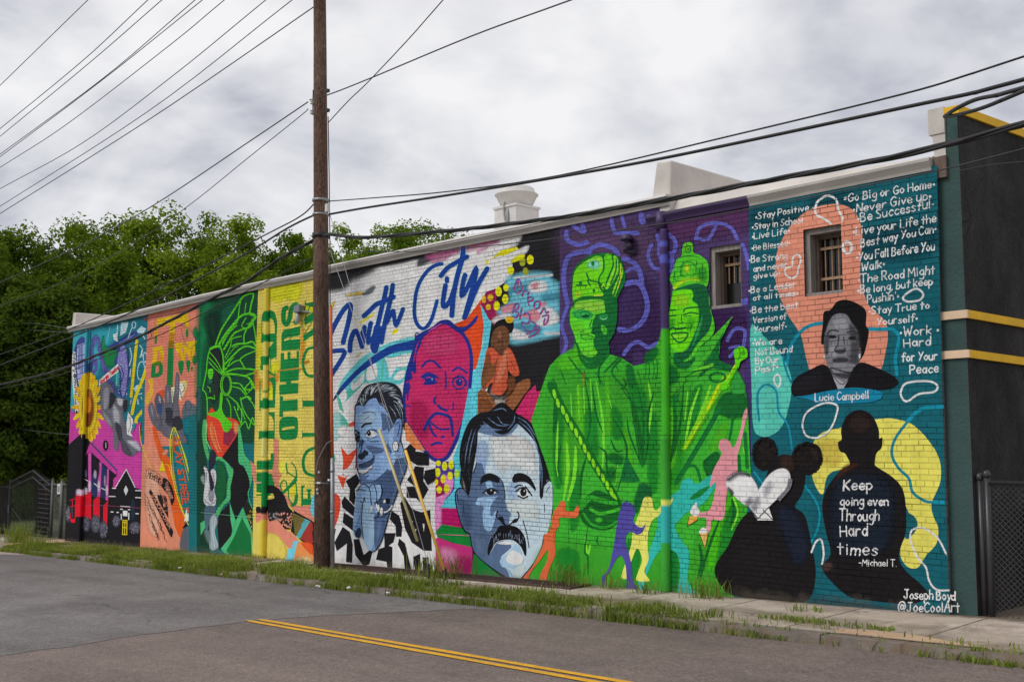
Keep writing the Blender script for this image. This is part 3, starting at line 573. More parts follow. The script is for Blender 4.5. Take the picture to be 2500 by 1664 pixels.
# ---- panel 5: white panel with blue script
panel('white mural panel with blue script, grey-blue portrait and black block shapes')
R('E')
P(W, '-40,360 1800,-40 1800,200 980,2700 960,3000 -60,2990')
F('#242428', 60, '-20,360 400,290 430,340 330,400 230,440 150,520 -20,520'); F('#242428', 30, '380,290 640,230 900,180 900,245 760,270 640,300 430,330'); F('#3a3a42', 24, '820,250 930,225 930,260 880,300 800,320', .8)
LS('#3a3a42', 10, '130,490 250,400 320,370', '200,450 320,385', '60,500 160,420', '260,430 390,360', '420,340 560,300', '790,330 900,290', '800,310 930,250', taper=1)
F('#ad5a84', 44, '870,225 1100,165 1200,145 1480,70 1495,120 1340,160 1100,225 960,280', .8); F('#c98aac', 30, '930,270 1080,220 1050,260 940,300', .7); F('#c98aac', 24, '1320,180 1420,150 1330,220', .6)
F('#ecc03a', 22, '180,572 310,545 325,565 200,580'); F('#5a6468', 26, '320,570 400,500 432,505 390,560'); F('#e8b83a', 16, '35,680 70,630 80,640 50,700')
YL = '#f0d01c'
for q in ('280,815 430,722 422,748 300,826', '570,918 590,870 642,864 620,902', '1462,240 1520,190 1680,142 1692,168 1560,228', '1388,302 1400,268 1422,262 1415,302', '270,850 320,830 300,850', '1420,262 1500,230 1480,250'): P(YL, q)
F(YL, 16, '1620,290 1642,248 1732,222 1722,256'); F('#e8c848', 14, '270,1110 310,1070 300,1090', .8)
# teal field under the swoosh
TQ = '#5fc0c6'
S(TQ, '150,1300 240,1190 350,1090 560,985 780,938 790,1060 742,1120 705,1250 650,1345 500,1335 330,1340 250,1420 160,1500 110,1400')
S('#4fb6a2', '330,1335 250,1420 160,1490 140,1440 230,1380'); LS('#4fb6a2', 20, '350,1200 370,1330', '610,1330 640,1250 690,1200', '500,1110 490,1330')
S(W, '360,1215 400,1180 440,1170 446,1280 362,1318', 3); S(W, '515,1105 560,1120 740,1078 720,1160 690,1200 615,1205 560,1290 545,1200', 3); S(W, '590,1302 640,1232 692,1228 668,1300', 3); S(W, '225,1330 320,1230 330,1320 240,1400', 3); S(W, '90,1430 160,1370 180,1480 60,1540', 3); F('#8fd6d6', 16, '240,1290 330,1210 330,1250 250,1340', .8)
S(NB, '60,1490 130,1370 250,1240 400,1110 560,1015 700,978 790,965 795,1040 600,1070 450,1150 300,1250 170,1380 100,1460', 4)
L('#2c3340', 16, '60,1500 110,1420 150,1380', taper=1)
# script lettering
HALO = []
def NL(w, s): HALO.append((tuple(cur), w, s))
NL(42, '30,940 80,830 150,710 205,655 218,690 195,820 152,985'); NL(40, '30,1065 100,1055 158,1058 150,1110 40,1280')
NL(42, '212,1055 218,970 250,890 282,905 318,1018'); NL(38, '340,850 330,950 316,1020'); NL(38, '395,815 375,910 372,985'); NL(36, '372,985 420,930 440,850')
R('V')
NL(98, '1035,540 990,760 940,950 830,1420 740,1760 780,1900'); NL(96, '1170,490 1130,760 1060,1050 1000,1300 930,1700'); NL(96, '555,1145 660,1050 820,900 1000,830 1190,740'); NL(88, '1040,1290 1120,1120 1182,1040 1205,1200 1240,1340 1320,1180 1388,1000')
NL(80, '690,1310 640,1568'); NL(80, '560,1400 500,1568')
NL(78, '2210,40 2080,70 1920,180 1770,380 1680,600 1640,850 1630,1100 1680,1300 1780,1405 1880,1385 2000,1200 2110,830')
R('E'); NL(40, '435,1060 455,980 480,860')
NL(38, '1057,428 1057,452'); NL(42, '1045,490 1022,640 1040,672 1085,620 1120,520'); NL(44, '1200,165 1190,260 1150,400 1115,570 1100,750'); NL(40, '1005,405 1060,340 1130,295 1232,240'); NL(42, '1215,400 1195,480 1188,575 1240,500 1310,345 1290,480 1210,770'); NL(42, '1408,345 1320,500 1215,765')
for hc, ex in (('#b4d6e6', 2.2), (NB, 0)):
    for c_, w_, s_ in HALO: cur[:] = c_; L(hc, w_+ex*cur[2], s_)
R('E')
# orange, turquoise, crimson head
P('#ee4a20', '1110,830 1230,780 1372,590 1352,680 1378,820 1352,1050 1312,1215 1285,1215 1282,1100 1240,960 1200,900')
P('#5fc4d6', '1350,655 1482,842 1442,1030 1382,1300 1332,1450 1332,1620 1262,1750 1182,1950 1172,2200 1242,2400 1200,2440 1050,2430 1050,2300 1120,2100 1112,1980 1182,1800 1240,1600 1268,1250 1312,1212 1368,1000 1378,820')
CR = '#c02a62'; BL = '#222f86'
S(CR, '1000,825 1090,845 1180,915 1250,1020 1278,1150 1262,1400 1242,1500 1212,1650 1150,1820 1062,1988 960,2002 860,1920 770,1800 705,1670 682,1500 695,1300 740,1130 790,1000 880,890')
F('#dc4a80', 40, '850,980 960,900 1080,900 1160,1000 1100,1080 900,1090', .6); F('#b0205a', 50, '760,1500 900,1560 880,1800 760,1740', .5)
L(BL, 28, '700,1700 686,1560 690,1400 712,1260 745,1140 790,1010 850,930'); L(BL, 30, '1040,805 1130,850 1200,915 1252,1010 1272,1150 1255,1400 1238,1520 1200,1680 1110,1890 1050,1985 970,2005 890,1950 780,1800 712,1690')
S(BL, '728,1190 760,1060 800,962 842,918 832,1000 792,1100 792,1245 756,1235', 4); L(CR, 8, '770,1150 790,1040 815,970'); S(BL, '678,1420 700,1300 735,1210 760,1290 730,1320 742,1380 700,1440', 3); LS(BL, 14, '700,1420 720,1400 715,1480', '690,1530 735,1535'); LS(CR, 8, '705,1330 735,1320')
S(BL, '780,935 860,885 930,850 1000,795 1080,790 1150,848 1235,838 1322,748 1312,802 1250,862 1172,905 1060,832 1005,838 880,918 800,985', 4); LS('#d2487c', 9, '900,890 960,850 1010,822'); RING(BL, 8, 800, 925, 18, 26)
L(BL, 20, '842,1195 885,1150 945,1148 1000,1202'); L(BL, 18, '1108,1232 1160,1202 1230,1245')
S(BL, '828,1282 880,1245 950,1258 998,1300 955,1292 968,1342 858,1352 870,1312 840,1292', 3); LS('#c83a70', 7, '880,1290 915,1285'); E('#9aa0d0', 930, 1302, 7, 9); RING(BL, 13, 1165, 1335, 55, 52); E(BL, 1166, 1328, 30, 32); E('#9aa0d0', 1174, 1316, 6, 8); LS(BL, 9, '1110,1300 1180,1268 1228,1320 1225,1360')
LS(BL, 15, '1045,1240 1050,1310 1050,1382'); LS(BL, 20, '958,1460 948,1490 955,1515')
R('F')
L(BL, 24, '985,35 1010,60 1055,75'); L(BL, 14, '1115,10 1112,70'); L(BL, 26, '860,245 900,165 960,105 1040,115 1090,150 1110,290'); L(BL, 16, '920,180 960,215 1010,240 1078,236'); L(BL, 20, '905,190 930,265 962,300'); E(BL, 1022, 306, 17, 13); L(BL, 22, '925,376 970,358 1012,362')
P('#f08050', '690,190 712,180 870,425 790,412 700,330')
# crimson panel with yellow dots, black panel, lower left side
R('E'); P('#94204f', '1372,592 1512,535 1530,700 1422,775 1352,655')
panel('black mural panel with yellow dots and a seated woman in orange shirt')
R('G')
P('#201f22', '985,250 640,305 545,410 600,440 640,500 560,580 560,690 500,740 420,800 320,1500 560,1700 790,1700 985,1400')
F(W, 30, '560,370 640,330 600,420 540,440', .8); F('#d8d8dc', 20, '610,470 700,430 680,490 620,520', .9)
P('#94204f', '285,930 330,830 420,800 440,990 520,1050 400,1120 350,1060')
P('#201f22', '418,800 520,735 560,780 530,900 480,960 420,930')
F('#6cb8cc', 50, '500,730 600,680 740,660 890,670 900,720 970,770 960,880 975,960 960,1080 1010,1110 1000,1190 900,1220 720,1262 560,1280 520,1200 560,1100 430,1010 520,930 540,850')
for s in ('560,790 700,760 720,800 560,830', '600,1110 800,1130 780,1200 600,1180', '820,860 950,840 950,900 830,910'): F('#3f8ea6', 30, s, .6)
for s in ('700,770 760,735 850,745 852,820 720,835', '740,1010 880,960 970,1080 800,1130', '380,1080 500,1010 560,1060 460,1110', '850,1180 1000,1180 1000,1195 850,1200', '560,1150 700,1200 690,1240 560,1240', '600,700 880,680 880,690 620,720'): F('#ece6ea', 24, s, .85)
for s in ('700,1010 760,980 800,1060 720,1090', '720,780 780,750 770,810', '480,960 580,930 570,1000 470,1010', '640,1040 700,1000 720,1060', '790,930 850,920 830,970'): F('#e88a98', 20, s, .8)
for q in ('820,1250 990,1245 985,1400 800,1400',): P('#201f22', q)
EE('#f0dc14', (715, 552, 30, 42), (440, 828, 28, 42), (505, 793, 24, 32), (498, 893, 27, 42), (424, 952, 27, 42), (545, 645, 29, 36)); EE('#9aa02a', (648, 570, 26, 40), (675, 655, 26, 34)); EE('#d8b024', (368, 880, 25, 30), (350, 962, 23, 26), (312, 895, 18, 34)); F('#f0dc14', 12, '552,578 600,520 662,505 655,540')
GP = '#b02c5c'; GB = '#4a6cae'
for col, w, o in ((GP, 13, 5), (GB, 9, 0)):
    for s in ('600,720 570,800 600,840 640,790 612,715 600,790', '640,860 660,820 700,830 690,850', '690,900 700,870 735,880 730,900 695,910 700,940', '745,960 755,920 795,910 790,960 760,975', '800,1020 835,970 850,1010 870,1000', '560,1010 580,940 610,930 605,975 570,990 610,1010 590,1050 560,1040', '640,970 620,1060', '655,1020 690,1010 710,1060 690,1100 640,1090 650,1130 690,1160', '720,1080 760,1110 740,1150', '680,1190 740,1160 790,1130 760,1190 700,1220', '820,1040 870,1030 860,1090 830,1110 840,1060'): L(col, w, ' '.join(f'{float(q.split(",")[0])+o},{float(q.split(",")[1])+o}' for q in s.split()))
R('E')
S('#1b1819', '1465,905 1478,820 1540,782 1612,788 1642,830 1628,892 1592,905', 4); S('#6a452e', '1476,870 1540,835 1592,872 1604,960 1582,1045 1545,1085 1482,1062 1442,1000 1452,930'); S('#5a3a28', '1450,1010 1500,1050 1560,1060 1540,1130 1470,1110 1440,1060'); LS('#3a2418', 6, '1500,980 1530,970', '1555,985 1580,985', '1540,960 1545,1020', '1520,1040 1560,1035'); FE('#8a5c40', 24, 1520, 920, 24, 40); FE('#7c5238', 14, 1560, 990, 12, 30)
S('#c4563a', '1405,1052 1452,1028 1540,1105 1592,1030 1642,1090 1692,1250 1640,1275 1590,1232 1592,1350 1540,1435 1450,1422 1458,1330 1378,1395 1358,1300 1385,1150'); F('#e88060', 24, '1560,1060 1600,1090 1560,1250 1500,1340 1500,1250', .8); F('#a0452c', 18, '1410,1080 1440,1120 1420,1270 1390,1280', .8); LS('#8c3a26', 7, '1500,1130 1480,1250 1470,1340', '1580,1100 1590,1230', '1620,1150 1660,1230')
S('#6f452d', '1395,1150 1440,1240 1380,1390 1358,1310', 3); S('#7a4c30', '1400,1080 1460,1180 1500,1120 1470,1270 1420,1330 1375,1370 1370,1310 1420,1220', 3); S('#915a38', '1328,1420 1372,1390 1432,1432 1472,1500 1502,1532 1440,1640 1340,1660 1322,1500'); S('#915a38', '1642,1372 1702,1320 1772,1300 1784,1362 1722,1452 1652,1552 1562,1640 1500,1620 1562,1500'); F('#6a3f26', 24, '1590,1300 1650,1280 1650,1380 1570,1470 1590,1380'); F('#7a4a2c', 24, '1350,1480 1450,1520 1440,1620 1350,1620'); LS('#3c2418', 7, '1450,1440 1540,1500 1600,1480', '1480,1520 1560,1470 1640,1400', '1330,1440 1400,1430'); F('#b8aca4', 10, '1480,1480 1560,1490 1560,1530 1490,1530', .6)
E('#f2b41c', 1605, 786, 34, 30); E('#d98a14', 1600, 788, 12, 11)
P('#c82a68', '1760,1420 1830,1350 1860,1568 1800,1800 1640,1640 1700,1540')
panel('blue-grey face with moustache above crimson and green bands on mural')
R('H')
P('#c82a68', '700,150 790,0 905,-20 870,110 835,230 760,200'); P('#57c3d5', '216,540 330,-40 400,-40 400,150 300,320 250,600 260,740 230,920 60,920 70,760')
P('#4e3c8c', '66,540 214,540 216,760 150,840 66,840'); P('#94204f', '66,660 120,700 150,790 66,830'); P('#e088c0', '130,640 210,680 205,770 150,830 100,920 110,1040 66,1060 66,830 140,800'); L('#4e3c8c', 7, '214,560 212,720 190,790 150,832')
EE('#f0dc18', (88, 555, 20, 22), (138, 578, 21, 36), (190, 568, 22, 36), (82, 628, 22, 36), (182, 655, 21, 34), (126, 680, 20, 34), (154, 758, 22, 36), (95, 765, 22, 28), (72, 705, 14, 26)); E('#a8d040', 236, 640, 20, 36)
P('#b41464', '110,910 242,915 275,1075 130,1062 66,1090 68,1000'); F('#e088c0', 20, '68,880 108,880 108,1050 68,1070')
P('#0e8034', '66,1100 118,1040 275,1068 300,1105 345,1130 360,1225 200,1185 80,1140'); P('#c03078', '66,1160 80,1142 200,1188 362,1222 355,1520 66,1520'); F('#d888b4', 50, '110,1230 220,1250 230,1340 130,1330', .8); F('#a02060', 40, '250,1300 345,1320 340,1420 240,1420', .6)
P('#0e8034', '370,1270 640,1500 345,1540'); LL('#e86a9a', 5, '80,1120 340,1130')
FL = '#b9cde9'; FS = '#566c8e'
S(FL, '395,290 560,320 720,235 850,365 905,500 905,800 932,708 980,692 1006,740 1006,900 970,1112 932,1130 920,1212 870,1330 760,1465 690,1490 600,1440 400,1290 350,1180 340,1120 300,1080 270,1020 230,880 224,790 255,755 290,760 335,810 350,560')
F('#d4dff0', 60, '500,360 640,330 800,380 870,560 850,640 700,590 560,600', .9); F('#dde4f0', 40, '640,340 800,380 850,500 700,480', .8); F('#9fb6e4', 30, '405,400 480,400 470,560 400,540', .9); F('#9fb9e4', 34, '650,720 720,720 720,830 650,820', .7); F('#cfdcee', 40, '650,860 860,850 880,1000 760,1000 650,920', .8)
S(FS, '385,580 405,548 432,543 458,580 468,650 500,640 560,652 600,700 618,780 624,860 640,920 668,950 682,972 655,1010 648,1050 620,1060 600,1052 520,1130 490,1285 550,1195 600,1172 650,1190 672,1220 620,1270 590,1300 592,1370 655,1400 685,1490 600,1440 400,1290 350,1180 340,1120 300,1080 270,1020 230,880 224,790 255,755 290,760 335,812 360,640')
F('#4a5f80', 40, '260,850 340,900 350,1050 300,1050', .7); F('#62799b', 40, '380,1130 480,1150 450,1290 390,1240', .7)
S('#93b6e2', '392,862 420,825 540,820 562,810 530,860 505,900 510,980 552,930 540,1000 512,1085 478,1092 450,1050 442,960 450,900 392,884', 4); S('#93b6e2', '468,705 508,698 530,760 480,752', 3); P('#8aa8d8', '388,540 468,530 466,650 440,560 405,548')
S('#17181d', '562,84 620,78 700,150 822,228 905,370 948,560 952,700 932,742 922,822 898,808 892,500 850,372 722,242 700,282 640,322 540,322 480,302 412,292 398,420 360,640 332,812 288,680 258,520 278,360 340,218 420,158 500,140', 5)
S('#5f7698', '412,292 460,240 500,262 560,318 640,318 712,240 724,256 652,330 540,338 420,312', 3)
for s in ('420,250 480,280 560,300', '440,220 520,280 600,290', '480,190 560,250 640,260', '560,180 600,240 660,250', '640,290 690,230 700,170', '660,260 700,200', '720,190 800,240 870,350', '730,220 820,300 880,420', '860,400 900,520 905,700', '880,440 915,600 915,760', '520,140 600,120 640,150', '380,300 350,420 330,560', '360,280 320,420 300,560', '330,600 340,700', '390,280 380,400'): L('#627a9c', 9, s, taper=.9)
for s in ('330,430 300,500', '350,450 320,530', '370,470 340,560', '300,560 290,620', '340,580 315,650', '320,380 290,450', '280,480 275,540'): L('#8d99ac', 5, s, taper=.9)
S('#18191d', '424,725 438,662 490,634 550,650 578,690 562,712 500,692 450,706', 4); S('#18191d', '678,682 700,640 760,634 822,670 862,742 862,772 800,712 740,704 690,708', 4)
S('#18191d', '445,795 470,775 505,752 540,765 572,792 540,785 510,805 470,790', 3); P('#dfe6f0', '462,790 480,775 490,808'); P('#dfe6f0', '535,780 552,785 535,800'); E('#18191d', 504, 780, 31, 27); E('#e6eaf2', 512, 768, 6, 7); LS('#2a3448', 6, '440,795 475,765 520,750 560,775 578,792')
S('#e8e6e4', '718,795 755,760 800,770 818,800 775,830 740,812', 3); E('#18191d', 768, 785, 26, 34); E('#f0f0f4', 776, 776, 6, 7); L('#18191d', 11, '710,778 745,752 790,752 836,812'); L('#18191d', 12, '728,815 768,832 802,818'); L('#18191d', 10, '700,748 730,728 758,732'); L('#18191d', 8, '785,738 800,760 812,790')
L('#1d2230', 11, '562,935 552,975 575,1000 600,1000 618,1040 650,1050 692,1012 722,1002 733,970 722,940'); F('#18191d', 10, '570,985 605,985 620,1040 650,1050 640,1060 605,1040'); F('#18191d', 8, '690,1000 724,995 716,1022 680,1030'); F(FL, 12, '670,965 700,970 690,1000 660,1010')
S('#131419', '580,1052 625,1050 690,1052 742,1082 782,1150 793,1250 782,1292 750,1222 690,1168 620,1162 552,1182 520,1232 490,1288 483,1240 510,1150 552,1092', 4)
for k in range(34):
    a = rr.uniform(520, 770); b = 1080+abs(a-640)*.35+rr.uniform(0, 60); LL('#8795ab', 3, f'{a},{b} {a+(a-640)*.06},{b+rr.uniform(16,40)}')
S('#eef2f8', '562,1192 620,1174 690,1190 640,1202', 3); S('#9fc0e8', '680,1222 722,1200 752,1280 705,1390 645,1372 655,1402 690,1480 670,1490 640,1402 580,1342 612,1292 662,1262', 4); S('#eaf1f8', '632,1312 680,1248 742,1272 772,1310 742,1362 660,1352', 4); F('#c9d8ec', 26, '700,1380 780,1360 770,1440 700,1460', .8)
OL = '#1b2230'
L(OL, 8, '332,812 300,766 255,753 226,800 235,900 270,1030 300,1090 340,1120 360,1222 400,1290 520,1392 620,1452 690,1486'); L(OL, 8, '930,735 968,694 1000,712 1006,800 1002,930 970,1108 935,1128 915,1222 850,1350 755,1466'); L(OL, 7, '765,1010 792,1100 814,1225'); LS(OL, 6, '975,740 950,780', '290,890 295,970', '240,800 250,870', '935,880 938,945', '545,655 600,700 620,790 622,840', '395,545 372,640')
P('#0e8034', '1000,1000 1010,1000 1000,1500 900,1500')
# grey-blue portrait, letters
panel('grey-blue portrait of a smiling woman resting chin on hands over black block shapes')
R('F')
for q in ('190,200 250,165 262,212 200,216', '132,388 195,462 275,400 282,560 180,662 150,602 152,500', '100,640 182,660 150,757', '258,20 270,30 262,80 245,70', '150,560 200,560 195,640 150,640'): P('#ee4a2e', q)
S('#ee4a2e', '70,800 130,850 112,1000 66,1120 50,1110 50,1000', 3); S(W, '190,300 250,290 240,420 190,440 170,360', 3); S(W, '150,600 200,570 250,480 262,440 250,600 180,650', 3)
S('#53b39c', '130,100 202,200 170,222 70,290 56,150', 3); F('#a8dbe6', 26, '60,120 130,110 120,300 60,330', .8); S('#53b39c', '60,480 80,460 86,510 58,512', 3); F('#d8ecf0', 20, '110,230 180,210 160,300 110,280'); P('#53b39c', '90,-80 130,-20 160,100 120,60')
S('#a8342c', '50,1130 80,1100 60,1200 50,1210', 3)
EE('#8a2a2c', (62, 1150, 9, 16), (60, 1190, 9, 16), (62, 1230, 9, 16))
P('#1b1a1e', '45,1120 90,1100 70,1220 50,1330')
B5 = '#1c1b1f'
for q in ('270,625 302,690 255,762 262,830 250,902 203,850 212,760 174,690', '165,820 268,930 262,1012 148,920 138,870', '160,960 252,1020 240,1122 148,1050', '150,1085 212,1130 237,1240 232,1398 178,1392 186,1230 98,1297 78,1220',
          '243,1195 292,1190 332,1330 382,1290 412,1290 382,1412 330,1428 258,1330', '510,1140 612,1140 592,1220 550,1250 582,1262 582,1445 538,1440 530,1390 438,1372 460,1280 512,1262', '575,945 642,990 667,1080 662,1172 613,1172 610,1080 558,1020', '640,1185 692,1230 752,1475 690,1475 680,1340 628,1240',
          '735,362 792,400 780,430 902,450 902,552 800,552 720,500 688,410', '780,558 857,570 852,690 897,760 832,882 705,832 705,738 772,735 708,680 760,600', '870,598 962,578 962,680 890,722 858,660', '690,828 752,930 832,960 912,940 926,1295 850,1292 750,1222 690,1100 648,880', '760,1348 822,1318 832,1455 780,1466 766,1400', '843,1350 897,1350 902,1482 848,1475'): P(B5, q)
for q in ('730,1020 746,1062 762,1040', '845,1060 856,1132 862,1060', '770,740 800,700 810,740', '770,1120 790,1100 780,1160'): P(W, q)
for q in ('705,835 790,840 830,880 800,900', '270,625 310,700', ): 
    if len(q.split()) > 2: P(W, q)
P('#f08050', '692,195 712,190 872,425 790,412 700,332'); S(W, '680,400 700,350 730,350 735,370 690,412', 3)
W1 = '#7f9fce'
S(W1, '258,150 262,60 275,20 460,-40 520,60 600,190 622,150 655,142 672,190 655,330 700,480 712,560 602,860 562,960 502,1180 440,1285 380,1285 330,1182 268,1178 243,1120 245,1050 270,850 278,770 310,715 300,620 275,560 276,350 258,290')
S('#4c6284', '500,95 600,190 562,330 592,452 622,500 700,480 712,560 602,862 562,962 502,1182 440,1285 425,1100 430,1005 480,860 480,722 352,702 330,720 345,690 450,682 560,600 592,520 560,440 520,420 552,330 545,240 500,250 480,150')
S('#41567a', '520,610 622,500 660,520 640,640 600,760 560,900 540,920 500,800 490,720 350,705 420,690', 4)
S('#8fb1de', '268,120 400,50 482,110 490,250 432,330 330,330 292,200'); F('#a8c4e8', 34, '290,140 400,80 440,160 340,200', .8); S('#86a8d6', '420,440 540,480 560,560 480,640 400,670 345,680 380,600 430,520', 4); S('#8fb1de', '560,260 612,220 610,330 590,380 620,480 590,560 560,600 540,520 580,440 552,360', 4)
S('#1f242c', '262,40 272,10 300,-60 350,-130 420,-160 520,-172 610,-150 660,-90 675,0 690,80 692,180 690,250 668,180 655,145 622,155 602,195 562,130 520,60 470,20 440,-30 380,-10 340,40 300,30')
for i in range(95):
    t = rr.random(); a = math.pi*(1.0+t*1.02); r1 = rr.uniform(.58, .86); r2 = min(.99, r1+rr.uniform(.08, .26)); cx_, cy_ = 480, 40; tw = rr.uniform(1.1, 2.2)
    L(rr.choice(['#aab4be', '#7d8894', '#c4ccd4', '#5c6672']), rr.uniform(3, 6), ' '.join(f'{cx_+205*r*math.cos(a+(r-.75)*tw)},{cy_+205*r*math.sin(a+(r-.75)*tw)}' for r in (r1, (r1*2+r2)/3, (r1+2*r2)/3, r2)), taper=.9)
for s in ('270,30 300,-10 320,20', '290,-30 330,-20 330,20', '300,-60 350,-50 350,0', '560,40 600,90 620,140', '600,20 640,90 660,140', '630,0 670,80 680,200', '470,10 520,40 560,110', '590,150 600,180'): L('#9fabb8', 5, s, taper=.9)
S('#6e90c2', '600,225 620,160 650,148 668,190 652,320 628,392 592,380', 4); L(OL, 7, '600,190 622,150 655,142 672,192 655,330 630,430'); L(OL, 5, '612,200 640,180 650,220 630,300'); E(W, 614, 386, 25, 43); RING(OL, 5, 614, 386, 26, 44)
L(OL, 8, '258,150 262,40'); L(OL, 7, '258,150 260,280 276,350 276,560 300,640 312,710'); L(OL, 7, '655,330 700,470 712,560 660,700 602,862 562,962 500,1185 440,1288 385,1288 332,1185')
L('#20242e', 17, '320,222 350,195 400,188'); S('#e4e8ee', '358,290 385,256 420,262 452,278 425,300 385,308', 3); E('#14161c', 382, 276, 17, 24); E('#e4e8ee', 378, 268, 4, 5); L(OL, 7, '352,285 385,245 430,250 455,268'); LS(OL, 5, '360,310 400,322 460,300', '365,330 420,348 470,340', '410,235 450,250', '350,150 380,130', '330,100 400,90 440,110')
E('#20242e', 283, 312, 22, 42); P('#dfe4ec', '270,300 288,285 290,330'); E('#111', 283, 308, 10, 18); L('#20242e', 13, '262,245 285,262 300,270')
S('#42567a', '300,400 345,340 300,340 296,460', 3); L(OL, 7, '330,330 315,420 290,470'); S('#252c3a', '286,482 325,440 352,420 368,450 345,480 322,502', 3); L(OL, 8, '345,420 372,440 365,465')
S('#3c4e6c', '296,545 340,530 380,520 430,478 412,545 350,575 300,572', 4); S('#dfe6ef', '298,592 360,585 412,548 392,595 332,632 298,615', 4); LS(OL, 6, '296,545 350,530 410,500 432,470', '298,620 345,625 400,580', '380,390 410,430 428,490', '290,630 330,660 380,640')
F('#54698e', 18, '362,382 470,400 510,420 455,450 400,432'); F('#6a86b4', 24, '300,640 360,650 340,700 310,690', .8)
S('#9dbce4', '325,905 362,850 422,960 430,1100 420,1262 380,1285 332,1185 318,1040', 4); S('#8fb1de', '280,770 330,715 372,760 400,830 402,940 360,850 320,900 300,1000 262,1090 245,1050 270,850', 4); S('#2c3a52', '262,1130 300,1090 318,1130 300,1178 268,1170', 3); S('#8fb1de', '375,740 420,715 452,790 468,900 450,980 405,860', 4); S('#8fb1de', '440,720 480,718 492,790 468,850 450,790', 3); S('#3a4b68', '430,880 520,840 560,940 500,1000 470,960', 3)
LS(OL, 7, '278,775 330,715 385,750 402,850 410,970', '380,745 425,718 452,800 450,900 470,1010', '440,720 482,718 500,780 480,860', '330,890 320,1040 335,1190', '275,780 300,760 350,770', '345,830 330,880 310,860', '345,830 352,870', '250,1110 300,1180')
EE('#eef2f6', (408, 930, 10, 30), (466, 925, 11, 32), (494, 952, 13, 34), (450, 905, 7, 22)); E('#111', 548, 860, 18, 24); EE(W, (520, 865, 10, 14)); L(W, 12, '520,960 560,940 585,905'); LS('#eef2f6', 5, '510,880 520,850')
L(OL, 6, '430,1010 470,1000 490,1015'); F('#5f7ba8', 26, '450,1050 490,1000 500,1100 460,1200', .8)
# ---- panel 7: purple with green figures
panel('purple mural panel with two tall bright green figures and small coloured silhouettes')
R('Z')
P('#4b3a68', '1373,520 1640,480 1640,540 1860,480 1850,1100 1373,1100'); F('#5c4468', 60, '1380,570 1500,550 1600,560 1620,640 1500,660 1400,640', .8); F('#3a2452', 50, '1500,720 1600,700 1605,880 1500,870', .9); F('#3a2050', 40, '1700,760 1830,770 1830,880 1720,860', .8); F('#5a3460', 40, '1640,540 1830,500 1830,560 1650,590', .8)
R('I'); PV = '#5f60b8'
for w, s in ((40, '150,860 118,700 122,560 165,450 280,412 340,420'), (40, '330,400 430,352 540,380 590,430'), (44, '640,470 730,510 785,610 795,720'), (44, '650,690 760,680 825,780 842,920 780,1040 670,1090 600,1085'), (34, '530,130 560,240 640,250 760,250'), (30, '620,100 645,190'), (46, '790,90 800,150 860,110'), (30, '880,350 850,440 890,540 960,570'), (34, '930,270 970,380 1060,430 1090,330 1030,260'), (34, '990,560 1060,470 1050,590'), (30, '1265,300 1300,205 1400,165 1500,170 1580,215 1625,300'), (28, '1280,300 1375,300 1440,190'), (34, '1670,350 1705,440 1725,560'), (34, '640,1300 700,1220 770,1195 850,1240 930,1205'), (30, '1540,1180 1600,1085 1690,1095 1680,1230'), (28, '1560,1250 1640,1235 1560,1320'), (54, '1670,850 1740,830'), (40, '140,240 150,310 240,350 320,330'), (36, '200,190 290,240 280,180'), (26, '960,300 940,420 1000,560'), (30, '150,880 100,1050 140,1200 110,1290'), (26, '640,600 700,560 740,560')): L(PV, w, s)
E('#3c2a58', 700, 900, 100, 180, 12); FE('#42305e', 30, 760, 1340, 60, 70)
P('#45306e', '1745,20 1775,20 1780,2400 1745,2400 1690,1640')
R('J'); P('#45306e', '1370,-20 1432,-20 1455,540 1430,760 1405,120')
R('Z')
g0 = '#3cae30'; gd = '#0d6e2e'; gl = '#57c824'
P(g0, '1275,1440 1335,1330 1358,1250 1358,1187 1341,1131 1304,1027 1326,960 1350,893 1375,868 1412,848 1496,865 1524,873 1555,893 1583,887 1614,837 1631,803 1660,865 1700,865 1743,826 1797,773 1768,823 1762,880 1790,893 1810,907 1827,940 1834,1000 1838,1100 1842,1180 1800,1480 1613,1480 1480,1470')
R('J')
for s in ('0,0 260,0 300,300 250,600 60,700 0,500', '380,0 760,0 760,300 560,300 420,200', '830,0 1000,0 960,500 860,700 830,600', '1150,1010 1400,900 1250,1545 1000,1560 1000,1300', '0,1180 760,1260 760,1480 0,1480'): F('#45ad30', 90, s, .55)
F('#2aa02a', 60, '840,200 930,200 930,720 850,720', .7); F('#0e7a34', 40, '830,1150 900,1150 910,1480 835,1500', .8); F('#4cc31c', 40, '1130,1050 1320,820 1320,1100 1200,1300 1120,1350', .8)
for f, c, s in ((26, '#1d8a2e', '30,300 90,280 100,700 40,760'), (26, '#1d8a2e', '250,260 320,250 340,560 270,520'), (24, '#1d8a2e', '420,200 500,260 520,420 440,420'), (30, '#1d8a2e', '560,60 680,120 690,560 640,600 600,300'), (24, '#1d8a2e', '150,700 210,680 210,1000 150,1080'), (26, '#1d8a2e', '700,320 760,300 760,780 700,760'), (24, '#54c026', '180,100 230,90 240,460 190,470'), (24, '#54c026', '390,40 420,40 440,380 400,380'), (22, '#54c026', '520,360 560,420 600,640 560,560'), (24, '#54c026', '95,420 140,420 140,760 95,740'), (26, '#1d8a2e', '1000,140 1080,60 1040,330 960,460'), (26, '#54c026', '1180,380 1260,320 1240,460 1140,540'), (28, '#1d8a2e', '1240,1000 1330,900 1300,1200 1180,1380'), (22, '#54c026', '840,260 880,240 900,560 850,640'), (26, '#1d8a2e', '560,1150 640,1220 600,1440 540,1300'), (26, '#1d8a2e', '60,1230 200,1240 190,1440 70,1440')): F(c, f, s, .75)
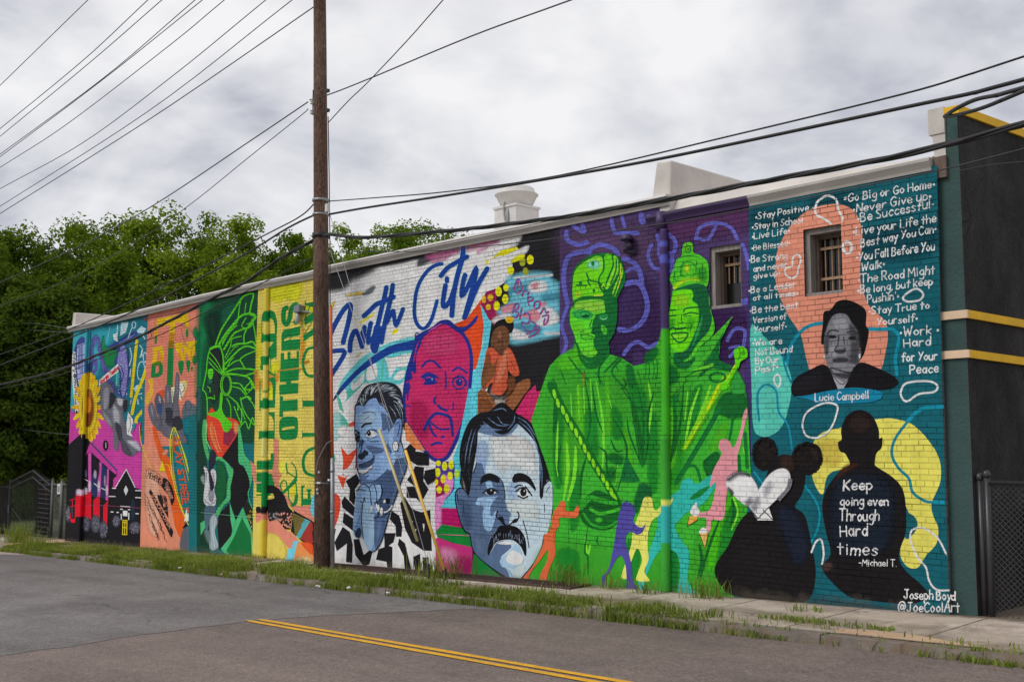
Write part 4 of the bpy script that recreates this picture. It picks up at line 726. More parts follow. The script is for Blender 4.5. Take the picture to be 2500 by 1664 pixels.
for w, s in ((15, '240,0 246,260'), (14, '330,30 375,300 382,520 370,700'), (20, '120,470 130,650 100,870'), (22, '185,490 175,700 130,870'), (14, '60,320 50,560 60,700'), (12, '410,120 440,220'), (16, '1060,80 1000,260 960,480'), (16, '980,100 960,300'), (20, '1140,60 1090,220 1000,420'), (14, '700,40 720,200 700,420'), (12, '480,620 470,760'), (14, '1300,840 1330,960 1290,1080'), (14, '1370,500 1400,620'), (12, '250,1130 270,1250 290,1180'), (14, '200,60 210,300'), (14, '150,120 160,360'), (12, '290,20 300,240')): L('#78e030', w*1.25, s, taper=.6)
for w, s in ((9, '450,0 560,120 600,330 650,640'), (9, '600,0 660,250 662,640'), (12, '450,290 530,440 545,560 480,810'), (9, '660,640 600,500 560,380 548,280'), (8, '500,60 600,200 690,240'), (11, '345,490 400,540 402,640'), (10, '270,1060 250,1230 270,1270 272,1420'), (9, '345,1120 335,1160 352,1190'), (8, '130,1000 140,1290'), (8, '195,1080 180,1390'), (26, '40,40 45,200 30,400'), (9, '300,40 330,260 380,400'), (9, '690,240 700,440 670,620'), (14, '260,560 225,700 220,860'), (22, '880,120 890,380 860,600'), (12, '950,40 930,300 880,560'), (12, '1000,60 980,300'), (12, '860,150 980,20'), (10, '430,430 470,520 520,520'), (10, '400,560 420,700 480,640'), (24, '590,160 640,420 660,600'), (12, '740,100 700,260 690,420'), (10, '520,0 540,60 500,90'), (16, '1210,990 1130,1200 1060,1450'), (24, '1290,860 1310,960 1280,1050'), (20, '1060,1180 1080,1300 1050,1420'), (10, '110,1420 115,1300'), (10, '250,20 290,300 260,470'), (10, '80,480 60,640 90,760')): L('#0b6224', w*1.3, s, taper=.75)
for s in ('545,555 642,735 590,742 500,735 530,620',): P('#0f6c34', s)
F('#0d6e2e', 26, '440,540 520,560 500,620 410,580', .8); F('#0d6e2e', 30, '390,660 460,640 470,720 400,740', .6); F('#0b5f30', 26, '640,760 700,770 720,850 660,880 620,960 600,900'); F('#0c6428', 20, '1165,255 1235,120 1385,130 1398,262 1290,292 1200,262'); F('#3aa83a', 26, '1280,10 1350,0 1380,100 1300,120', .8)
L('#0f7030', 34, '1200,230 1105,400 975,620 900,740'); L('#0f7030', 46, '1300,290 1275,440', taper=.6); L('#0d6430', 26, '1100,600 1180,540 1120,690'); L('#0f7030', 20, '915,710 980,632 1040,640 1072,742'); LS('#0f7030', 26, '1340,560 1350,700', '1385,400 1400,640', '1100,760 1000,850'); F('#0c6428', 20, '1090,610 1200,540 1180,640 1130,700'); P('#0d6e2e', '870,150 915,110 912,180 880,190'); E('#0d6e2e', 888, 212, 16, 16)
P('#7fca1c', '1235,-20 1290,-20 1112,262 962,520 938,512 1060,272'); L('#c8e010', 14, '1200,60 1120,230'); L('#a8d414', 12, '1060,330 960,500'); L('#4c9c1c', 10, '1275,0 1110,290 980,500')
# rope, hand
L('#0d6c22', 58, '10,60 100,240 230,450 310,600 400,740 470,870 505,930')
for (x, y) in ((35, 120), (60, 185), (95, 235), (125, 290), (155, 345), (190, 395), (220, 450), (250, 505), (280, 560), (312, 610), (345, 665), (380, 715), (410, 765), (440, 815), (465, 860)): E('#86d822', x, y, 34, 12, 78)
S('#0d6424', '212,930 250,860 330,800 430,838 502,900 505,990 430,1072 320,1075 235,1025', 4); L('#2f9f2a', 36, '228,920 285,855 330,862 400,880 470,895'); L('#3fb42c', 22, '290,930 350,965 420,955 490,935'); L('#0a4f1c', 14, '300,900 360,920 480,915'); L('#2f9f2a', 16, '240,960 300,1040 400,1062 480,1020'); FE('#3fb42c', 16, 350, 1010, 24, 18)
# head one
R('I')
S(gd, '193,700 203,590 250,515 350,445 450,425 555,432 615,478 645,560 660,640 635,720 585,830 578,1000 562,1080 525,1130 512,1200 520,1290 440,1362 350,1372 265,1310 212,1240 215,1140 178,1050 168,950 188,890 208,860')
S('#70dc1a', '200,700 212,600 260,530 360,468 420,448 458,470 462,560 440,620 420,680 440,740 470,780 440,800 330,795 215,842 198,780', 4); S('#86dc3a', '330,490 430,450 455,480 455,560 400,560 340,550', 3); FE('#7fe6b4', 26, 385, 525, 56, 34); E('#1c7a34', 376, 516, 15, 22); S('#5fcb16', '478,445 540,440 548,520 500,640 470,740 440,700 430,640 470,560', 3); S('#7fd62a', '555,450 590,470 600,560 560,660 500,740 480,730 520,640 552,540', 3); S('#7fd62a', '612,510 640,600 610,680 570,800 545,770 580,660', 3)
for s in ('465,440 472,560 430,640 440,700 495,745', '545,440 552,540 505,640', '602,490 602,600 560,700', '320,600 350,660 430,680 485,745', '200,852 280,808 400,800 470,822', '580,480 575,580 530,690', '625,560 605,660 555,800', '230,702 320,705', '330,660 350,700'): L(gd, 13, s)
EE(gd, (268, 683, 15, 15), (385, 750, 13, 15)); LS('#c8e83c', 9, '615,540 618,640 590,740', '250,800 265,770', '450,720 470,700', '380,795 460,790'); FE('#b8e030', 16, 240, 780, 12, 26, 30)
S('#5cd42c', '212,900 250,842 470,832 492,930 402,962 380,1060 360,1112 396,1142 380,1182 392,1252 412,1290 380,1322 300,1312 240,1212 213,1130 180,1040 178,950 195,890', 4); F('#94ec44', 30, '240,850 460,840 470,920 280,940 230,930', .8); F('#6cd02c', 26, '220,1040 300,1060 290,1110 220,1100', .7); S('#2fa84a', '212,920 330,920 380,960 340,1000 240,990 200,960', 3)
S('#0d6a30', '480,832 585,832 574,1082 512,1202 482,1292 402,1332 420,1252 392,1202 402,1132 370,1082 392,982 482,952', 4); S('#4cc22e', '450,1050 482,1060 502,1100 482,1132 450,1092', 3); S('#1f8a44', '430,960 500,950 500,1000 440,1000', 3); LS('#8fe8a8', 6, '440,985 470,1000 500,985')
LS(gd, 8, '270,945 310,925 350,955', '250,920 300,905', '265,1110 300,1102 270,1140 300,1172 385,1168', '300,1130 370,1120', '240,1210 290,1310 350,1340', '370,1000 350,1060 390,1080'); S('#0d5a2a', '272,975 318,955 348,972 312,988', 3); S('#62cc2e', '280,1112 330,1102 370,1130 300,1150', 3); L('#0d6a2e', 7, '270,1140 330,1132 384,1150'); S('#66cc2a', '280,1262 400,1260 410,1300 370,1325 300,1310', 3)
F('#55c824', 40, '60,1360 200,1260 230,1230 280,1330 240,1420 100,1440', .8); LS(gd, 14, '170,1330 240,1420 330,1520', '235,1210 270,1340', '520,1300 430,1420 440,1560', '600,1330 480,1450', '620,1340 540,1450 620,1560', '30,1520 60,1568'); F(gd, 30, '670,1400 720,1420 740,1568 690,1568'); F(gd, 24, '260,1320 350,1380 480,1330 430,1400 330,1420'); F('#0d6e2e', 30, '820,1340 850,1280 930,1240 940,1300 860,1380', .8)
for x in (830, 860, 900, 930): L('#10762a', 9, f'{x},1350 {x+8},1440 {x-4},1520')
for s in ('100,1450 140,1560', '300,1440 310,1568', '400,1460 470,1568', '560,1380 600,1440', '770,1450 800,1568', '980,1140 960,1300 990,1450', '1010,1220 1060,1330', '1130,1390 1050,1520', '1180,1500 1330,1410'): L('#10762a', 9, s)
F('#57c824', 24, '960,1180 1000,1100 1000,1500 960,1500', .9); F('#8a9a30', 14, '285,1460 305,1460 305,1568 290,1568', .6)
# head two
S('#52c42a', '1152,410 1165,350 1205,330 1246,350 1252,420 1300,440 1372,500 1384,600 1378,690 1345,760 1385,790 1405,930 1425,1000 1435,1085 1402,1155 1322,1225 1242,1325 1180,1365 1098,1335 1055,1250 1018,1130 1012,1050 1048,900 1068,760 1085,740 1045,650 1078,560 1108,480 1148,450', 5)
FE('#6fcf20', 20, 1203, 380, 36, 40); RING(gd, 9, 1205, 390, 22, 32); E(gd, 1205, 390, 9, 12); RING('#2a8c2c', 10, 1205, 570, 70, 70); LS('#2a8c2c', 10, '1120,470 1200,450 1300,460', '1080,640 1130,690', '1280,500 1270,600', '1330,520 1330,640', '1160,500 1140,620', '1090,580 1080,660'); FE('#c0d828', 20, 1195, 560, 16, 34); L('#a8d81c', 28, '1085,725 1150,675 1220,650 1310,655'); L('#6fc424', 18, '1090,690 1170,645 1300,640'); F('#2a8c2c', 30, '1290,560 1360,560 1360,660 1300,660', .6)
S('#0c5f36', '1080,745 1180,708 1300,690 1372,735 1392,900 1412,990 1382,1100 1292,1202 1202,1335 1120,1352 1085,1290 1182,1272 1252,1150 1297,1010 1292,880 1240,830 1252,780 1200,740', 4); S('#68dc14', '1090,762 1222,740 1250,790 1240,842 1290,890 1292,1000 1242,1152 1182,1262 1102,1272 1050,1202 1018,1062 1050,902', 4)
F('#94ec28', 30, '1090,800 1200,790 1200,880 1090,880', .7); F('#3aa82c', 30, '1050,1000 1090,1000 1080,1060 1040,1060', .6); F('#3fb020', 30, '1200,1000 1270,1000 1240,1090 1190,1080', .6); L('#1f8c44', 26, '1240,1230 1300,1100 1330,960', taper=.8); LS('#3aa44c', 8, '1270,1150 1310,1030')
LS('#0d6a2e', 12, '1165,932 1192,902 1290,892', '1168,962 1230,940 1292,952', '1038,970 1100,966', '1044,918 1096,916'); LS('#0d6a2e', 8, '1150,960 1148,1010 1165,1025', '1170,975 1230,968', '1115,1020 1130,1030 1165,1028', '1240,1040 1225,1100'); L('#0d6a2e', 18, '1048,1082 1075,1070 1110,1082 1182,1072'); LC('#0d6a2e', 13, '1062,1130 1110,1115 1202,1120 1172,1182 1112,1192'); L('#9ae03a', 12, '1080,1140 1120,1150 1180,1138')
P('#46b52e', '1592,972 1420,1152 1382,1292 1302,1352 1202,1402 1282,1432 1392,1302 1502,1152'); S('#0d6a32', '1512,1110 1472,1240 1482,1352 1572,1392 1582,1452 1402,1422 1302,1502 1332,1402 1402,1302', 3); LL('#57c824', 7, '1590,978 1500,1090 1420,1160'); F('#0c6432', 26, '1080,1300 1180,1370 1260,1330 1200,1420 1100,1400'); F('#0d6a32', 30, '1000,1420 1080,1400 1120,1520 1010,1568', .8)
for s in ('1250,1440 1400,1400 1420,1380', '1240,1480 1330,1450'): L('#6ccf2c', 26, s, taper=.8)
S('#5fd414', '1605,1270 1665,1232 1712,1255 1722,1325 1665,1362 1642,1420 1600,1500 1545,1600 1480,1600 1590,1430 1615,1370', 4); L('#b8e010', 12, '1610,1400 1540,1530'); FE('#3fae14', 14, 1685, 1290, 14, 20); LS('#2c8c1c', 8, '1650,1250 1660,1300 1640,1350', '1640,1420 1560,1560')
S('#2f9a3c', '1640,1450 1690,1568 1700,1640 1600,1640 1600,1520', 3); RING(gd, 16, 1460, 1500, 70, 40)
# silhouettes
panel('small flat coloured silhouettes of people painted low on green wall')
R('H'); OG = '#e8663e'
S(OG, '1045,905 1060,868 1088,852 1110,880 1112,930 1170,936 1190,910 1217,893 1215,942 1190,988 1062,986 1060,1045 1030,1092 1022,1180 1026,1282 980,1392 948,1500 913,1500 910,1432 960,1332 970,1240 900,1332 830,1422 805,1500 772,1480 775,1455 860,1352 928,1202 934,1130 982,1090 1010,950', 3); LL('#b04a2e', 7, '985,1075 1040,1085'); LL('#e8663e', 12, '1200,895 1203,930')
R('J')
S('#2fb0a4', '935,742 980,714 1018,730 1030,752 1060,750 1150,690 1140,770 1188,720 1160,802 1080,902 980,952 920,1012 888,1062 940,1162 990,1242 980,1440 1035,1525 918,1520 925,1382 910,1262 850,1212 820,1200 760,1252 700,1372 680,1402 700,1252 760,1080 770,930 850,922 860,842 920,800', 4); S('#0e7a34', '1140,770 1060,850 990,862 1060,800', 3); P('#2fb0a4', '625,1440 680,1440 672,1505 640,1505')
S('#f4de66', '656,890 670,855 690,845 725,855 735,920 750,942 765,935 800,900 840,892 875,850 860,900 800,950 765,988 730,1012 702,1090 696,1200 702,1290 672,1372 702,1422 706,1442 618,1438 630,1372 656,1290 622,1210 580,1302 548,1382 552,1425 508,1412 540,1312 580,1182 590,1100 620,1002 640,952', 4); LS('#b09a3a', 5, '670,890 690,895 700,880', '690,845 700,870')
S('#4d479a', '505,935 520,890 545,880 550,862 556,884 590,900 607,960 592,1010 622,1052 660,1062 682,1033 662,1092 622,1112 570,1092 542,1130 546,1200 560,1232 582,1332 592,1440 632,1500 552,1505 548,1440 540,1332 510,1262 470,1292 430,1372 402,1412 402,1495 375,1470 373,1412 420,1352 450,1222 465,1132 480,1032', 4)
PK = '#f0909a'
S(PK, '1397,218 1402,262 1386,332 1352,490 1332,560 1330,680 1272,722 1252,862 1232,1002 1152,1010 1140,1082 1108,1100 1110,1000 1058,992 1058,960 1130,942 1162,862 1180,742 1138,775 1160,662 1220,545 1200,505 1208,450 1250,437 1285,470 1290,490 1312,490 1352,380 1372,270', 4)
P('#dca444', '990,985 1052,978 1046,1012 985,1052 975,1055'); S('#eeeae6', '1000,965 1005,930 1040,885 1050,920 1065,950 1040,985', 3); P('#e0b060', '1063,1100 1127,1100 1105,1208 1098,1205'); S('#eeeae6', '1060,1102 1075,1070 1098,1065 1122,1098', 3); LL('#3a2a1a', 5, '990,990 975,1055 1050,1010'); LL('#3a2a1a', 5, '1065,1110 1102,1210 1128,1100')
# ---- panel 8: teal panel with hand lettering
panel('teal mural panel with white handwritten mottoes, portrait and two dark silhouettes')
R('Z')
P('#0b5d69', '1836,480 2294,380 2309,1000 2328,1560 1790,1520 1842,1180 1842,900'); R('L'); P('#0b5d69', '228,130 240,740 300,1600 1390,1650 1346,300 1334,0'); F('#0a4c5a', 60, '300,1420 900,1480 1300,1520 1380,1600 300,1560', .6)
R('K')
for s in ('600,330 900,290 900,420 620,440', '150,430 500,420 480,520 160,560', '1000,600 1500,500 1500,760 1000,800'): F('#0a4a58', 60, s, .6)
SA = '#f08c74'
S(SA, '640,398 730,380 820,380 915,428 965,520 982,640 972,780 964,900 978,1000 1032,1150 1150,1262 1178,1370 1160,1500 1120,1640 1000,1720 640,1720 562,1580 520,1400 480,1320 420,1232 352,1082 318,950 322,800 345,700 420,560 530,450')
L('#1288a0', 26, '395,1700 410,1560 440,1450 510,1350 590,1300 690,1282'); L('#1288a0', 26, '1020,1330 1100,1332 1200,1330 1255,1370 1255,1450 1235,1560 1250,1680'); LL('#1288a0', 26, '1020,1330 1200,1330')
R('L')
S('#55c0ae', '220,-150 300,-90 370,-20 440,90 462,200 440,340 400,440 340,488 280,492 236,440 225,200'); LS('#1288a0', 13, '270,400 260,250 310,190 370,230 385,350 440,430 465,575'); LS('#127a96', 12, '410,0 415,60 440,140 460,180'); LS('#1288a0', 13, '530,778 590,850 625,940 612,1040 570,1120', '240,700 290,770 330,800'); L('#1288a0', 22, '1345,320 1220,335 1140,410 1068,510 1050,600 1090,680 1150,740 1172,820 1240,870 1350,880')
YE = '#e6d15e'
S(YE, '585,545 630,480 690,455 760,440 860,405 960,393 1060,390 1180,430 1282,540 1332,640 1334,760 1285,880 1290,950 1322,1030 1312,1120 1252,1190 1202,1262 1140,1255 1098,1180 1130,1080 1202,1010 1150,940 1120,880 1002,700 700,700 642,835 580,720')
F('#d0bc50', 30, '600,540 740,520 740,660 620,640', .7); S('#0f5a62', '1130,950 1180,960 1202,1010 1180,1060 1130,1092', 3)
L('#1a7f8e', 17, '1140,410 1068,510 1050,600 1090,680 1150,740 1172,820 1240,870 1290,880')
SB = '#191719'
S(SB, '752,450 788,370 860,338 932,370 972,450 976,505 994,500 990,560 960,592 950,650 962,672 1052,730 1112,800 1132,900 1132,1050 1092,1180 1122,1270 1232,1370 1262,1432 1152,1475 900,1452 800,1432 700,1350 640,1262 690,1180 662,1050 640,900 672,790 752,690 802,660 790,620 772,592 745,580 733,530 755,510', 4)
FE('#2a201e', 40, 860, 420, 70, 60); F('#4a2a20', 18, '750,690 800,655 850,660 760,720 700,790', .7); F('#1c2634', 50, '720,760 1000,740 1060,900 1000,1160 720,1150', .8); F('#4a3a36', 18, '640,1240 690,1230 700,1270 650,1280', .7)
S(SB, '236,575 258,520 310,503 358,520 375,590 352,652 300,690 252,652', 4); S(SB, '468,605 510,545 570,530 628,560 638,640 590,705 530,718 478,685', 4); S(SB, '370,622 430,600 500,640 542,720 522,830 480,905 540,962 582,1150 602,1300 562,1445 400,1468 120,1425 48,1372 8,1290 28,1220 90,1130 150,1000 220,930 330,880 308,740', 4)
for (x, y, r, q) in ((305, 597, 70, 92), (553, 624, 86, 92)):
    for k in range(46):
        t = 2*math.pi*k/46; E(SB, x+r*math.cos(t)*rr.uniform(.93, 1.02), y+q*math.sin(t)*rr.uniform(.93, 1.02), rr.uniform(6, 11), rr.uniform(6, 11))
    for k in range(40): t = rr.uniform(0, 6.28); s = rr.uniform(.2, .9); RING('#2c2220', 3, x+r*s*math.cos(t), y+q*s*math.sin(t), rr.uniform(4, 8), rr.uniform(4, 8))
F('#3a2a24', 30, '400,620 460,610 480,680 420,700', .7); F('#3a2c28', 20, '580,560 620,580 620,640 590,600', .6); F('#20283a', 40, '380,940 480,930 560,1150 480,1240', .7); F('#262224', 30, '120,1100 300,1100 330,1350 100,1330', .6)
HT = '#dadade'
F('#e2e2e5', 6, '75,782 92,730 150,704 215,722 262,800 240,850 205,902 130,850'); F('#e2e2e5', 6, '215,892 272,806 330,722 390,684 440,690 460,740 440,800 380,860 330,908 270,975 236,930')
F('#4a4a52', 26, '84,745 130,704 190,706 215,724 150,722 100,752', .85); F('#70707a', 22, '190,880 220,850 232,880 206,904', .8); F('#8a8a92', 26, '400,850 448,790 458,740 446,800 390,862', .7); F('#9a9aa2', 22, '230,900 262,850 280,870 250,930', .7); F('#a4a4ac', 24, '300,800 340,760 350,800 310,850', .6)
P('#dadade', '262,965 330,905 358,985 265,985'); LS('#4a4a52', 6, '225,925 270,975', '268,975 330,910', '300,925 355,980'); F('#3c3c44', 12, '85,790 120,820 105,840', .8)
# portrait
R('K')
S('#121215', '688,1200 740,1182 790,1120 870,1108 970,1150 1012,1200 1010,1300 1032,1350 1002,1500 962,1560 950,1450 700,1450 668,1420 680,1300', 4)
F('#74747a', 10, '740,1252 790,1212 860,1220 900,1280 942,1340 952,1430 972,1520 940,1620 880,1690 800,1700 730,1640 700,1540 690,1430 702,1350'); F('#45454b', 34, '880,1300 945,1350 960,1500 930,1620 880,1600 900,1450', .8); F('#9a9aa0', 30, '760,1260 860,1240 870,1330 780,1330', .8); F('#94949a', 24, '720,1460 780,1450 790,1540 730,1540', .8); F('#4a4a50', 24, '700,1380 730,1370 715,1520 695,1470', .8)
S('#1c1c20', '722,1392 752,1375 790,1388 756,1402', 3); S('#1c1c20', '872,1400 905,1382 935,1396 905,1410', 3); LS('#2c2c30', 9, '715,1360 750,1338 800,1346', '870,1356 910,1345 945,1362'); LS('#3c3c42', 9, '800,1380 795,1450 770,1490 800,1506 850,1500 850,1470', '840,1390 845,1440'); F('#3a3a40', 14, '780,1490 850,1485 840,1512 790,1512', .9); F('#35353a', 12, '760,1560 820,1548 870,1555 860,1580 770,1582', .9); F('#4a4a50', 14, '740,1620 890,1610 870,1650 770,1650', .6); FE('#d0d0d4', 8, 962, 1535, 8, 16); FE('#d0d0d4', 8, 692, 1540, 6, 14); LS('#6a6a70', 5, '720,1420 770,1425', '880,1425 930,1425', '735,1540 760,1500', '890,1560 870,1510')
R('L')
F('#7c7c82', 12, '680,70 830,70 840,140 760,230 710,150', .95); F('#3a3a40', 14, '690,90 800,120 830,90 800,150 720,140', .8); P('#a2a2aa', '706,142 770,180 805,138 762,232 728,232'); LS('#4a4a52', 5, '706,142 760,190 805,140')
S('#161418', '462,190 500,140 580,98 640,72 680,92 705,150 735,228 700,234 640,246 560,258 500,270 462,240', 4); S('#161418', '765,228 790,170 822,100 870,60 960,90 1060,140 1088,180 1050,212 980,222 900,216 830,214', 4); P('#161418', '700,140 740,236 640,248 640,120'); F('#2a282e', 20, '480,180 620,110 640,200 500,240', .5)
S('#117c9e', '480,262 560,252 700,222 840,208 980,230 990,268 900,295 640,302 560,275', 4)
T('#d6e4ea', 'Lucie Campbell', 600, 288, 916, 272, 44, 6, jit=.3)
WO = '#e6e6ea'
R('K'); L(WO, 17, '740,525 690,490 640,465 622,430 640,360 712,315 780,342 800,420 830,480 828,505'); RING(WO, 20, 868, 708, 33, 44); LC(WO, 13, '445,850 450,790 488,760 512,800 492,870 482,920 440,942 394,912 398,866'); LC(WO, 16, '1292,1092 1340,1045 1400,1022 1446,1062 1420,1108 1330,1120')
R('L'); LC(WO, 11, '526,425 555,350 650,300 722,308 730,350 690,450 620,500 550,490'); LC(WO, 12, '1104,225 1140,180 1262,170 1316,195 1300,232 1210,245 1140,288 1108,265'); LC(WO, 10, '355,160 378,130 396,160 382,206'); L(WO, 11, '578,1172 605,1110 636,1100 650,1180 640,1240'); L(WO, 11, '1370,1184 1320,1090 1240,1032 1172,1040 1160,1100 1200,1200 1250,1260 1270,1340 1312,1390 1385,1395')
R('K'); TX = '#e2e4ea'
for t, a, b, c, d, h, w in (('*Stay Positive *', 165, 497, 605, 423, 52, 9), ('*Stay in School', 140, 575, 525, 520, 50, 9), ('*Live Life*', 138, 648, 425, 602, 50, 9), ('*Be Blessed*', 135, 734, 425, 694, 46, 8), ('*Be Strong', 116, 826, 412, 792, 50, 9), ('and never', 148, 894, 410, 858, 44, 9), ('give up*', 150, 948, 352, 916, 40, 9), ('*Be a Leader', 112, 1058, 474, 1008, 46, 9), ('at all times*', 146, 1112, 490, 1074, 42, 9), ('*Be the best', 122, 1212, 494, 1166, 48, 9), ('Version of', 148, 1285, 402, 1252, 46, 9), ('Yourself*', 156, 1356, 402, 1328, 48, 9), ('*We are', 143, 1456, 370, 1440, 48, 9), ('Not Bound', 165, 1532, 446, 1504, 50, 9),
                            ('=Go Big or Go Home*', 842, 366, 1532, 252, 62, 11), ('*Never Give up*', 912, 447, 1506, 342, 66, 11), ('*Be Successful*', 946, 516, 1524, 404, 66, 11), ('*Live your Life the', 912, 616, 1545, 516, 66, 11), ('Best way You Can*', 970, 706, 1545, 592, 62, 11), ('*You Fall Before You', 938, 810, 1534, 728, 66, 11), ('Walk*', 975, 888, 1152, 858, 60, 11), ('*The Road Might', 946, 985, 1536, 908, 68, 11), ('*Be long, but keep', 946, 1062, 1520, 990, 58, 11), ("Pushin'*", 1022, 1132, 1258, 1102, 58, 11), ('*Stay True to', 1032, 1218, 1494, 1172, 56, 11), ('Yourself*', 1096, 1302, 1402, 1270, 56, 10), ('*Work *', 1270, 1384, 1562, 1362, 66, 11), ('Hard', 1300, 1468, 1506, 1452, 64, 12)): T(TX, t, a, b, c, d, h, w*.80)
R('L')
for t, a, b, c, d, h, w in (('By Our', 248, 68, 384, 60, 36, 7), ('Past*', 248, 128, 382, 102, 42, 8), ('for Your', 1108, 54, 1316, 44, 48, 9), ('Peace', 1156, 128, 1324, 116, 52, 9), ('Keep', 766, 812, 936, 802, 62, 10), ('going even', 746, 898, 1030, 896, 52, 9), ('Through', 742, 988, 976, 986, 66, 9), ('Hard', 748, 1080, 908, 1074, 66, 9), ('times', 732, 1182, 966, 1192, 72, 9), ("-Michael T.", 855, 1250, 1078, 1256, 40, 6), ('Joseph Boy', 1122, 1444, 1396, 1451, 52, 9), ('@JoeCoolArt', 1088, 1522, 1450, 1520, 58, 9)): T(TX, t, a, b, c, d, h, w*.85)
RING(TX, 8, 1411, 1438, 10, 13); L(TX, 9, '1423,1402 1422,1428 1423,1453')
# ================================================================ MATERIALS
M = {}
M['metal'] = simple('gutter_metal', '#b4afaa', .5, .0, .22, 3, .002, (.5, 1, 3))
M['purple_metal'] = simple('gutter_purple', '#45345c', .5, 0, .2, 4, .002)
M['membrane'] = simple('roof_membrane', '#d2cbc4', .7, 0, .26, 1.3, .008, None, 6)
M['fascia'] = simple('white_fascia', '#cfcac6', .6, 0, .15, 2, .002)
M['tin'] = simple('fan_tin', '#d6d2ce', .45, .1, .14, 5, .003)
def dark_wall():
    m, nt, N, L_, b_ = nodes('charcoal_stucco'); g = G(nt); co = g.n('ShaderNodeTexCoord').outputs['Object']
    n1 = g.noise(co, .55, 7, .65, .8); n2 = g.noise(co, 3.2, 6, .65, .4); st = g.noise(co, 2.5, 5, .6, .2, (1, 1, .15)); n3 = g.noise(co, 26, 5, .7)
    c = g.mix(g.ramp(g.math('ADD', g.math('MULTIPLY', n1, .55), g.math('ADD', g.math('MULTIPLY', n2, .25), g.math('MULTIPLY', st, .2))), (.40, 0), (.62, 1)), (.013, .012, .013), (.048, .045, .047))
    c = g.mix(1.0, c, g.ramp(n3, (.3, .7), (.7, 1.35)), 'MULTIPLY')
    vo = g.n('ShaderNodeTexVoronoi', feature='DISTANCE_TO_EDGE'); vo.inputs['Scale'].default_value = .7; q = g.n('ShaderNodeTexNoise'); q.inputs['Scale'].default_value = 2.0; g.l(co, q.inputs[0])
    va = g.n('ShaderNodeVectorMath', operation='MULTIPLY_ADD'); g.l(q.outputs['Color'], va.inputs[0]); va.inputs[1].default_value = (.8, .8, .8); g.l(co, va.inputs[2]); g.l(va.outputs[0], vo.inputs['Vector'])
    c = g.mix(g.math('MULTIPLY', g.ramp(vo.outputs['Distance'], (.004, .9), (.014, 0)), g.ramp(n1, (.5, 0), (.58, 1))), c, (.006, .006, .006))
    L_.new(c, b_.inputs['Base Color']); b_.inputs['Roughness'].default_value = .85; b_.inputs['Specular IOR Level'].default_value = .25
    L_.new(g.bump(g.math('ADD', g.math('MULTIPLY', n2, 1.5), n3), .02), b_.inputs['Normal']); return m
M['dark_stucco'] = dark_wall()
M['green_stucco'] = simple('grey_green_stucco', (.040, .085, .080), .85, 0, .3, 1.5, .012, None, 22)
M['cream'] = simple('cream_paint', '#e6c8a8', .7, 0, .12, 4, .004)
M['ochre'] = simple('ochre_paint', (.86, .50, .010), .7, 0, .15, 4, .004)
M['wood'] = simple('weathered_frame', (.30, .27, .25), .8, 0, .45, 9, .004, (6, 6, .6))
M['wood_dark'] = simple('brown_reveal', (.16, .11, .09), .8, 0, .5, 7, .004, (4, 4, .5))
M['rust'] = simple('rusty_bar', (.42, .27, .17), .8, 0, .4, 14, .002)
M['grate'] = simple('rusty_grate', (.085, .050, .040), .85, 0, .5, 6, .004)
M['void'] = simple('dark_glass', (.012, .012, .013), .18, 0, .3, 2, 0, spec=.5)
M['grey_metal'] = simple('galvanised', (.30, .31, .32), .45, .5, .2, 8, .001)
M['lamp_grey'] = simple('lamp_grey', (.22, .23, .25), .5, 0, .15, 8, .001)
M['lamp_glass'] = simple('lamp_glass', (.42, .44, .40), .15, 0, .1, 8, 0)
M['cable'] = simple('black_cable', (.018, .018, .02), .55, 0, .3, 5, .002)
M['wire'] = simple('dull_wire', (.045, .045, .05), .5, 0, .2, 5, 0)
M['thin_wire'] = simple('thin_wire', (.09, .09, .09), .5, 0, .2, 5, 0)
M['pale_wire'] = simple('pale_wire', (.32, .32, .33), .5, 0, .2, 5, 0)
M['porcelain'] = simple('porcelain', (.62, .61, .58), .3, 0, .1, 8, 0)
M['iron'] = simple('black_iron', (.026, .026, .028), .5, 0, .3, 8, .001)
M['yard_mesh'] = simple('black_mesh', (.085, .085, .085), .5, .2, .2, 8, .001)
M['black_post'] = simple('black_post', (.050, .050, .053), .35, .3, .2, 8, .001)
M['galv_fence'] = simple('dull_fence', (.11, .11, .105), .5, .3, .2, 8, .001)
M['orange_pipe'] = simple('orange_conduit', (.55, .12, .035), .6, 0, .2, 8, .001)
M['guard'] = simple('yellow_guard', (.80, .50, .075), .5, 0, .15, 4, .001)
M['guard_old'] = simple('faded_guard', (.55, .47, .22), .5, 0, .25, 4, .001)
M['line'] = simple('road_line', (.74, .38, .012), .75, 0, .25, 9, .002)
def worn(m):
    nt = m.node_tree; g = G(nt); co = g.n('ShaderNodeTexCoord').outputs['Object']; s = nt.nodes['Principled BSDF'].inputs['Base Color']; src = s.links[0].from_socket
    f = g.math('MULTIPLY', g.ramp(g.noise(co, 38, 4, .75), (.52, 0), (.60, 1)), g.ramp(g.noise(co, 1.6, 4, .6), (.42, .12), (.6, .8)))
    g.l(g.mix(f, src, (.16, .12, .10)), s)
worn(M['line'])
M['purple_pipe'] = simple('purple_pipe', (.045, .028, .07), .5, 0, .2, 6, .001)
M['salmon_sill'] = simple('salmon_sill', (.72, .26, .16), .75, 0, .15, 8, .004)
M['purple_sill'] = simple('purple_sill', (.055, .034, .08), .75, 0, .2, 8, .004)
M['litter'] = simple('litter_white', (.7, .7, .7), .6, 0, .2, 8, .002)
M['stone'] = simple('rubble', (.30, .22, .17), .9, 0, .3, 8, .006)
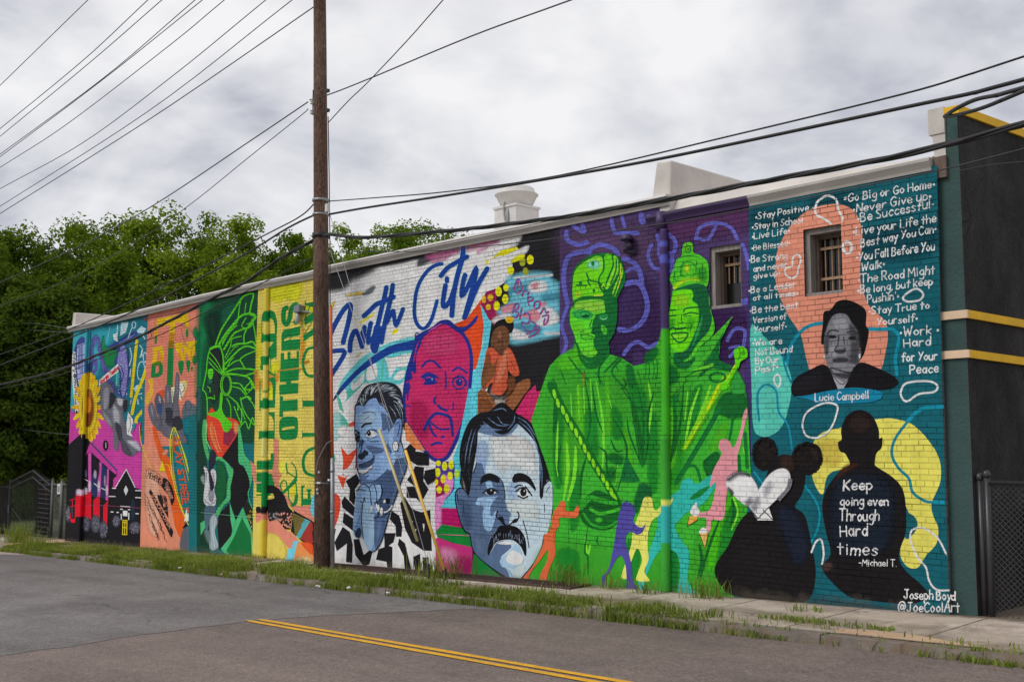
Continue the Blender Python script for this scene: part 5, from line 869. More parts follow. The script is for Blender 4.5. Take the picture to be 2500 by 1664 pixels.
def pole_mat():
    m, nt, N, L_, b = nodes('old_pole_wood'); g = G(nt); co = g.n('ShaderNodeTexCoord').outputs['Object']
    a = g.noise(co, 9, 8, .65, .4, (5, 5, .28)); c = g.noise(co, 40, 5, .6, .2, (4, 4, .22)); d = g.noise(co, 2.2, 4, .6, 0, (1, 1, .6))
    cr = g.ramp(c, (.36, 0), (.5, 1))
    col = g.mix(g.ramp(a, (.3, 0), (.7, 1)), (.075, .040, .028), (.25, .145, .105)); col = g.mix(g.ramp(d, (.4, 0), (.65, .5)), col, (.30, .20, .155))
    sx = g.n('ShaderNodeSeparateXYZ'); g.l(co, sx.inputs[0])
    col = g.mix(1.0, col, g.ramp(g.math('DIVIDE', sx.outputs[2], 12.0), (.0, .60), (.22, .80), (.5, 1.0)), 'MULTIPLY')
    col = g.mix(1.0, col, g.ramp(cr, (0, .35), (1, 1)), 'MULTIPLY')
    L_.new(col, b.inputs['Base Color']); b.inputs['Roughness'].default_value = .85; b.inputs['Specular IOR Level'].default_value = .2
    L_.new(g.bump(g.math('ADD', cr, a), .012), b.inputs['Normal']); return m
M['pole'] = pole_mat()
def asphalt(name, a, b_, cracks=.6, seed=0):
    m, nt, N, L_, b = nodes(name); g = G(nt); co = g.n('ShaderNodeTexCoord').outputs['Object']
    mp = g.n('ShaderNodeMapping'); mp.inputs['Location'].default_value = (seed, seed*2, 0); g.l(co, mp.inputs[0]); co = mp.outputs[0]
    big = g.noise(co, .35, 5, .6, .6); mid = g.noise(co, 2.0, 6, .65, .3); fine = g.noise(co, 48, 4, .75); streak = g.noise(co, 1.0, 5, .6, .2, (.12, 2.2, 1))
    f = g.math('ADD', g.math('MULTIPLY', big, .45), g.math('ADD', g.math('MULTIPLY', mid, .25), g.math('MULTIPLY', streak, .3)))
    c = g.mix(g.ramp(f, (.38, 0), (.62, 1)), a, b_)
    c = g.mix(1.0, c, g.ramp(fine, (.3, .5), (.5, .95), (.72, 1.8)), 'MULTIPLY')
    c = g.mix(1.0, c, g.ramp(g.noise(co, 13, 5, .8), (.36, .80), (.5, 1.0), (.66, 1.25)), 'MULTIPLY')
    vo = g.n('ShaderNodeTexVoronoi', feature='DISTANCE_TO_EDGE'); vo.inputs['Scale'].default_value = .42
    wob = g.n('ShaderNodeMapping'); g.l(co, wob.inputs[0]); q = g.n('ShaderNodeTexNoise'); q.inputs['Scale'].default_value = 1.6; q.inputs['Detail'].default_value = 5; g.l(co, q.inputs[0])
    va = g.n('ShaderNodeVectorMath', operation='MULTIPLY_ADD'); g.l(q.outputs['Color'], va.inputs[0]); va.inputs[1].default_value = (.9, .9, 0); g.l(co, va.inputs[2]); g.l(va.outputs[0], vo.inputs['Vector'])
    ck = g.math('MULTIPLY', g.ramp(vo.outputs['Distance'], (.002, 1), (.010, 0)), g.ramp(mid, (.48, 0), (.58, cracks)))
    c = g.mix(ck, c, (.018, .017, .016))
    L_.new(c, b.inputs['Base Color']); b.inputs['Roughness'].default_value = .86; b.inputs['Specular IOR Level'].default_value = .3
    L_.new(g.bump(g.math('SUBTRACT', fine, ck), .006, .7), b.inputs['Normal']); return m
M['road'] = asphalt('brown_asphalt', (.125, .098, .088), (.205, .160, .140), .12)
M['road_grey'] = asphalt('grey_asphalt', (.112, .100, .097), (.200, .185, .178), .55, 5)
def concrete(name, a, b_, joint=1.5, soil=.5):
    m, nt, N, L_, b = nodes(name); g = G(nt); co = g.n('ShaderNodeTexCoord').outputs['Object']
    big = g.noise(co, .9, 6, .62, .5); mid = g.noise(co, 5, 6, .65, .3); fine = g.noise(co, 60, 4, .7)
    c = g.mix(g.ramp(g.math('ADD', g.math('MULTIPLY', big, .6), g.math('MULTIPLY', mid, .4)), (.36, 0), (.64, 1)), a, b_)
    c = g.mix(1.0, c, g.ramp(fine, (.3, .75), (.7, 1.2)), 'MULTIPLY')
    sx = g.n('ShaderNodeSeparateXYZ'); g.l(co, sx.inputs[0])
    jx = g.math('ABSOLUTE', g.math('SUBTRACT', g.math('FRACT', g.math('DIVIDE', g.math('ADD', sx.outputs[0], g.math('MULTIPLY', mid, .03)), joint)), .5))
    jl = g.ramp(jx, (.004, 1), (.012, 0))
    vo = g.n('ShaderNodeTexVoronoi', feature='DISTANCE_TO_EDGE'); vo.inputs['Scale'].default_value = .7
    q = g.n('ShaderNodeTexNoise'); q.inputs['Scale'].default_value = 2.5; g.l(co, q.inputs[0])
    va = g.n('ShaderNodeVectorMath', operation='MULTIPLY_ADD'); g.l(q.outputs['Color'], va.inputs[0]); va.inputs[1].default_value = (.6, .6, 0); g.l(co, va.inputs[2]); g.l(va.outputs[0], vo.inputs['Vector'])
    ck = g.math('MAXIMUM', jl, g.math('MULTIPLY', g.ramp(vo.outputs['Distance'], (.003, 1), (.012, 0)), g.ramp(big, (.45, 0), (.55, .9))))
    c = g.mix(g.math('MULTIPLY', ck, .8), c, (.06, .05, .04))
    c = g.mix(g.math('MULTIPLY', g.ramp(g.noise(co, 1.7, 6, .65, .8), (.5, 0), (.62, 1)), soil), c, (.19, .135, .095))
    if name == 'pavement_concrete':
        edge = g.math('ADD', sx.outputs[1], g.math('MULTIPLY', g.math('SUBTRACT', mid, .5), .5))
        c = g.mix(g.ramp(g.math('ADD', edge, 1.0), (.76, 0), (.94, .85)), c, (.10, .075, .05))
        c = g.mix(g.math('MULTIPLY', g.ramp(g.math('MULTIPLY', edge, -1.0), (.70, 0), (.98, 1)), g.ramp(big, (.4, .1), (.6, .75))), c, (.15, .115, .08))
    L_.new(c, b.inputs['Base Color']); b.inputs['Roughness'].default_value = .9; b.inputs['Specular IOR Level'].default_value = .2
    L_.new(g.bump(g.math('SUBTRACT', g.math('ADD', fine, mid), g.math('MULTIPLY', ck, 2.0)), .008, .8), b.inputs['Normal']); return m
M['walk'] = concrete('pavement_concrete', (.42, .34, .275), (.60, .52, .445))
M['kerb'] = concrete('kerb_stone', (.13, .11, .095), (.30, .26, .225), 2.1, .8)
M['sand'] = concrete('sandy_patch', (.46, .30, .19), (.54, .38, .25), 50, .2)
M['dirt'] = concrete('verge_soil', (.16, .12, .08), (.27, .22, .15), 50, .6)
M['apron'] = concrete('old_gutter_concrete', (.34, .27, .24), (.44, .36, .33), 50, .3)
def leafy(name, dark, light, scale=1.2, tr=.35, hue=None):
    m, nt, N, L_, b = nodes(name); g = G(nt); N.remove(b); co = g.n('ShaderNodeTexCoord').outputs['Object']
    f = g.math('ADD', g.math('MULTIPLY', g.noise(co, scale, 4, .6), .55), g.math('MULTIPLY', g.noise(co, scale*14, 2, .6), .45))
    c = g.mix(g.ramp(f, (.36, 0), (.64, 1)), dark, light)
    d = g.n('ShaderNodeBsdfDiffuse'); t = g.n('ShaderNodeBsdfTranslucent'); s = g.n('ShaderNodeMixShader'); s.inputs[0].default_value = tr
    g.l(c, d.inputs[0]); g.l(g.mix(1.0, c, (1.3, 1.25, .6), 'MULTIPLY'), t.inputs[0]); g.l(d.outputs[0], s.inputs[1]); g.l(t.outputs[0], s.inputs[2])
    g.l(s.outputs[0], N['Material Output'].inputs[0]); return m
M['leaf_a'] = leafy('leaf_bright', (.075, .145, .013), (.29, .39, .038), .35)
M['leaf_b'] = leafy('leaf_mid', (.052, .105, .012), (.20, .29, .030), .35)
M['leaf_c'] = leafy('leaf_deep', (.032, .068, .012), (.115, .172, .024), .35)
M['bark'] = simple('tree_bark', (.055, .042, .033), .9, 0, .4, 6, .01, (4, 4, .5))
M['grass'] = leafy('verge_grass', (.085, .135, .018), (.31, .38, .085), 1.0, .35)
def straw(m):
    nt = m.node_tree; g = G(nt); co = g.n('ShaderNodeTexCoord').outputs['Object']; d = next(n for n in nt.nodes if n.type == 'BSDF_DIFFUSE'); src = d.inputs[0].links[0].from_socket
    f = g.math('MULTIPLY', g.ramp(g.noise(co, 55, 2, .6), (.56, 0), (.6, .85)), g.ramp(g.noise(co, .9, 3, .6), (.35, .25), (.65, 1)))
    g.l(g.mix(f, src, (.36, .29, .15)), d.inputs[0])
straw(M['grass'])
M['lawn'] = simple('lot_lawn', (.11, .155, .040), .95, 0, .45, .7, .03, None, 30)
# ================================================================ MURAL BUILDING
XL = on_y(170, 1050)[0]; XR = on_y(2363, 900)[0]; XP = on_y(2301, 1000)[0]
GUT_L = [on_y(*p) for p in ((174, 811), (300, 783), (497, 737), (640, 706.5), (767, 682), (806, 669.5), (1000, 630), (1150, 600), (1299.5, 571), (1374, 556), (1500, 531), (1640, 503))]
GUT_R = [on_y(*p) for p in ((1589, 553), (1700, 531), (1838, 506), (2000, 474), (2150, 444.5), (2282, 418.5))]
XS = on_y(1622, 900)[0]
def top_z(x):
    g_ = GUT_R if x > XS else GUT_L
    for a, b in zip(g_[:-1], g_[1:]):
        if x <= b[0] or b is g_[-1]:
            if x >= a[0] or a is g_[0]: return a[2]+(b[2]-a[2])*(x-a[0])/(b[0]-a[0])
    return g_[-1][2]
def win_rect(l, r, t, b):
    x0 = on_y(l, (t+b)/2)[0]; x1 = on_y(r, (t+b)/2)[0]
    return x0, x1, on_y((l+r)/2, b)[2], on_y((l+r)/2, t)[2]
WIN = [win_rect(1740, 1815.5, 600, 752), win_rect(1971, 2064, 555, 721)]
BLD = empty('mural_building', (XR, 0, zg(XR)), label='long low brick building covered in a bright painted mural', cat='building')
# front wall with real window openings
wall = MB(); xs = sorted(set([XL, XR, XS, XS+1e-3] + [g_[0] for g_ in GUT_L+GUT_R if XL < g_[0] < XR] + [v for w in WIN for v in w[:2]]))
for a, b in zip(xs[:-1], xs[1:]):
    w = next((w for w in WIN if w[0]-1e-6 <= a and b <= w[1]+1e-6), None)
    za, zb, ta, tb = zg(a)-.6, zg(b)-.6, top_z(a+1e-5)+.06, top_z(b-1e-5)+.06
    if w:
        wall.face([(a, 0, za), (b, 0, zb), (b, 0, w[2]), (a, 0, w[2])]); wall.face([(a, 0, w[3]), (b, 0, w[3]), (b, 0, tb), (a, 0, ta)])
    else: wall.face([(a, 0, za), (b, 0, zb), (b, 0, tb), (a, 0, ta)])
bare = masonry('brick_wall', attr=False, colour=(.32, .30, .28))
wall.face([(XL, 0, -3), (XL, 0, top_z(XL)), (XL, 11, top_z(XL)), (XL, 11, -3)]); wall.face([(XL, 11, -3), (XL, 11, 5), (XR, 11, 5), (XR, 11, -3)])
wall.build('brick_wall', bare, BLD)
# mural sheets
lev = np.zeros((1700//4+4, 2500//4+8), np.int16)
def clip(poly, a, b, c):                              # keep a*x + b*z <= c
    o = []
    for i in range(len(poly)):
        p, q = poly[i-1], poly[i]; dp, dq = a*p[0]+b*p[1]-c, a*q[0]+b*q[1]-c
        if (dp < 0) != (dq < 0):
            t = dp/(dp-dq); o.append(tuple(p[k]+(q[k]-p[k])*t for k in range(len(p))))
        if dq < 0: o.append(q)
    return o
TOPSEG = []
for g_, lo, hi in ((GUT_L, XL, XS), (GUT_R, XS, XR)):
    for i, (a, b) in enumerate(zip(g_[:-1], g_[1:])):
        x0, x1 = (lo if i == 0 else max(a[0], lo)), (hi if i == len(g_)-2 else min(b[0], hi))
        if x1 > x0: k = (b[2]-a[2])/(b[0]-a[0]); TOPSEG.append((x0, x1, k, a[2]-k*a[0]+.05))
def build_mural():
    out = {}
    for (pan, kind, col, tris, al) in PRIMS:
        if not tris: continue
        T3 = np.array(tris, float).reshape(-1, 3, 2)
        x0 = np.clip((T3[:, :, 0].min(1)//4).astype(int), 0, 630); x1 = np.clip((T3[:, :, 0].max(1)//4).astype(int), 0, 630)
        y0 = np.clip((T3[:, :, 1].min(1)//4).astype(int), 0, 427); y1 = np.clip((T3[:, :, 1].max(1)//4).astype(int), 0, 427)
        m = 0
        for a, b, c, d in zip(x0, x1, y0, y1): m = max(m, int(lev[c:d+1, a:b+1].max()))
        for a, b, c, d in zip(x0, x1, y0, y1): lev[c:d+1, a:b+1] = m+1
        base = .004+.0004*m; n = len(tris)
        B = out.setdefault((pan, kind), [[], [], [], 0])
        for i, t in enumerate(tris):
            yy = -(base+.0003*i/max(n, 1))
            poly = []
            for j, (px, py) in enumerate(t):
                X, _, Z = on_y(px, py); poly.append((X, Z, al[i][j] if al else 1.0))
            if abs((poly[1][0]-poly[0][0])*(poly[2][1]-poly[0][1])-(poly[2][0]-poly[0][0])*(poly[1][1]-poly[0][1])) < 1e-9: continue
            pieces = [poly]
            if any(q[0] < XL for q in poly): pieces = [clip(p, -1, 0, -XL) for p in pieces]
            if any(q[0] > XR for q in poly): pieces = [clip(p, 1, 0, XR) for p in pieces if len(p) > 2]
            if any(q[1] > min(k*xx+c for (u0, u1, k, c) in TOPSEG for xx in (min(max(q[0], u0), u1),) if u0-1e-6 <= q[0] <= u1+1e-6 or q[0] < XL or q[0] > XR)-.02 for q in poly) or max(q[0] for q in poly)-min(q[0] for q in poly) > 1.5:
                np_ = []
                for p in pieces:
                    for (u0, u1, k, c) in TOPSEG:
                        if len(p) < 3 or max(q[0] for q in p) <= u0 or min(q[0] for q in p) >= u1: continue
                        r = clip(p, -1, 0, -u0)
                        if len(r) > 2: r = clip(r, 1, 0, u1)
                        if len(r) > 2: r = clip(r, -k, 1, c)
                        if len(r) > 2: np_.append(r)
                pieces = np_
            for w in WIN:
                nx = []
                for p in pieces:
                    if len(p) < 3: continue
                    if max(q[0] for q in p) <= w[0] or min(q[0] for q in p) >= w[1] or max(q[1] for q in p) <= w[2] or min(q[1] for q in p) >= w[3]: nx.append(p); continue
                    nx.append(clip(p, 1, 0, w[0])); nx.append(clip(p, -1, 0, -w[1]))
                    mid = clip(p, -1, 0, -w[0]); mid = clip(mid, 1, 0, w[1]) if len(mid) > 2 else []
                    if len(mid) > 2: nx.append(clip(mid, 0, 1, w[2])); nx.append(clip(mid, 0, -1, -w[3]))
                pieces = nx
            for p in pieces:
                if len(p) < 3: continue
                k = len(B[0]); ar = sum(p[q-1][0]*p[q][1]-p[q][0]*p[q-1][1] for q in range(len(p)))
                if abs(ar) < 1e-9: continue
                if ar < 0: p = p[::-1]
                B[0].extend((q[0], yy, q[1]) for q in p); B[1].append(tuple(range(k, k+len(p)))); B[2].extend((*col, q[2]) for q in p)
    for i, label in enumerate(PANELS):
        first = None
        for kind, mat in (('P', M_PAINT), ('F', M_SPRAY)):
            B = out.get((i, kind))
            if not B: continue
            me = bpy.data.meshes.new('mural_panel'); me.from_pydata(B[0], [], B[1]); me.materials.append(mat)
            ca = me.color_attributes.new('Col', 'FLOAT_COLOR', 'POINT'); ca.data.foreach_set('color', np.array(B[2], np.float32).ravel())
            o = bpy.data.objects.new('mural_panel' if first is None else 'spray_shading', me); COL.objects.link(o)
            if first is None: first = o; o.parent = BLD; o.location = [-q for q in BLD.location]; o['label'] = label
            else: o.parent = first
    print('mural prims', len(PRIMS), 'levels', int(lev.max()), 'faces', sum(len(b[1]) for b in out.values()))
build_mural()
# corner pilaster, side wall, bands, coping
ctop = on_y(2328, 279)[2]
pil = MB(); zb = zg(XR)-.6
pil.hexa([(on_y(2325, 1560)[0], -.003, zb), (XR-.004, -.003, zb), (XR-.004, .3, zb), (XP, .3, zb), (on_y(2288, 420)[0], -.003, top_z(XP)+.02), (XR-.004, -.003, top_z(XP)+.02), (XR-.004, .3, top_z(XP)+.02), (on_y(2288, 420)[0], .3, top_z(XP)+.02)])
pil.hexa([(on_y(2309, 380)[0], -.004, top_z(XP)+.021), (XR-.004, -.004, top_z(XP)+.021), (XR-.004, .31, top_z(XP)+.021), (on_y(2309, 380)[0], .31, top_z(XP)+.021), (on_y(2311, 282)[0], -.004, ctop), (XR-.004, -.004, ctop), (XR-.004, .31, ctop), (on_y(2311, 282)[0], .31, ctop)])
pil.build('corner_pilaster', M['green_stucco'], BLD)
def sx(px, py): return on_x(px, py, XR)
def side_line(p, q):                                  # (Y, z) line through two photo points on the side wall
    a, b = sx(*p), sx(*q); k = (b[2]-a[2])/(b[1]-a[1]); return lambda y: a[2]+k*(y-a[1])
cop_b = side_line((2372, 290), (2500, 338)); cop_t = side_line((2378, 273), (2500, 318))
YB_ = 11.0
sw = MB(); sw.face([(XR, -.003, zb), (XR, YB_, zb+.0), (XR, YB_, cop_b(YB_)), (XR, -.003, cop_b(0))]); sw.build('side_wall', M['dark_stucco'], BLD)
cp_ = MB(); cp_.hexa([(XR-.34, -.03, cop_b(-.03)), (XR+.03, -.03, cop_b(-.03)), (XR+.03, YB_, cop_b(YB_)), (XR-.34, YB_, cop_b(YB_)), (XR-.34, -.03, cop_t(-.03)), (XR+.03, -.03, cop_t(-.03)), (XR+.03, YB_, cop_t(YB_)), (XR-.34, YB_, cop_t(YB_))])
cp_.build('coping', M['ochre'], BLD)
for (t0, t1, b0, b1, f) in (((2360, 757), (2500, 782), (2360, 776.5), (2500, 800.5), ((2295.4, 763), (2359, 757.5), (2296, 782.5), (2359, 776.5))), ((2364.5, 854), (2500, 873), (2364.5, 873), (2500, 891.7), ((2298, 858), (2363, 854.3), (2300, 877), (2363, 873)))):
    lt, lb = side_line(t0, t1), side_line(b0, b1); m = MB()
    m.hexa([(XR-.02, 0, lb(0)), (XR+.035, 0, lb(0)), (XR+.035, YB_, lb(YB_)), (XR-.02, YB_, lb(YB_)), (XR-.02, 0, lt(0)), (XR+.035, 0, lt(0)), (XR+.035, YB_, lt(YB_)), (XR-.02, YB_, lt(YB_))]); m.build('side_band', M['ochre'], BLD)
    x0, x1 = on_y(*f[0])[0], XR+.035; m = MB(); z = [on_y(*q)[2] for q in f]
    m.hexa([(x0, -.035, z[2]), (x1, -.035, lb(0)), (x1, -.001, lb(0)), (x0, -.001, z[2]), (x0, -.035, z[0]), (x1, -.035, lt(0)), (x1, -.001, lt(0)), (x0, -.001, z[0])]); m.build('front_band', M['cream'], BLD)
# parapet flashing beside the corner
a, b = on_y(2278, 385), on_y(2312, 385); zt = on_y(2292, 272)[2]; m = MB(); zf = on_y(2290, 393)[2]
m.hexa([(a[0]+.03, -.02, zf), (b[0]-.005, -.02, zf), (b[0]-.005, 11, zf), (a[0]+.03, 11, zf), (a[0]-.01, -.02, zt), (b[0]-.005, -.02, zt+.03), (b[0]-.005, 11, zt+.03), (a[0]-.01, 11, zt)])
m.box(a[0]-.03, b[0]-.002, -.035, .2, zt-.28, zt+.035); m.build('parapet_flashing', M['membrane'], BLD)
m = MB(); c = on_y(2290, 405); m.box(c[0]-.03, c[0]+.12, -.05, .1, c[2]-.16, c[2]+.1); m.build('gutter_end_block', M['wood_dark'], BLD)
# roof, fire walls, roof edge
rf = MB(); rf.face([(XL, .02, top_z(XL)+.1), (XS, .02, top_z(XS-.01)+.1), (XS, 11, top_z(XS-.01)+.1), (XL, 11, top_z(XL)+.1)]); rf.face([(XS, .02, top_z(XS+.01)+.1), (XR, .02, top_z(XR)+.1), (XR, 11, top_z(XR)+.1), (XS, 11, top_z(XS+.01)+.1)]); rf.build('roof', M['membrane'], BLD)
def parapet(l0, l1, r1, tl, tr, bot, ylen, name):
    a, b, c = on_y(*l0), on_y(*l1), on_y(*r1); m = MB(); zt0, zt1 = on_y(*tl)[2], on_y(*tr)[2]; z0 = on_y(*bot)[2]
    m.hexa([(a[0], -.06, z0), (c[0], -.06, z0), (c[0], ylen, z0), (a[0], ylen, z0), (b[0], -.02, zt0), (c[0], -.02, zt1), (c[0], ylen, zt1), (b[0], ylen, zt0)])
    o = m.build(name, M['membrane'], BLD); bv = o.modifiers.new('bevel', 'BEVEL'); bv.width = .035; bv.segments = 3
    return o
parapet((1591, 480), (1604, 395), (1641, 395), (1604, 395), (1640, 391), (1630, 520), 8.5, 'fire_wall')
parapet((179, 800), (180, 764), (188, 764), (182, 763), (188, 762.5), (182, 806), 7.5, 'fire_wall')
m = MB(); e = [on_y(*q) for q in ((1230, 573), (1625, 491))]; e2 = [on_y(*q) for q in ((1230, 571), (1622, 473))]
m.hexa([(e[0][0], .02, e[0][2]), (e[1][0], .02, e[1][2]), (e[1][0], .3, e[1][2]), (e[0][0], .3, e[0][2]), (e2[0][0], .1, e2[0][2]), (e2[1][0], .1, e2[1][2]), (e2[1][0], .3, e2[1][2]), (e2[0][0], .3, e2[0][2])]); m.build('roof_edge', M['membrane'], BLD)
m = MB(); e = [on_y(*q) for q in ((1642, 512), (2270, 386))]; e2 = [on_y(*q) for q in ((1645, 490), (2270, 377))]
m.hexa([(e[0][0], .02, e[0][2]), (e[1][0], .02, e[1][2]), (e[1][0], .3, e[1][2]), (e[0][0], .3, e[0][2]), (e2[0][0], .1, e2[0][2]+.06), (e2[1][0], .1, e2[1][2]), (e2[1][0], .3, e2[1][2]), (e2[0][0], .3, e2[0][2]+.06)]); m.build('roof_edge', M['membrane'], BLD)
# gutters (ogee box section) and white drip edge above
PROF = ((0, .0), (-.075, -.0), (-.085, .03), (-.105, .06), (-.13, .095), (-.13, .125), (-.10, .132), (0, .132))
def gutter(path, mat, name='gutter', h=1.0, smooth=False):
    m = MB(); n = len(PROF)
    for (x, _, z) in path: m.v += [(x, y-.012, z+zz*h) for y, zz in PROF]
    for i in range(len(path)-1):
        for j in range(n-1): m.f.append((i*n+j, (i+1)*n+j, (i+1)*n+j+1, i*n+j+1))
    m.f.append(tuple(range(n))); k = (len(path)-1)*n; m.f.append(tuple(k+q for q in reversed(range(n))))
    return m.build(name, mat, BLD)
gutter(GUT_L, M['metal'], h=.92)
gr = GUT_R; gutter(gr[:3], M['purple_metal'], h=1.05); gutter([(gr[2][0]+.003, 0, gr[2][2])]+gr[3:], M['metal'], h=1.15)
def fascia(path, h0, h1):
    m = MB(); n = 4
    for (x, _, z) in path: m.v += [(x, -.15, z+h0), (x, .1, z+h0), (x, .1, z+h1), (x, -.13, z+h1-.01)]
    for i in range(len(path)-1):
        for j in range(4): m.f.append((i*4+j, (i+1)*4+j, (i+1)*4+(j+1) % 4, i*4+(j+1) % 4))
    m.f.append((0, 1, 2, 3)); k = 4*(len(path)-1); m.f.append((k+3, k+2, k+1, k))
    m.build('drip_edge', M['fascia'], BLD)
fascia(GUT_L, .125, .175)
# downpipes with the mural colours carried across them
def pipe(pts_px, r, zones, y=-.09, name='downpipe', square=False):
    P_ = [on_y(px, py, y) for px, py in pts_px]; D_ = []
    for a, b in zip(P_[:-1], P_[1:]):
        n = max(2, int(abs(a[2]-b[2])/.04))
        D_ += [tuple(a[k]+(b[k]-a[k])*i/n for k in range(3)) for i in range(n)]
    D_.append(P_[-1]); zs = sorted(((on_y(px_, py_, y)[2], c) for (px_, py_, c) in zones), reverse=True)
    def col(co):
        c = zs[0][1]
        for z, k in zs:
            if co.z <= z: c = k
        return albedo(c)
    m = MB(); m.tube(D_, r, 4 if square else 14); return m.build(name, M_STUCCO_COL, BLD, not square, col)
pipe([(213, 806), (207, 1000), (196, 1320)], .055, [(213, 800, '#3aa3b2'), (211, 880, '#2f6a9a'), (208, 910, '#efbd1c'), (204, 1060, '#19181c'), (200, 1194, '#e0bcd2'), (199, 1207, '#d3122a'), (198, 1260, '#17161b')])
pipe([(652, 705), (648, 1000), (645, 1116)], .062, [(652, 700, '#d8c44a'), (650, 760, '#0a7f3e'), (650, 784, '#e8ca60'), (649, 815, '#0a7f3e'), (649, 836, '#e8c860'), (648, 868, '#0a7f3e'), (648, 893, '#e8c860'), (648, 952, '#0a7f3e'), (648, 957, '#e8c860'), (648, 970, '#0a7f3e'), (648, 996, '#ecd06a'), (647, 1052, '#0a7f3e'), (647, 1071, '#e6d684')])
pipe([(647, 1117), (645, 1260), (643, 1358)], .07, [(647, 1110, '#ecc55c'), (647, 1122, '#0a7f3e'), (647, 1144, '#ecc55c'), (647, 1152, '#0a7f3e'), (646, 1236, '#1d1b1d'), (646, 1252, '#ee8672'), (645, 1266, '#eec23c')], name='downpipe_boot')
pipe([(1620, 560), (1624, 800), (1625.5, 1065)], .062, [(1621, 540, '#4a3a66'), (1621, 590, '#5f60b8'), (1621, 605, '#4a3a66'), (1622, 620, '#5f60b8'), (1622, 640, '#4b3a68'), (1624, 803, '#43ac2a')], y=-.10)
pipe([(1624.5, 1064), (1625.5, 1250), (1626, 1446)], .070, [(1624, 1060, '#3f9c34'), (1625, 1220, '#f2dd66'), (1625, 1236, '#35aca6'), (1625.5, 1312, '#35aca6'), (1625.5, 1322, '#3c9a36')], y=-.10, name='downpipe_boot')
m = MB(); q = on_y(1627, 500); m.tube([(q[0]-.03, -.10, on_y(1627, 560, -.1)[2]), (q[0]-.03, -.10, q[2]-.12)], .075, 14); m.build('outlet_pipe', M['purple_metal'], BLD, True)
# windows: deep reveal, weathered frame, rusty grille
for wi, (x0, x1, z0, z1) in enumerate(WIN):
    D = .21; m = MB()
    m.face([(x0, 0, z0), (x0, D, z0), (x0, D, z1), (x0, 0, z1)]); m.face([(x1, D, z0), (x1, 0, z0), (x1, 0, z1), (x1, D, z1)]); m.face([(x0, 0, z1), (x0, D, z1), (x1, D, z1), (x1, 0, z1)]); m.face([(x0, D, z0), (x0, 0, z0), (x1, 0, z0), (x1, D, z0)])
    w = m.build('window', M['wood_dark'], BLD)
    def sub(mm, nm, mt): return mm.build(nm, M[mt], w)
    t = .065; m = MB()
    m.box(x0-.012, x0+t, -.028, .10, z0, z1+.01); m.box(x0+t, x1+.012, -.026, .10, z1-t*1.1, z1+.012); m.box(x1-.03, x1+.012, -.024, .10, z0, z1-t*1.1); sub(m, 'outer_frame', 'wood')
    m = MB(); m.box(x0+t, x0+t+.045, .101, .19, z0, z1-t); m.box(x0+t, x1-.03, .103, .19, z1-t-.06, z1-t); m.box(x1-.055, x1-.03, .102, .19, z0, z1-t-.06); sub(m, 'inner_frame', 'wood_dark')
    m = MB(); m.box(x0-.02, x1+.02, -.05, .2, z0-.02, z0+.045); sub(m, 'window_sill', 'wood')
    m = MB(); m.box(x0, x1, .195, .205, z0, z1); sub(m, 'pane', 'void')
    m = MB(); xa, xb = x0+t+.075, x1-.02; hh = z1-z0
    for k in range(4):
        xx = xa+(xb-xa)*(k+.35)/4; lo = z0+.06 if wi else z0+hh*.42; m.tube([(xx, .16, lo), (xx+.004, .155, z1-.13)], .0095, 6)
    for zz in ((z0+hh*.27, z0+hh*.72) if wi else (z0+hh*.72,)): m.box(xa-.04, xb, .138, .146, zz-.018, zz+.018)
    sub(m, 'window_grille', 'rust')
    m = MB(); m.box(x0-.05, x1+.03, -.05, -.002, z0-.16, z0-.045); m.build('brick_sill', M['salmon_sill' if wi else 'purple_sill'], BLD)
# vent pipe, wall lamp, extractor fan, roof unit
q = on_y(1557, 616); h = on_y(1533, 595, -.16); m = MB()
m.tube(spline([(q[0]+.03, .02, q[2]-.02), (q[0]-.02, -.10, q[2]), (q[0]-.12, -.15, q[2]+.03), (h[0]+.06, -.165, q[2]+.09), (h[0], -.17, h[2]-.03), (h[0]-.01, -.17, h[2]+.07)], False, 5), .045, 14)
m.lathe((h[0]-.01, -.17, h[2]+.05), ((.05, 0), (.10, .0), (.105, .02), (.09, .05), (.085, .075), (.05, .09)), 18); m.build('vent_pipe', M['purple_pipe'], BLD, True)
q = on_y(732, 757, -.12); m = MB(); m.box(q[0]-.13, q[0]+.09, -.20, -.06, q[2]-.05, q[2]+.10); m.tube([(q[0]+.05, -.14, q[2]-.02), (q[0]+.34, -.02, q[2]-.08), (q[0]+.46, -.012, q[2]-.16)], .025, 8); m.tube([(q[0]-.02, -.14, q[2]+.1), (q[0]-.02, -.14, q[2]+.13)], .045, 10)
lp = m.build('wall_lamp', M['lamp_grey'], BLD); lp.modifiers.new('bevel', 'BEVEL').width = .02
m = MB(); m.lathe((q[0]-.05, -.14, q[2]-.42), ((.02, .13), (.05, .15), (.065, .20), (.06, .27), (.045, .365)), 16); m.build('lamp_bulb', M['lamp_glass'], lp, True)
YF = 4.2; a, b = on_y(1204, 540, YF), on_y(1289, 540, YF); zt = on_y(1246, 509, YF)[2]; cx_ = (a[0]+b[0])/2; hw = (b[0]-a[0])/2*.62; m = MB()
m.box(cx_-hw, cx_+hw, YF-hw+.2, YF+hw+.2, a[2]-1.2, zt); m.box(cx_-hw-.03, cx_+hw+.03, YF-hw+.17, YF+hw+.23, zt, zt+.05)
fan = m.build('roof_fan', M['tin'], BLD); k = on_y(1246, 457, YF)[2]-zt
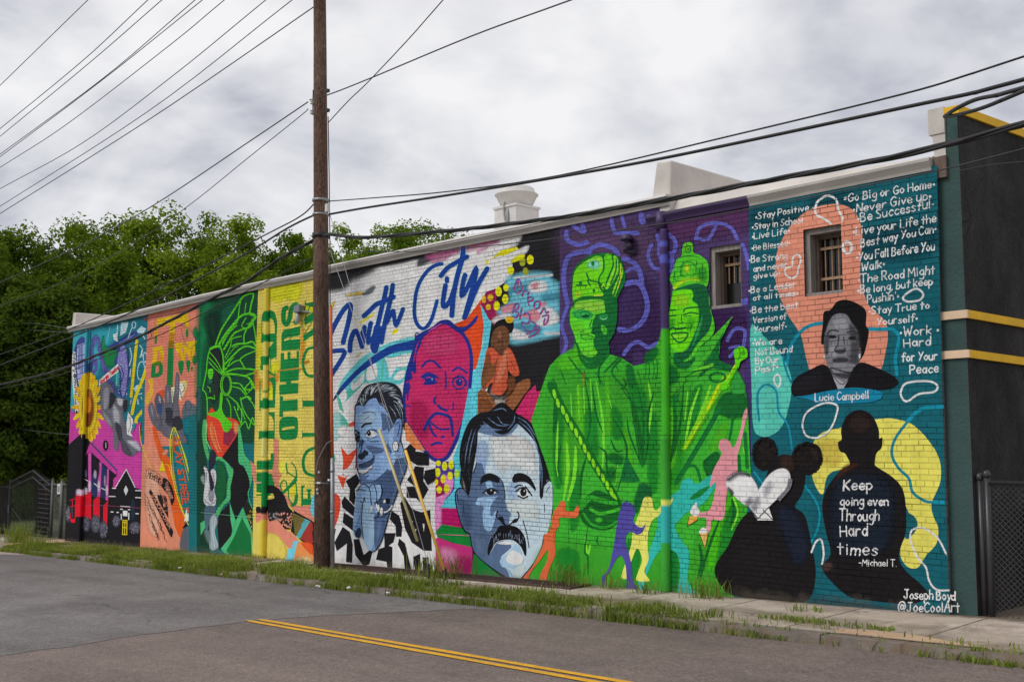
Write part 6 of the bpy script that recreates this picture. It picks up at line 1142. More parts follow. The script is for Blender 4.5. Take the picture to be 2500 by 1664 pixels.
m = MB(); m.lathe((cx_, YF+.2, zt+.05), ((hw*.6, 0), (hw*.98, k*.02), (hw*1.02, k*.08), (hw*1.33, k*.54), (hw*1.40, k*.56), (hw*1.40, k*.59), (hw*1.24, k*.63), (hw*1.12, k*.86), (hw*.92, k*.95), (hw*.6, k*.98)), 28); m.build('fan_hood', M['tin'], fan, True)
m = MB(); m.tube(spline([(cx_+.02, YF-hw*1.0+.2, zt+k*.5), (cx_, YF-hw*1.1+.2, zt), (cx_+.06, YF-hw*1.15+.2, zt-.3), (cx_+hw*.35, YF-hw*1.12+.2, zt-.36), (cx_+hw*.3, YF-hw*1.02+.2, zt-.08), (cx_+hw*.15, YF-hw+.2, zt-.02)], False, 6), .022, 8); m.build('flexible_conduit', M['grey_metal'], fan, True)
a, b = on_y(1870, 455, 6.5), on_y(1938, 449, 6.5); m = MB(); m.box(a[0], b[0], 6.5, 7.6, a[2]-.8, b[2]); m.box(a[0]-.1, b[0]-.3, 6.4, 7.7, b[2], b[2]+.1); m.build('roof_unit', M['lamp_grey'], BLD)
# ================================================================ GROUND
def sheet(name, x0, x1, y0, y1, dz, mat, nx=1, ny=1, parent=None, kind='structure', **k):
    m = MB()
    for i in range(nx+1):
        for j in range(ny+1): x = x0+(x1-x0)*i/nx; y = y0+(y1-y0)*j/ny; m.v.append((x, y, zg(x)+(dz(x, y) if callable(dz) else dz)))
    for i in range(nx):
        for j in range(ny): q = i*(ny+1)+j; m.f.append((q, q+ny+1, q+ny+2, q+1))
    return m.build(name, mat, parent, kind=kind, **k)
sheet('ground', -600, 300, -300, 600, -.34, M['lawn'])
YK = -1.95
sheet('road', -120, 40, -26, YK-.12, -.13, M['road'])
def ground_poly(name, pix, dz, mat):
    m = MB(); m.face([on_ground(px, py, dz) for px, py in pix]); return m.build(name, mat, kind='structure')
q0 = [on_ground(px, py, -.126) for px, py in ((0, 1601), (386, 1543), (601, 1515), (800, 1500), (1164, 1485), (1230, 1487))]
q1 = []; rg = random.Random(4)
for u, v in zip(q0[:-1], q0[1:]):
    n = max(3, int(math.hypot(u[0]-v[0], u[1]-v[1])/.22))
    for i in range(n): q1.append((u[0]+(v[0]-u[0])*i/n+rg.uniform(-.07, .07), u[1]+(v[1]-u[1])*i/n+rg.uniform(-.05, .05), u[2]+(v[2]-u[2])*i/n))
m = MB(); m.face([(x, y, zg(x)-.126) for x, y, z in q1+[q0[-1]]] + [(q0[-1][0]-.3, YK-.125, zg(q0[-1][0]-.3)-.126), (-100, YK-.125, zg(-100)-.126), (-100, q0[0][1]-6, zg(-100)-.126), (q0[0][0]-2.0, q0[0][1]-6, zg(q0[0][0]-2.0)-.126)][::1]); m.build('road_patch', M['road_grey'], kind='structure')
m = MB(); m.face([(x, y, zg(x)-.122) for x, y in ((-29, YK-.13), (-60, YK-.13), (-60, YK-1.6), (-36, YK-1.3), (-31, YK-.75))]); m.build('old_gutter_strip', M['apron'], kind='structure')
sheet('pavement', -33.5, 6, -1.86, 0.02, lambda x, y: .0-.018*(-y), M['walk'], 60, 6)
sheet('pavement_side', -60, -33.5, -1.9, .6, -.02, M['walk'])
sheet('side_yard', XR+.01, 12, .0, 14, -.012, M['dirt'])
kb = MB(); x = -60.0
while x < 12:
    l = random.uniform(1.7, 2.5); j = random.uniform(-.012, .012); z = random.uniform(-.012, .01)
    kb.hexa([(x, YK-.14+j, zg(x)-.3), (x+l-.012, YK-.14+j, zg(x+l)-.3), (x+l-.012, YK+.1, zg(x+l)-.3), (x, YK+.1, zg(x)-.3), (x, YK-.11+j, zg(x)-.03+z), (x+l-.012, YK-.11+j, zg(x+l)-.03+z), (x+l-.012, YK+.1, zg(x+l)-.032+z), (x, YK+.1, zg(x)-.032+z)]); x += l
kb.build('kerb', M['kerb'], kind='structure')
for pix in (((2039, 1532), (2138, 1537), (2249, 1550), (2414, 1578), (2375, 1591), (2221, 1570), (2094, 1555), (2017, 1547)), ((85, 1337), (180, 1330), (210, 1325), (140, 1318), (70, 1322), (0, 1325), (0, 1335))):
    m = MB(); m.face([(x, max(y, -1.84), zg(x)+.018*max(y, -1.84)+.004) for x, y, z in (on_ground(px, py, -.02) for px, py in pix)]); m.build('sandy_patch', M['sand'], kind='structure')
# verge soil, raised slightly and uneven
def verge(x, y): return .012+.03*mnoise.noise((x*.9, y*2.2, 3.1))-.018*(-y)
sheet('verge', -31.5, -9.6, -1.84, -.95, lambda x, y: verge(x, y) if -1.8 < y < -1.0 else -.03-.018*(-y), M['dirt'], 110, 8)
sheet('verge', -31.5, -20.3, -.95, -.05, lambda x, y: .010+.02*mnoise.noise((x*.9, y*2.2, 3.1))-.018*(-y) if -.9 < y < -.1 else -.03, M['dirt'], 70, 8)
# road lines
for dy, pA, pB in ((0, (603, 1513), (1459, 1664)), (.24, (631, 1510), (1531, 1664))):
    LA, LB = on_ground(*pA, -.1215), on_ground(*pB, -.1215); LK = (LB[1]-LA[1])/(LB[0]-LA[0]); m = MB(); n = 60; x0 = LA[0]; jit = random.Random(int(dy*100))
    for i in range(n+1):
        x = x0+(25-x0)*(i/n)**1.3; yy = LA[1]+LK*(x-LA[0]); w = .047*(.5 if i == 0 else 1); m.v += [(x, yy-w+jit.uniform(-.005, .005), zg(x)-.1215), (x, yy+w+jit.uniform(-.005, .005), zg(x)-.1215)]
    for i in range(n): m.f.append((2*i, 2*i+2, 2*i+3, 2*i+1))
    m.build('centre_line', M['line'], kind='structure')
# pavement grate beside the wall
xa, xb = on_y(812, 1380)[0], on_ground(1395, 1435)[0]; y0, y1 = -.62, -.17
gt = empty('pavement_grate', ((xa+xb)/2, -.4, zg((xa+xb)/2)), label='long rusty iron grate set in the pavement along the wall', cat='grate')
def tilt(m):
    m.v = [(x, y, z+zg(x)-.018*(-y)) for x, y, z in m.v]; return m
m = MB(); m.box(xa, xb, y0, y1, -.02, .006); tilt(m).build('sunken_pit', M['void'], gt)
m = MB(); x = xa
while x < xb: m.box(x, x+.035, y0+.02, y1-.02, .007, .03); x += .085
for yy in (y0+.14, (y0+y1)/2, y1-.14): m.box(xa, xb, yy-.012, yy+.012, .010, .026)
tilt(m).build('grate_bars', M['grate'], gt)
m = MB(); m.box(xa-.04, xb+.04, y0-.02, y0+.02, -.02, .034); m.box(xa-.04, xb+.04, y1-.02, y1+.02, -.02, .033); m.box(xa-.04, xa, y0+.02, y1-.02, -.02, .032); m.box(xb, xb+.04, y0+.02, y1-.02, -.02, .032); tilt(m).build('grate_frame', M['grate'], gt)
m = MB(); q = on_ground(1545, 1482); m.box(q[0]-.32, q[0]+.32, q[1]-.16, q[1]+.16, -.01, .012); tilt(m); cv = m.build('utility_cover', M['grate']); tag(cv, 'small rusty square cover set in the pavement near the kerb', 'utility cover')
# ================================================================ UTILITY POLE
YP = -.72
pb, pt_ = on_y(789, 1400, YP), on_y(780, 0, YP)
def pole_at(z): t = (z-pb[2])/(pt_[2]-pb[2]); return pb[0]+(pt_[0]-pb[0])*t
UP = empty('utility_pole', (pb[0], YP, zg(pb[0])), label='tall weathered brown wooden utility pole standing in the grass verge', cat='utility pole')
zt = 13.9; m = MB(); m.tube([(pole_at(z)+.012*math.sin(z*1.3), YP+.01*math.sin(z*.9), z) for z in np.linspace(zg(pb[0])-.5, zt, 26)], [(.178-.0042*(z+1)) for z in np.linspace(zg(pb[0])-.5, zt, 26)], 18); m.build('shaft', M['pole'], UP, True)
m = MB(); m.box(pole_at(13.2)-.06, pole_at(13.2)+.06, YP-1.4, YP+1.4, 13.1, 13.24); m.box(pole_at(12.4)-.06, pole_at(12.4)+.06, YP-1.2, YP+1.2, 12.32, 12.44); m.build('crossarm', M['pole'], UP)
def zpx(py): return on_y(785, py, YP)[2]
zr = zpx(242); xr = pole_at(zr)-.17; m = MB(); m.box(xr-.02, xr+.0, YP-.03, YP+.03, zpx(282), zpx(206)); m.tube([(xr-.10, YP, zpx(272)), (xr-.10, YP, zpx(211))], .011, 6)
for py in (212, 225, 236, 249, 260, 271): m.tube([(xr-.10, YP, zpx(py)), (xr, YP, zpx(py))], .010, 6)
m.build('insulator_rack', M['iron'], UP)
for py in (241, 265): m = MB(); m.lathe((xr-.10, YP, zpx(py)-.045), ((.03, 0), (.055, .01), (.055, .03), (.03, .04), (.03, .05), (.055, .06), (.055, .08), (.03, .09)), 14); m.build('insulator', M['porcelain'], UP, True)
def pxw(px, py, dy=0): return on_y(px, py, YP+dy)
m = MB(); m.tube([pxw(801, 285, -.02), pxw(803.5, 420, -.02), pxw(805.5, 590, -.03), pxw(806, 748, -.03)], .011, 6); m.build('ground_wire', M['cable'], UP)
m = MB(); m.tube([pxw(807.5, 748, -.03), pxw(809.5, 1000, -.03), pxw(811.5, 1117, -.03)], .030, 10); m.build('orange_conduit', M['orange_pipe'], UP, True)
m = MB(); m.tube([pxw(811.5, 1117.5, -.03), pxw(811.8, 1250, -.03), pxw(812, 1398, -.03)], .040, 10)
for py in (1148, 1249): p = pxw(811.6, py, -.03); m.tube([(p[0], p[1], p[2]-.025), (p[0], p[1], p[2]+.025)], .047, 10)
m.build('grey_conduit', M['grey_metal'], UP, True)
for py, hh, r in ((489, .05, .172), (524, .04, .172), (575, .10, .176), (1178, .02, .182)):
    z = zpx(py); m = MB(); m.tube([(pole_at(z), YP, z-hh/2), (pole_at(z), YP, z+hh/2)], r, 18); m.build('pole_band', M['cable' if hh > .06 else 'grey_metal'], UP, True)
m = MB(); p = pxw(796, 502, -.19); m.box(p[0]-.04, p[0]+.04, p[1], p[1]+.06, p[2]-.12, p[2]+.04); m.build('splice_cap', M['porcelain'], UP)
for px, py in ((799, 222), (799, 270)): p = pxw(px, py, 0); m = MB(); m.box(p[0]-.03, p[0]+.05, YP-.03, YP+.03, p[2]-.03, p[2]+.03); m.build('through_bolt', M['iron'], UP)
m = MB(); m.tube([pxw(813, 1073, -.02), pxw(797, 1082, -.17), pxw(777, 1120, -.18), pxw(772, 1150, -.15), pxw(771, 1190, -.13), pxw(771, 1260, -.10)], .007, 5); m.build('loose_wire', M['pale_wire'], UP)
for px, py, w in ((777, 1178, .05), (802, 1171, .03), (777, 1152, .012), (773, 1194, .014), (774, 1203, .012)): p = pxw(px, py, -.19); m = MB(); m.box(p[0]-w, p[0]+w, p[1], p[1]+.03, p[2]-.018, p[2]+.018); m.build('tag_plate', M['litter'], UP)
# guys with yellow guards
def guy(px0, px1, pg0, pg1, mat, label):
    y0, y1 = YP-.05, YP-.10
    A, B_ = on_y(*px0, y0), on_y(*px1, y1); g = empty('guy_wire', B_, label=label, cat='guy wire', group='guy wires with yellow guards')
    m = MB(); m.tube([A, B_], .006, 5); m.build('steel_strand', M['pale_wire'], g)
    C, D_ = on_y(*pg0, y0-.01), on_y(*pg1, y1-.01); m = MB(); m.tube([C, D_], .026, 10); m.build('guy_guard', M[mat], g, True)
    m = MB(); m.tube([(B_[0], B_[1], B_[2]-.25), (B_[0]+.0, B_[1], B_[2]+.06)], .02, 6); m.build('ground_anchor', M['iron'], g)
guy((806, 525), (1047, 1384), (926, 1048), (1019, 1320), 'guard_old', 'guy wire with the faded yellow guard that stops above the ground')
guy((806, 612), (1088, 1395), (990, 1099), (1084, 1390), 'guard', 'guy wire with the bright yellow guard reaching down to the grate')
# ================================================================ WIRES
def wire(px, y0, y1, r, label, group, mat='wire', name='overhead_wire', ext=(0, 0), cat='wire', sm=True, n=6):
    k = len(px)-1; P_ = [Vector(on_y(*p, y0+(y1-y0)*i/k)) for i, p in enumerate(px)]
    if ext[0]: P_.insert(0, P_[0]+(P_[0]-P_[1]).normalized()*ext[0])
    if ext[1]: P_.append(P_[-1]+(P_[-1]-P_[-2]).normalized()*ext[1])
    m = MB(); C_ = [Vector(q) for q in (spline(P_, False, n) if sm else P_)]
    if r > .03:
        D_ = []; s_ = 0
        for u, v in zip(C_[:-1], C_[1:]):
            k_ = max(1, int((v-u).length/.12))
            for i in range(k_): D_.append((u.lerp(v, i/k_), s_+(v-u).length*i/k_))
            s_ += (v-u).length
        for ph in (0, 2.1, 4.2):
            Q_ = []
            for i, (p_, l_) in enumerate(D_):
                d_ = (D_[min(i+1, len(D_)-1)][0]-D_[max(i-1, 0)][0]).normalized(); a_ = d_.cross(Vector((0, 0, 1))).normalized(); t_ = ph+l_*2.6+.5*math.sin(l_*.7)
                Q_.append(p_+(a_*math.cos(t_)+a_.cross(d_)*math.sin(t_))*r*.52)
            m.tube(Q_, r*(.60 if ph else .45), 6)
    else: m.tube(C_, r, 6)
    o = m.build(name, M[mat], None, True); return tag(o, label, cat, group)
GH = 'power lines high over the street'
def W8(s): return [tuple(float(v)/2.8 for v in q.split(',')) for q in s.split()]
for i, (s, y) in enumerate((('0,585 602,0', -2.1), ('0,880 560,420 1012,0', -1.9), ('0,933 600,440 1108,0', -1.5), ('0,1055 700,540 1335,0', -1.2), ('0,1072 690,555 1385,0', -.9), ('0,1145 445,858 1150,318 1535,0', -.5), ('0,1290 560,980 1180,520 1818,0', -.2), ('0,1410 1000,770 1998,0', .1))):
    wire(W8(s), y, y, .011, 'thin dark power line crossing the upper left sky', GH, ext=(8, 7))
wire(W8('0,1460 1000,830 2150,45'), YP, YP, .012, 'lowest of the power lines fanning out to the pole top', GH, ext=(6, 0))
wire([(752, 249), (620, 338), (376.5, 500), (200, 598), (0, 690)], YP, YP, .013, 'line running left from the upper white insulator over the treetops', 'wires from the insulators', ext=(0, 6))
wire([(751, 266), (735, 282), (600, 390), (463, 500), (332, 590), (150, 690), (0, 747)], YP, YP, .009, 'twisted thin line running left from the lower white insulator', 'wires from the insulators', ext=(0, 6))
wire([(756, 244), (800, 232), (900, 193), (1150, 89), (1395, 0)], YP, YP-.5, .012, 'wire from the insulators rising to the upper right sky', 'wires from the insulators', ext=(0, 6))
wire([(801, 300), (850, 247), (900, 199), (1000, 93), (1082, 0)], YP, YP-.9, .010, 'steep wire rising from the pole side to the top of the view', 'wires from the insulators', ext=(0, 6))
GC = 'communication cables slung along the pole'
wire([(767, 497), (733, 528), (650, 572), (398, 699), (166, 805), (0, 865)], YP, YP, .014, 'upper slim cable dropping left from the pole across the roof corner', GC, 'cable', ext=(0, 5))
wire([(767, 525), (700, 558), (564, 639), (298, 772), (0, 891)], YP, YP, .020, 'middle cable dropping left from the pole across the teal panel', GC, 'cable', ext=(0, 5))
wire([(778, 580), (693, 626), (600, 688), (497, 739), (332, 825), (166, 895), (90, 918), (0, 939)], YP-.02, YP-.02, .036, 'thick black cable bundle sagging left from the pole over the mural', GC, 'cable', ext=(0, 5))
wire([(763, 629), (630, 696), (441, 793), (365, 828), (250, 872), (166, 908), (90, 929), (0, 948)], YP-.03, YP-.03, .011, 'slim cable below the thick bundle left of the pole', GC, 'cable', ext=(0, 5))
m = MB(); m.tube(spline([on_y(*p, YP-.03) for p in ((441, 793), (464, 805), (478, 832), (464, 850), (448, 828), (443, 800))], False, 6), .006, 5); tag(m.build('cable_loop', M['cable']), 'slack loop of thin black cable hanging over the salmon panel', 'cable')
m = MB(); m.tube(spline([on_y(*p, YP-.03) for p in ((366, 808), (370, 820), (362, 830))], False, 6), .008, 5); tag(m.build('cable_jumper', M['cable']), 'short curved jumper between thick and slim cable near salmon panel edge', 'cable')
YR = -2.2
wire([(804, 491), (900, 484), (1100, 467), (1367, 428), (1800, 328), (2200, 231), (2372, 180), (2500, 138)], YP, YR, .011, 'slim upper cable running right from the pole above the roof', GC, 'cable', ext=(0, 6))
wire([(804, 523), (900, 506), (1100, 475.5), (1367, 431.6), (1650, 380), (2200, 264), (2380, 226), (2500, 194)], YP, YR, .021, 'middle black cable running right from the pole above the roof vent', GC, 'cable', ext=(0, 6))
wire([(780, 577), (806, 572), (850, 578), (900, 579), (1100, 563), (1352, 533), (1597, 492), (2000, 418), (2200, 379), (2350, 344), (2500, 303)], YP-.02, YR, .034, 'thickest black cable bundle running right along the eaves', GC, 'cable', ext=(0, 6))
wire([(804, 616), (950, 614), (1080, 611), (1340, 584), (1600, 549), (1850, 506), (2200, 436), (2350, 402), (2500, 363)], YP, -1.6, .008, 'slim wire running right from the pole across the top of the mural', GC, 'wire', ext=(0, 6))
wire([(2306, 285), (2330, 268), (2380, 244), (2440, 231), (2500, 214)], -.12, -1.4, .024, 'service cable from the building corner leaving to the right', 'service drop at the building corner', 'cable', ext=(0, 6))
wire([(2308, 284), (2345, 279), (2400, 263), (2450, 243), (2500, 222)], -.14, -1.45, .022, 'lower of the two service cables at the building corner', 'service drop at the building corner', 'cable', ext=(0, 6))
wire([(2300, 424), (2350, 415), (2420, 402), (2500, 394)], -.2, -1.2, .004, 'very thin wire crossing the top of the dark side wall', None, 'wire', ext=(0, 4))
wire([(176, 1061), (90, 1052), (0, 1041)], .3, 1.5, .008, 'thin wire running left from the far building corner', None, 'thin_wire', ext=(0, 4))
wire([(172, 802), (90, 790), (0, 782)], .3, 2.0, .009, 'upper thin wire running into the trees from the far roof corner', 'wires from the far roof corner', 'thin_wire', ext=(0, 4))
wire([(172, 812), (90, 806), (0, 798)], .3, 2.2, .009, 'lower thin wire running into the trees from the far roof corner', 'wires from the far roof corner', 'thin_wire', ext=(0, 4))
# ================================================================ FENCES
YG = .95
def gx(px): return on_y(px, 1250, YG)[0]
def gz(px, py): return on_y(px, py, YG)[2]
x0, x1 = gx(25), gx(124); zb_ = zg(x0)-.02; zs_ = gz(75, 1180); zk = gz(79, 1148); xm = gx(79)
gate = empty('iron_gate', ((x0+x1)/2, YG, zb_), label='black iron picket gate with a pointed gable top', cat='gate')
def roofz(x): return zs_+(zk-zs_)*(1-abs(x-xm)/max(xm-x0, x1-xm))
m = MB(); n = 30
for i in range(n+1): x = x0+(x1-x0)*i/n; m.box(x-.008, x+.008, YG-.008, YG+.008, zb_+.05, roofz(x)+.06)
m.build('gate_pickets', M['iron'], gate)
m = MB(); m.tube([(x0, YG-.03, zs_), (xm, YG-.03, zk), (x1, YG-.03, zs_)], .035, 6); m.tube([(x0, YG-.03, zs_-.22), (xm, YG-.03, zk-.22), (x1, YG-.03, zs_-.22)], .03, 6); m.box(x0, x1, YG-.05, YG-.02, zb_+.1, zb_+.16); m.tube([(x0+.2, YG-.03, zs_-.9), (xm, YG-.03, zb_+.15)], .012, 5); m.tube([(x1-.2, YG-.03, zs_-.9), (xm, YG-.03, zb_+.15)], .012, 5); m.build('gate_frame', M['iron'], gate)
m = MB()
for k in range(12): z = zb_+.25+k*.155; m.box(xm+.65, x1-.02, YG-.06, YG-.050, z, z+.028)
m.build('mesh_infill', M['iron'], gate)
for x in (x0-.08, x1+.05): m = MB(); m.tube([(x, YG, zb_-.3), (x, YG, zs_+.1)], .055, 8); m.build('gate_post', M['iron'], gate)
m = MB(); m.box(x0-.02, x0+.14, YG-.09, YG-.03, zb_+.75, zb_+1.0); m.build('lock_box', M['iron'], gate)
def chain(name, xa, xb, y, z0f, z1f, pitch, r, mat, **k):
    m = MB(); h = z1f-z0f; n = int((xb-xa+h)/pitch)+1
    for s in (0, 1):
        for i in range(n):
            a = xa-h+i*pitch if s == 0 else xa+i*pitch; pa, pb_ = ((a, z0f), (a+h, z1f)) if s == 0 else ((a, z0f), (a-h, z1f))
            c = clip([pa, pb_], -1, 0, -xa) if False else None
            (ax, az), (bx, bz) = pa, pb_
            def cut(px_, pz_, qx_, qz_, lim, lo):
                if (px_ < lim) == (qx_ < lim): return None
                t = (lim-px_)/(qx_-px_); return (lim, pz_+(qz_-pz_)*t)
            L_, R_ = ((ax, az), (bx, bz)) if ax < bx else ((bx, bz), (ax, az))
            if R_[0] <= xa or L_[0] >= xb: continue
            if L_[0] < xa: L_ = cut(*L_, *R_, xa, 1)
            if R_[0] > xb: R_ = cut(*L_, *R_, xb, 0)
            if L_ and R_: m.tube([(L_[0], y+(.004 if s else -.004), L_[1]), (R_[0], y+(.004 if s else -.004), R_[1])], r, 4, False)
    return m.build(name, mat, k.get('parent'))
xa, xb = gx(126), gx(162); zt_ = gz(145, 1183)
cf = empty('chain_fence', ((xa+xb)/2, YG, zb_), label='short grey chain link fence between the gate and building', cat='fence')
chain('chain_mesh', xa, xb, YG, zb_, zt_, .11, .007, M['galv_fence'], parent=cf)
for px, r in ((128, .05), (152, .07)): m = MB(); m.tube([(gx(px), YG-.02, zb_-.2), (gx(px), YG-.02, zt_+.16)], r, 10); m.tube([(gx(px), YG-.02, zt_+.16), (gx(px), YG-.02, zt_+.20)], [r*1.1, .02], 10); m.build('fence_post', M['galv_fence'], cf, True)
m = MB(); m.tube([(xa, YG-.02, zt_), (xb, YG-.02, zt_+.02)], .04, 8); m.build('top_rail', M['galv_fence'], cf, True)
m = MB(); q = on_y(144, 1193, YG-.05); m.box(q[0]-.13, q[0]+.13, YG-.06, YG-.05, q[2]-.16, q[2]+.16); sg = m.build('notice_sign', M['litter'], cf); m = MB(); m.box(q[0]-.08, q[0]+.08, YG-.064, YG-.0605, q[2]-.10, q[2]+.10); m.build('notice_panel', M['lamp_grey'], sg)
# picket fence continuing left of the gate
xa = gx(-60); xb = x0-.2; m = MB(); x = xa
pf = empty('picket_fence', ((xa+xb)/2, YG, zb_), label='black iron picket fence left of the gate', cat='fence')
while x < xb: m.box(x-.011, x+.011, YG-.011, YG+.011, zb_-.2, zs_-.05); x += .125
m.build('fence_pickets', M['iron'], pf); m = MB(); m.box(xa, xb, YG-.03, YG-.012, zs_-.2, zs_-.15); m.box(xa, xb, YG-.03, YG-.012, zb_+.1, zb_+.15); m.build('fence_rails', M['iron'], pf)
# black chain link fence on the right
YQ = .10; xa = on_y(2391, 1400, YQ)[0]; xb = xa+4.5; z0 = zg(xa)-.02; z1 = on_y(2450, 1177, YQ)[2]
rfn = empty('yard_fence', (xa, YQ, z0), label='black chain link fence with round capped posts beside the dark wall', cat='fence')
chain('chain_mesh', on_y(2415, 1300, YQ)[0], xb, YQ, z0, z1, .066, .0034, M['yard_mesh'], parent=rfn)
for px, py in ((2391, 1160), (2408, 1153)):
    q = on_y(px, py, YQ-.02); m = MB(); m.tube([(q[0], q[1], z0-.3), (q[0], q[1], q[2]-.04)], .034, 12); m.lathe((q[0], q[1], q[2]-.05), ((.042, 0), (.045, .03), (.038, .06), (.02, .08)), 14); m.build('fence_post', M['black_post'], rfn, True)
m = MB(); m.tube([(on_y(2408, 1177, YQ-.02)[0], YQ-.02, z1), (xb, YQ-.02, z1)], .024, 8); m.build('top_rail', M['black_post'], rfn, True)
# dark bin standing behind the yard fence
q = on_y(2475, 1330, 1.6); bn = empty('waste_bin', (q[0], 2.0, zg(q[0])), label='dark waste bin standing behind the black yard fence', cat='bin'); m = MB()
z0 = zg(q[0])+.05; m.hexa([(q[0]-.45, 1.65, z0), (q[0]+.75, 1.65, z0), (q[0]+.75, 2.4, z0), (q[0]-.45, 2.4, z0), (q[0]-.55, 1.5, z0+1.15), (q[0]+.85, 1.5, z0+1.15), (q[0]+.85, 2.5, z0+1.15), (q[0]-.55, 2.5, z0+1.15)]); m.build('bin_body', M['iron'], bn)
m = MB(); m.hexa([(q[0]-.6, 1.45, z0+1.155), (q[0]+.9, 1.45, z0+1.155), (q[0]+.9, 2.55, z0+1.155), (q[0]-.6, 2.55, z0+1.155), (q[0]-.6, 1.5, z0+1.2), (q[0]+.9, 1.5, z0+1.2), (q[0]+.9, 2.55, z0+1.32), (q[0]-.6, 2.55, z0+1.32)]); m.build('bin_lid', M['lamp_grey'], bn)
# ================================================================ GRASS AND WEEDS
def blades(spots, hfun, rng, w=.006):
    V, Fc = [], []
    for (x, y, z) in spots:
        h = hfun(x, y)*rng.uniform(.5, 1.25); a = rng.uniform(0, 6.283); lean = rng.uniform(.15, .95)*h; dx, dy = math.cos(a), math.sin(a); ww = w*rng.uniform(.7, 1.5); k = len(V); sx_, sy_ = -dy*ww, dx*ww
        V += [(x-sx_, y-sy_, z-.01), (x+sx_, y+sy_, z-.01), (x+dx*lean*.35+sx_*.8, y+dy*lean*.35+sy_*.8, z+h*.6), (x+dx*lean*.35-sx_*.8, y+dy*lean*.35-sy_*.8, z+h*.6), (x+dx*lean, y+dy*lean, z+h*.92)]
        Fc += [(k, k+1, k+2, k+3), (k+3, k+2, k+4)]
    return V, Fc
def grass():
    rng = random.Random(11); sp = []
    def dens(x, y):
        n = mnoise.noise((x*.8, y*1.6, 0))*.5+mnoise.noise((x*2.4, y*3.5, 5))*.5
        if x < -9.8:
            d = .95 if y < -1.3 else ((.5 if y < -.6 else .28) if x < -20.3 else (.3 if y < -1.05 else 0))
            if -13 < x and y > -1.62: d *= .12
        else:
            n2 = mnoise.noise((x*1.1, 0, 2)); d = (1.0 if n2 > -.1 else .3) if y < -2.0 else (.05 if y < -1.6 else 0)
        if -9.9 < x < -7.6 and y < -1.5: d = max(d, .8*(1-abs(x+8.7)/1.2))
        if -7.4 < x < -5.7 and -1.5 < y < -1.3: d = .6
        if x < -29: d *= .6
        return d*(.42+1.6*n)
    for _ in range(230000):
        x = -31.8+(35.5*rng.random()**1.2); y = rng.uniform(-2.17, -.08)
        if rng.random() < dens(x, y): sp.append((x, y, zg(x)-.12 if y < -2.06 else (zg(x)-.04 if y < -1.85 else zg(x)-.018*(-y))))
    def hf(x, y):
        n = .5+.5*mnoise.noise((x*1.3, y*2, 9)); n3 = .5+.5*mnoise.noise((x*.6, 4, 9)); b = .36 if -22 < x < -10.5 else (.24 if x <= -22 else .15)
        if -17.2 < x < -10.5: b = .27
        if -10.5 <= x < -7.6: b = .24
        if y > -1.0: b *= .5
        return b*(.28+.6*n)*(.5+.75*n3)
    V, Fc = blades(sp, hf, rng, .0065); m = MB(); m.v, m.f = V, Fc
    print('grass blades', len(sp)); return tag(m.build('verge_grass', M['grass']), 'rough green grass growing along the kerb and wall', 'grass', kind='stuff')
grass()
def tuft(x, y, n, h, spread, seed, label, w=.006):
    rng = random.Random(seed); sp = [(x+rng.gauss(0, spread), y+rng.gauss(0, spread*.5), zg(x)-.01) for _ in range(n)]
    V, Fc = blades(sp, lambda a, b: h, rng, w); m = MB(); m.v, m.f = V, Fc; tag(m.build('weed_tuft', M['grass']), label, 'weed', 'weeds in the pavement')
for i, (px, py, n, h, s, lb) in enumerate(((45, 1322, 260, .55, .35, 'big grass tuft at the kerb left of the building'), (85, 1338, 200, .4, .35, 'low grass tuft at the kerb nearest the far building corner'), (1375, 1425, 60, .42, .16, 'weed tuft below the orange painted figure'), (1420, 1432, 35, .26, .12, 'small weed right of the orange painted figure'), (1488, 1436, 40, .34, .12, 'weed tuft at the feet of the purple painted figure'), (1585, 1447, 40, .22, .14, 'low weed beside the foot of the green downpipe'), (1725, 1458, 70, .30, .16, 'weed tuft at wall foot right of green downpipe'), (1968, 1489, 40, .10, .14, 'tiny weed at the wall below the seated dark figures'), (1290, 1448, 50, .12, .12, 'low weed at the end of the iron grate'), (690, 1362, 40, .45, .1, 'tall thin weed in front of the yellow panel'), (620, 1352, 150, .45, .22, 'leafy weeds at the foot of the yellow pipe'), (1075, 1408, 150, .42, .3, 'tall grass tuft in front of the magenta mural patch'))):
    q = on_ground(px, py); tuft(q[0], q[1], n, h, s, 50+i, lb)
# litter and rubble along the verge
rng = random.Random(5)
for px, py, r, mt, lb in ((322, 1346, .06, 'litter', 'white scrap of litter in grass below the salmon panel'), (440, 1388, .05, 'litter', 'small white scrap at the kerb under the grey arch'), (467, 1388, .10, 'stone', 'brown lump of rubble at the kerb left of the pole'), (541, 1405, .06, 'stone', 'pale flat pebble at the kerb left of the pole'), (778, 1433, .06, 'litter', 'crumpled white paper at the kerb under the pole'), (850, 1436, .05, 'litter', 'white scrap right of the pole at the kerb'), (948, 1450, .05, 'litter', 'white scrap on the verge below the black block shapes'), (1125, 1463, .07, 'stone', 'brown stone at the kerb below the blue-grey face')):
    q = on_ground(px, py, -.06); bm = bmesh.new(); bmesh.ops.create_icosphere(bm, subdivisions=2, radius=r*.62)
    for v in bm.verts: v.co *= 1+1.1*mnoise.noise(v.co*22+Vector((px, py, 0))); v.co.z *= .45
    me = bpy.data.meshes.new('scrap'); bm.to_mesh(me); bm.free(); me.materials.append(M[mt]); o = bpy.data.objects.new('litter_scrap' if mt == 'litter' else 'stone', me); COL.objects.link(o); o.location = (q[0], q[1], q[2]+r*.4); tag(o, lb, 'litter' if mt == 'litter' else 'stone')
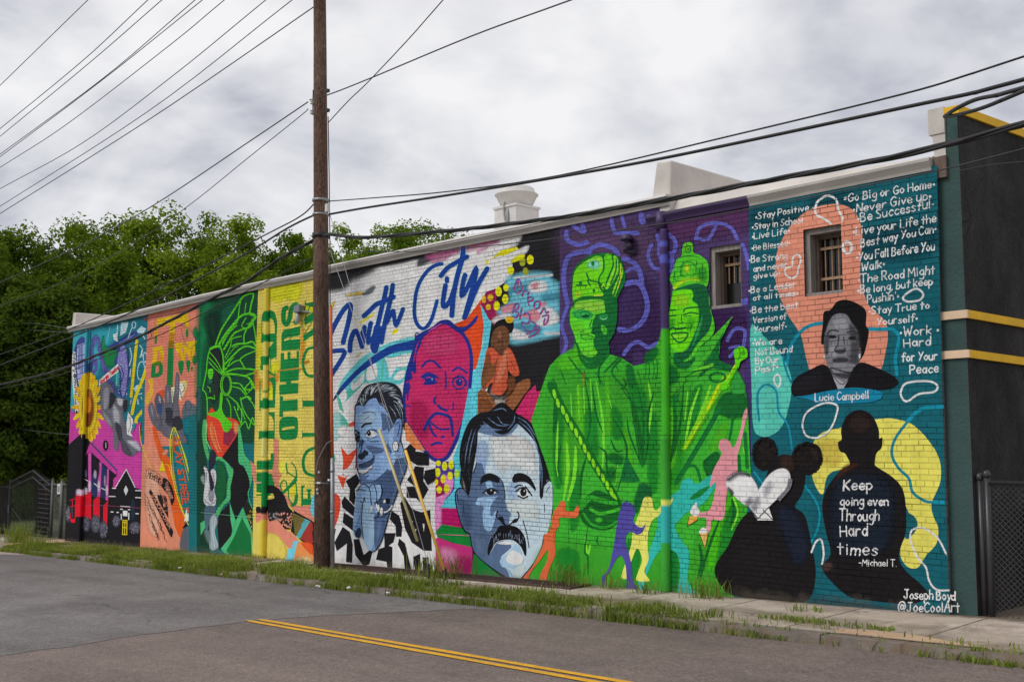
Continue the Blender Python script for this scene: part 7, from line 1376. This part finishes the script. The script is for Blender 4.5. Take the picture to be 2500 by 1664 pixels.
# ================================================================ TREES
def tree(px, topy, D, wpx, seed, mat, label, low=.12, leaves=36000, size=.165):
    a, b, c = ray(px, topy); t = D/math.hypot(a, b); bx, by = CAM[0]+a*t, CAM[1]+b*t; z0 = zg(bx)-.34; zt_ = CAM[2]+c*t
    rng = random.Random(seed); H = zt_-z0; R_ = wpx/2/FPX*D
    root = empty('tree', (bx, by, z0), label=label, cat='tree', group='trees behind the building')
    m = MB(); th = H*.62; tr_ = .10+.014*H
    m.tube([(bx+.1*math.sin(k*1.7+seed), by+.1*math.cos(k*1.3+seed), z0-.3+(th+.3)*k/7) for k in range(8)], [tr_*(1-.085*k) for k in range(8)], 9)
    limbs = []
    for k in range(13):
        zz = z0+H*rng.uniform(.22, .62); an = rng.uniform(0, 6.283); le = R_*rng.uniform(.55, .95); e = (bx+math.cos(an)*le, by+math.sin(an)*le, zz+H*rng.uniform(.08, .3))
        m.tube(spline([(bx, by, zz), (bx+math.cos(an)*le*.45, by+math.sin(an)*le*.45, zz+(e[2]-zz)*.6), e], False, 4), [tr_*.45*(1-.1*j) for j in range(9)], 6); limbs.append(e)
    m.build('trunk', M['bark'], root, True)
    cl = []
    nc = int(70+H*4)
    for k in range(nc):
        for _ in range(30):
            u = Vector((rng.uniform(-1, 1), rng.uniform(-1, 1), rng.uniform(-1, 1)))
            if .45 < u.length < 1: break
        zc = z0+H*(low+(1-low)*.5); hz = H*(1-low)*.5
        wob = 1+.28*mnoise.noise(u*1.7+Vector((seed*3.1, 0, 0)))
        sh = 1-.25*max(0, u.z)**2
        cl.append((Vector((bx+u.x*R_*wob*sh, by+u.y*R_*wob*sh, zc+u.z*hz*(1.0+.35*(wob-1)))), rng.uniform(.5, 1.05)*(.45+R_*.13)))
    V, Fc = [], []; per = leaves//nc
    for cc, r in cl:
        for _ in range(per):
            d = Vector((rng.gauss(0, 1), rng.gauss(0, 1), rng.gauss(0, .75))); d *= r*rng.random()**.45/max(d.length, .01)
            p = cc+d; nrm = (d.normalized()*.6+Vector((rng.uniform(-1, 1), rng.uniform(-1, 1), rng.uniform(-.2, 1.2)))).normalized()
            a1 = nrm.orthogonal().normalized(); a1.rotate(__import__('mathutils').Quaternion(nrm, rng.uniform(0, 6.283))); b1 = nrm.cross(a1); s = size*rng.uniform(.55, 1.35); k = len(V)
            V += [tuple(p-a1*s*.5), tuple(p+b1*s*.32-a1*s*.05), tuple(p+a1*s*.62-nrm*s*.12), tuple(p-b1*s*.32-a1*s*.05)]; Fc.append((k, k+1, k+2, k+3))
    m = MB(); m.v, m.f = V, Fc; m.build('crown', M[mat], root)
TREES = ((-60, 640, 47, 330, 1, 'leaf_c', 'dark tree at the left edge of the view', .14), (45, 590, 50, 300, 2, 'leaf_b', 'leafy tree behind the iron gate', .15), (150, 536, 56, 300, 3, 'leaf_c', 'tall dark tree left of the far building corner', .14), (262, 533, 53, 330, 4, 'leaf_b', 'tree rising above the white far parapet', .12), (120, 700, 45, 260, 12, 'leaf_c', 'lower dark tree beside the far building corner', .22), (10, 780, 44, 240, 13, 'leaf_c', 'low dark tree behind the picket fence', .24),
         (395, 528, 52, 330, 5, 'leaf_a', 'bright tree above the salmon panel', .1), (500, 527, 54, 320, 6, 'leaf_b', 'round tree above the green panel', .1), (610, 545, 52, 300, 7, 'leaf_a', 'bright tree above the yellow panel', .1), (705, 572, 50, 240, 8, 'leaf_b', 'tree just left of the utility pole', .1), (330, 640, 47, 300, 14, 'leaf_b', 'lower tree over the far roof edge', .02), (590, 640, 46, 260, 15, 'leaf_a', 'low bright tree over the roof left of the pole', .02),
         (-30, 930, 72, 620, 18, 'leaf_c', 'far low tree seen through the picket fence', -.08), (75, 905, 76, 560, 19, 'leaf_c', 'far low tree seen through the iron gate', -.08), (190, 915, 80, 560, 20, 'leaf_c', 'far low tree seen through the chain link', -.08),
         (840, 578, 60, 330, 9, 'leaf_a', 'small tree just right of the utility pole', .3), (950, 574, 62, 380, 10, 'leaf_a', 'bright tree right of the pole over the white panel', .3), (1070, 572, 64, 330, 11, 'leaf_b', 'tree at the right end of the row near the roof fan', .3), (780, 612, 55, 200, 16, 'leaf_b', 'tree partly behind the utility pole', .1), (1005, 580, 58, 360, 17, 'leaf_b', 'low tree over the blue script, behind the roof', .3))
for (px, ty, D, w, sd_, mt, lb, low) in TREES: tree(px, ty-22, D, w*1.08, sd_, mt, lb, low)
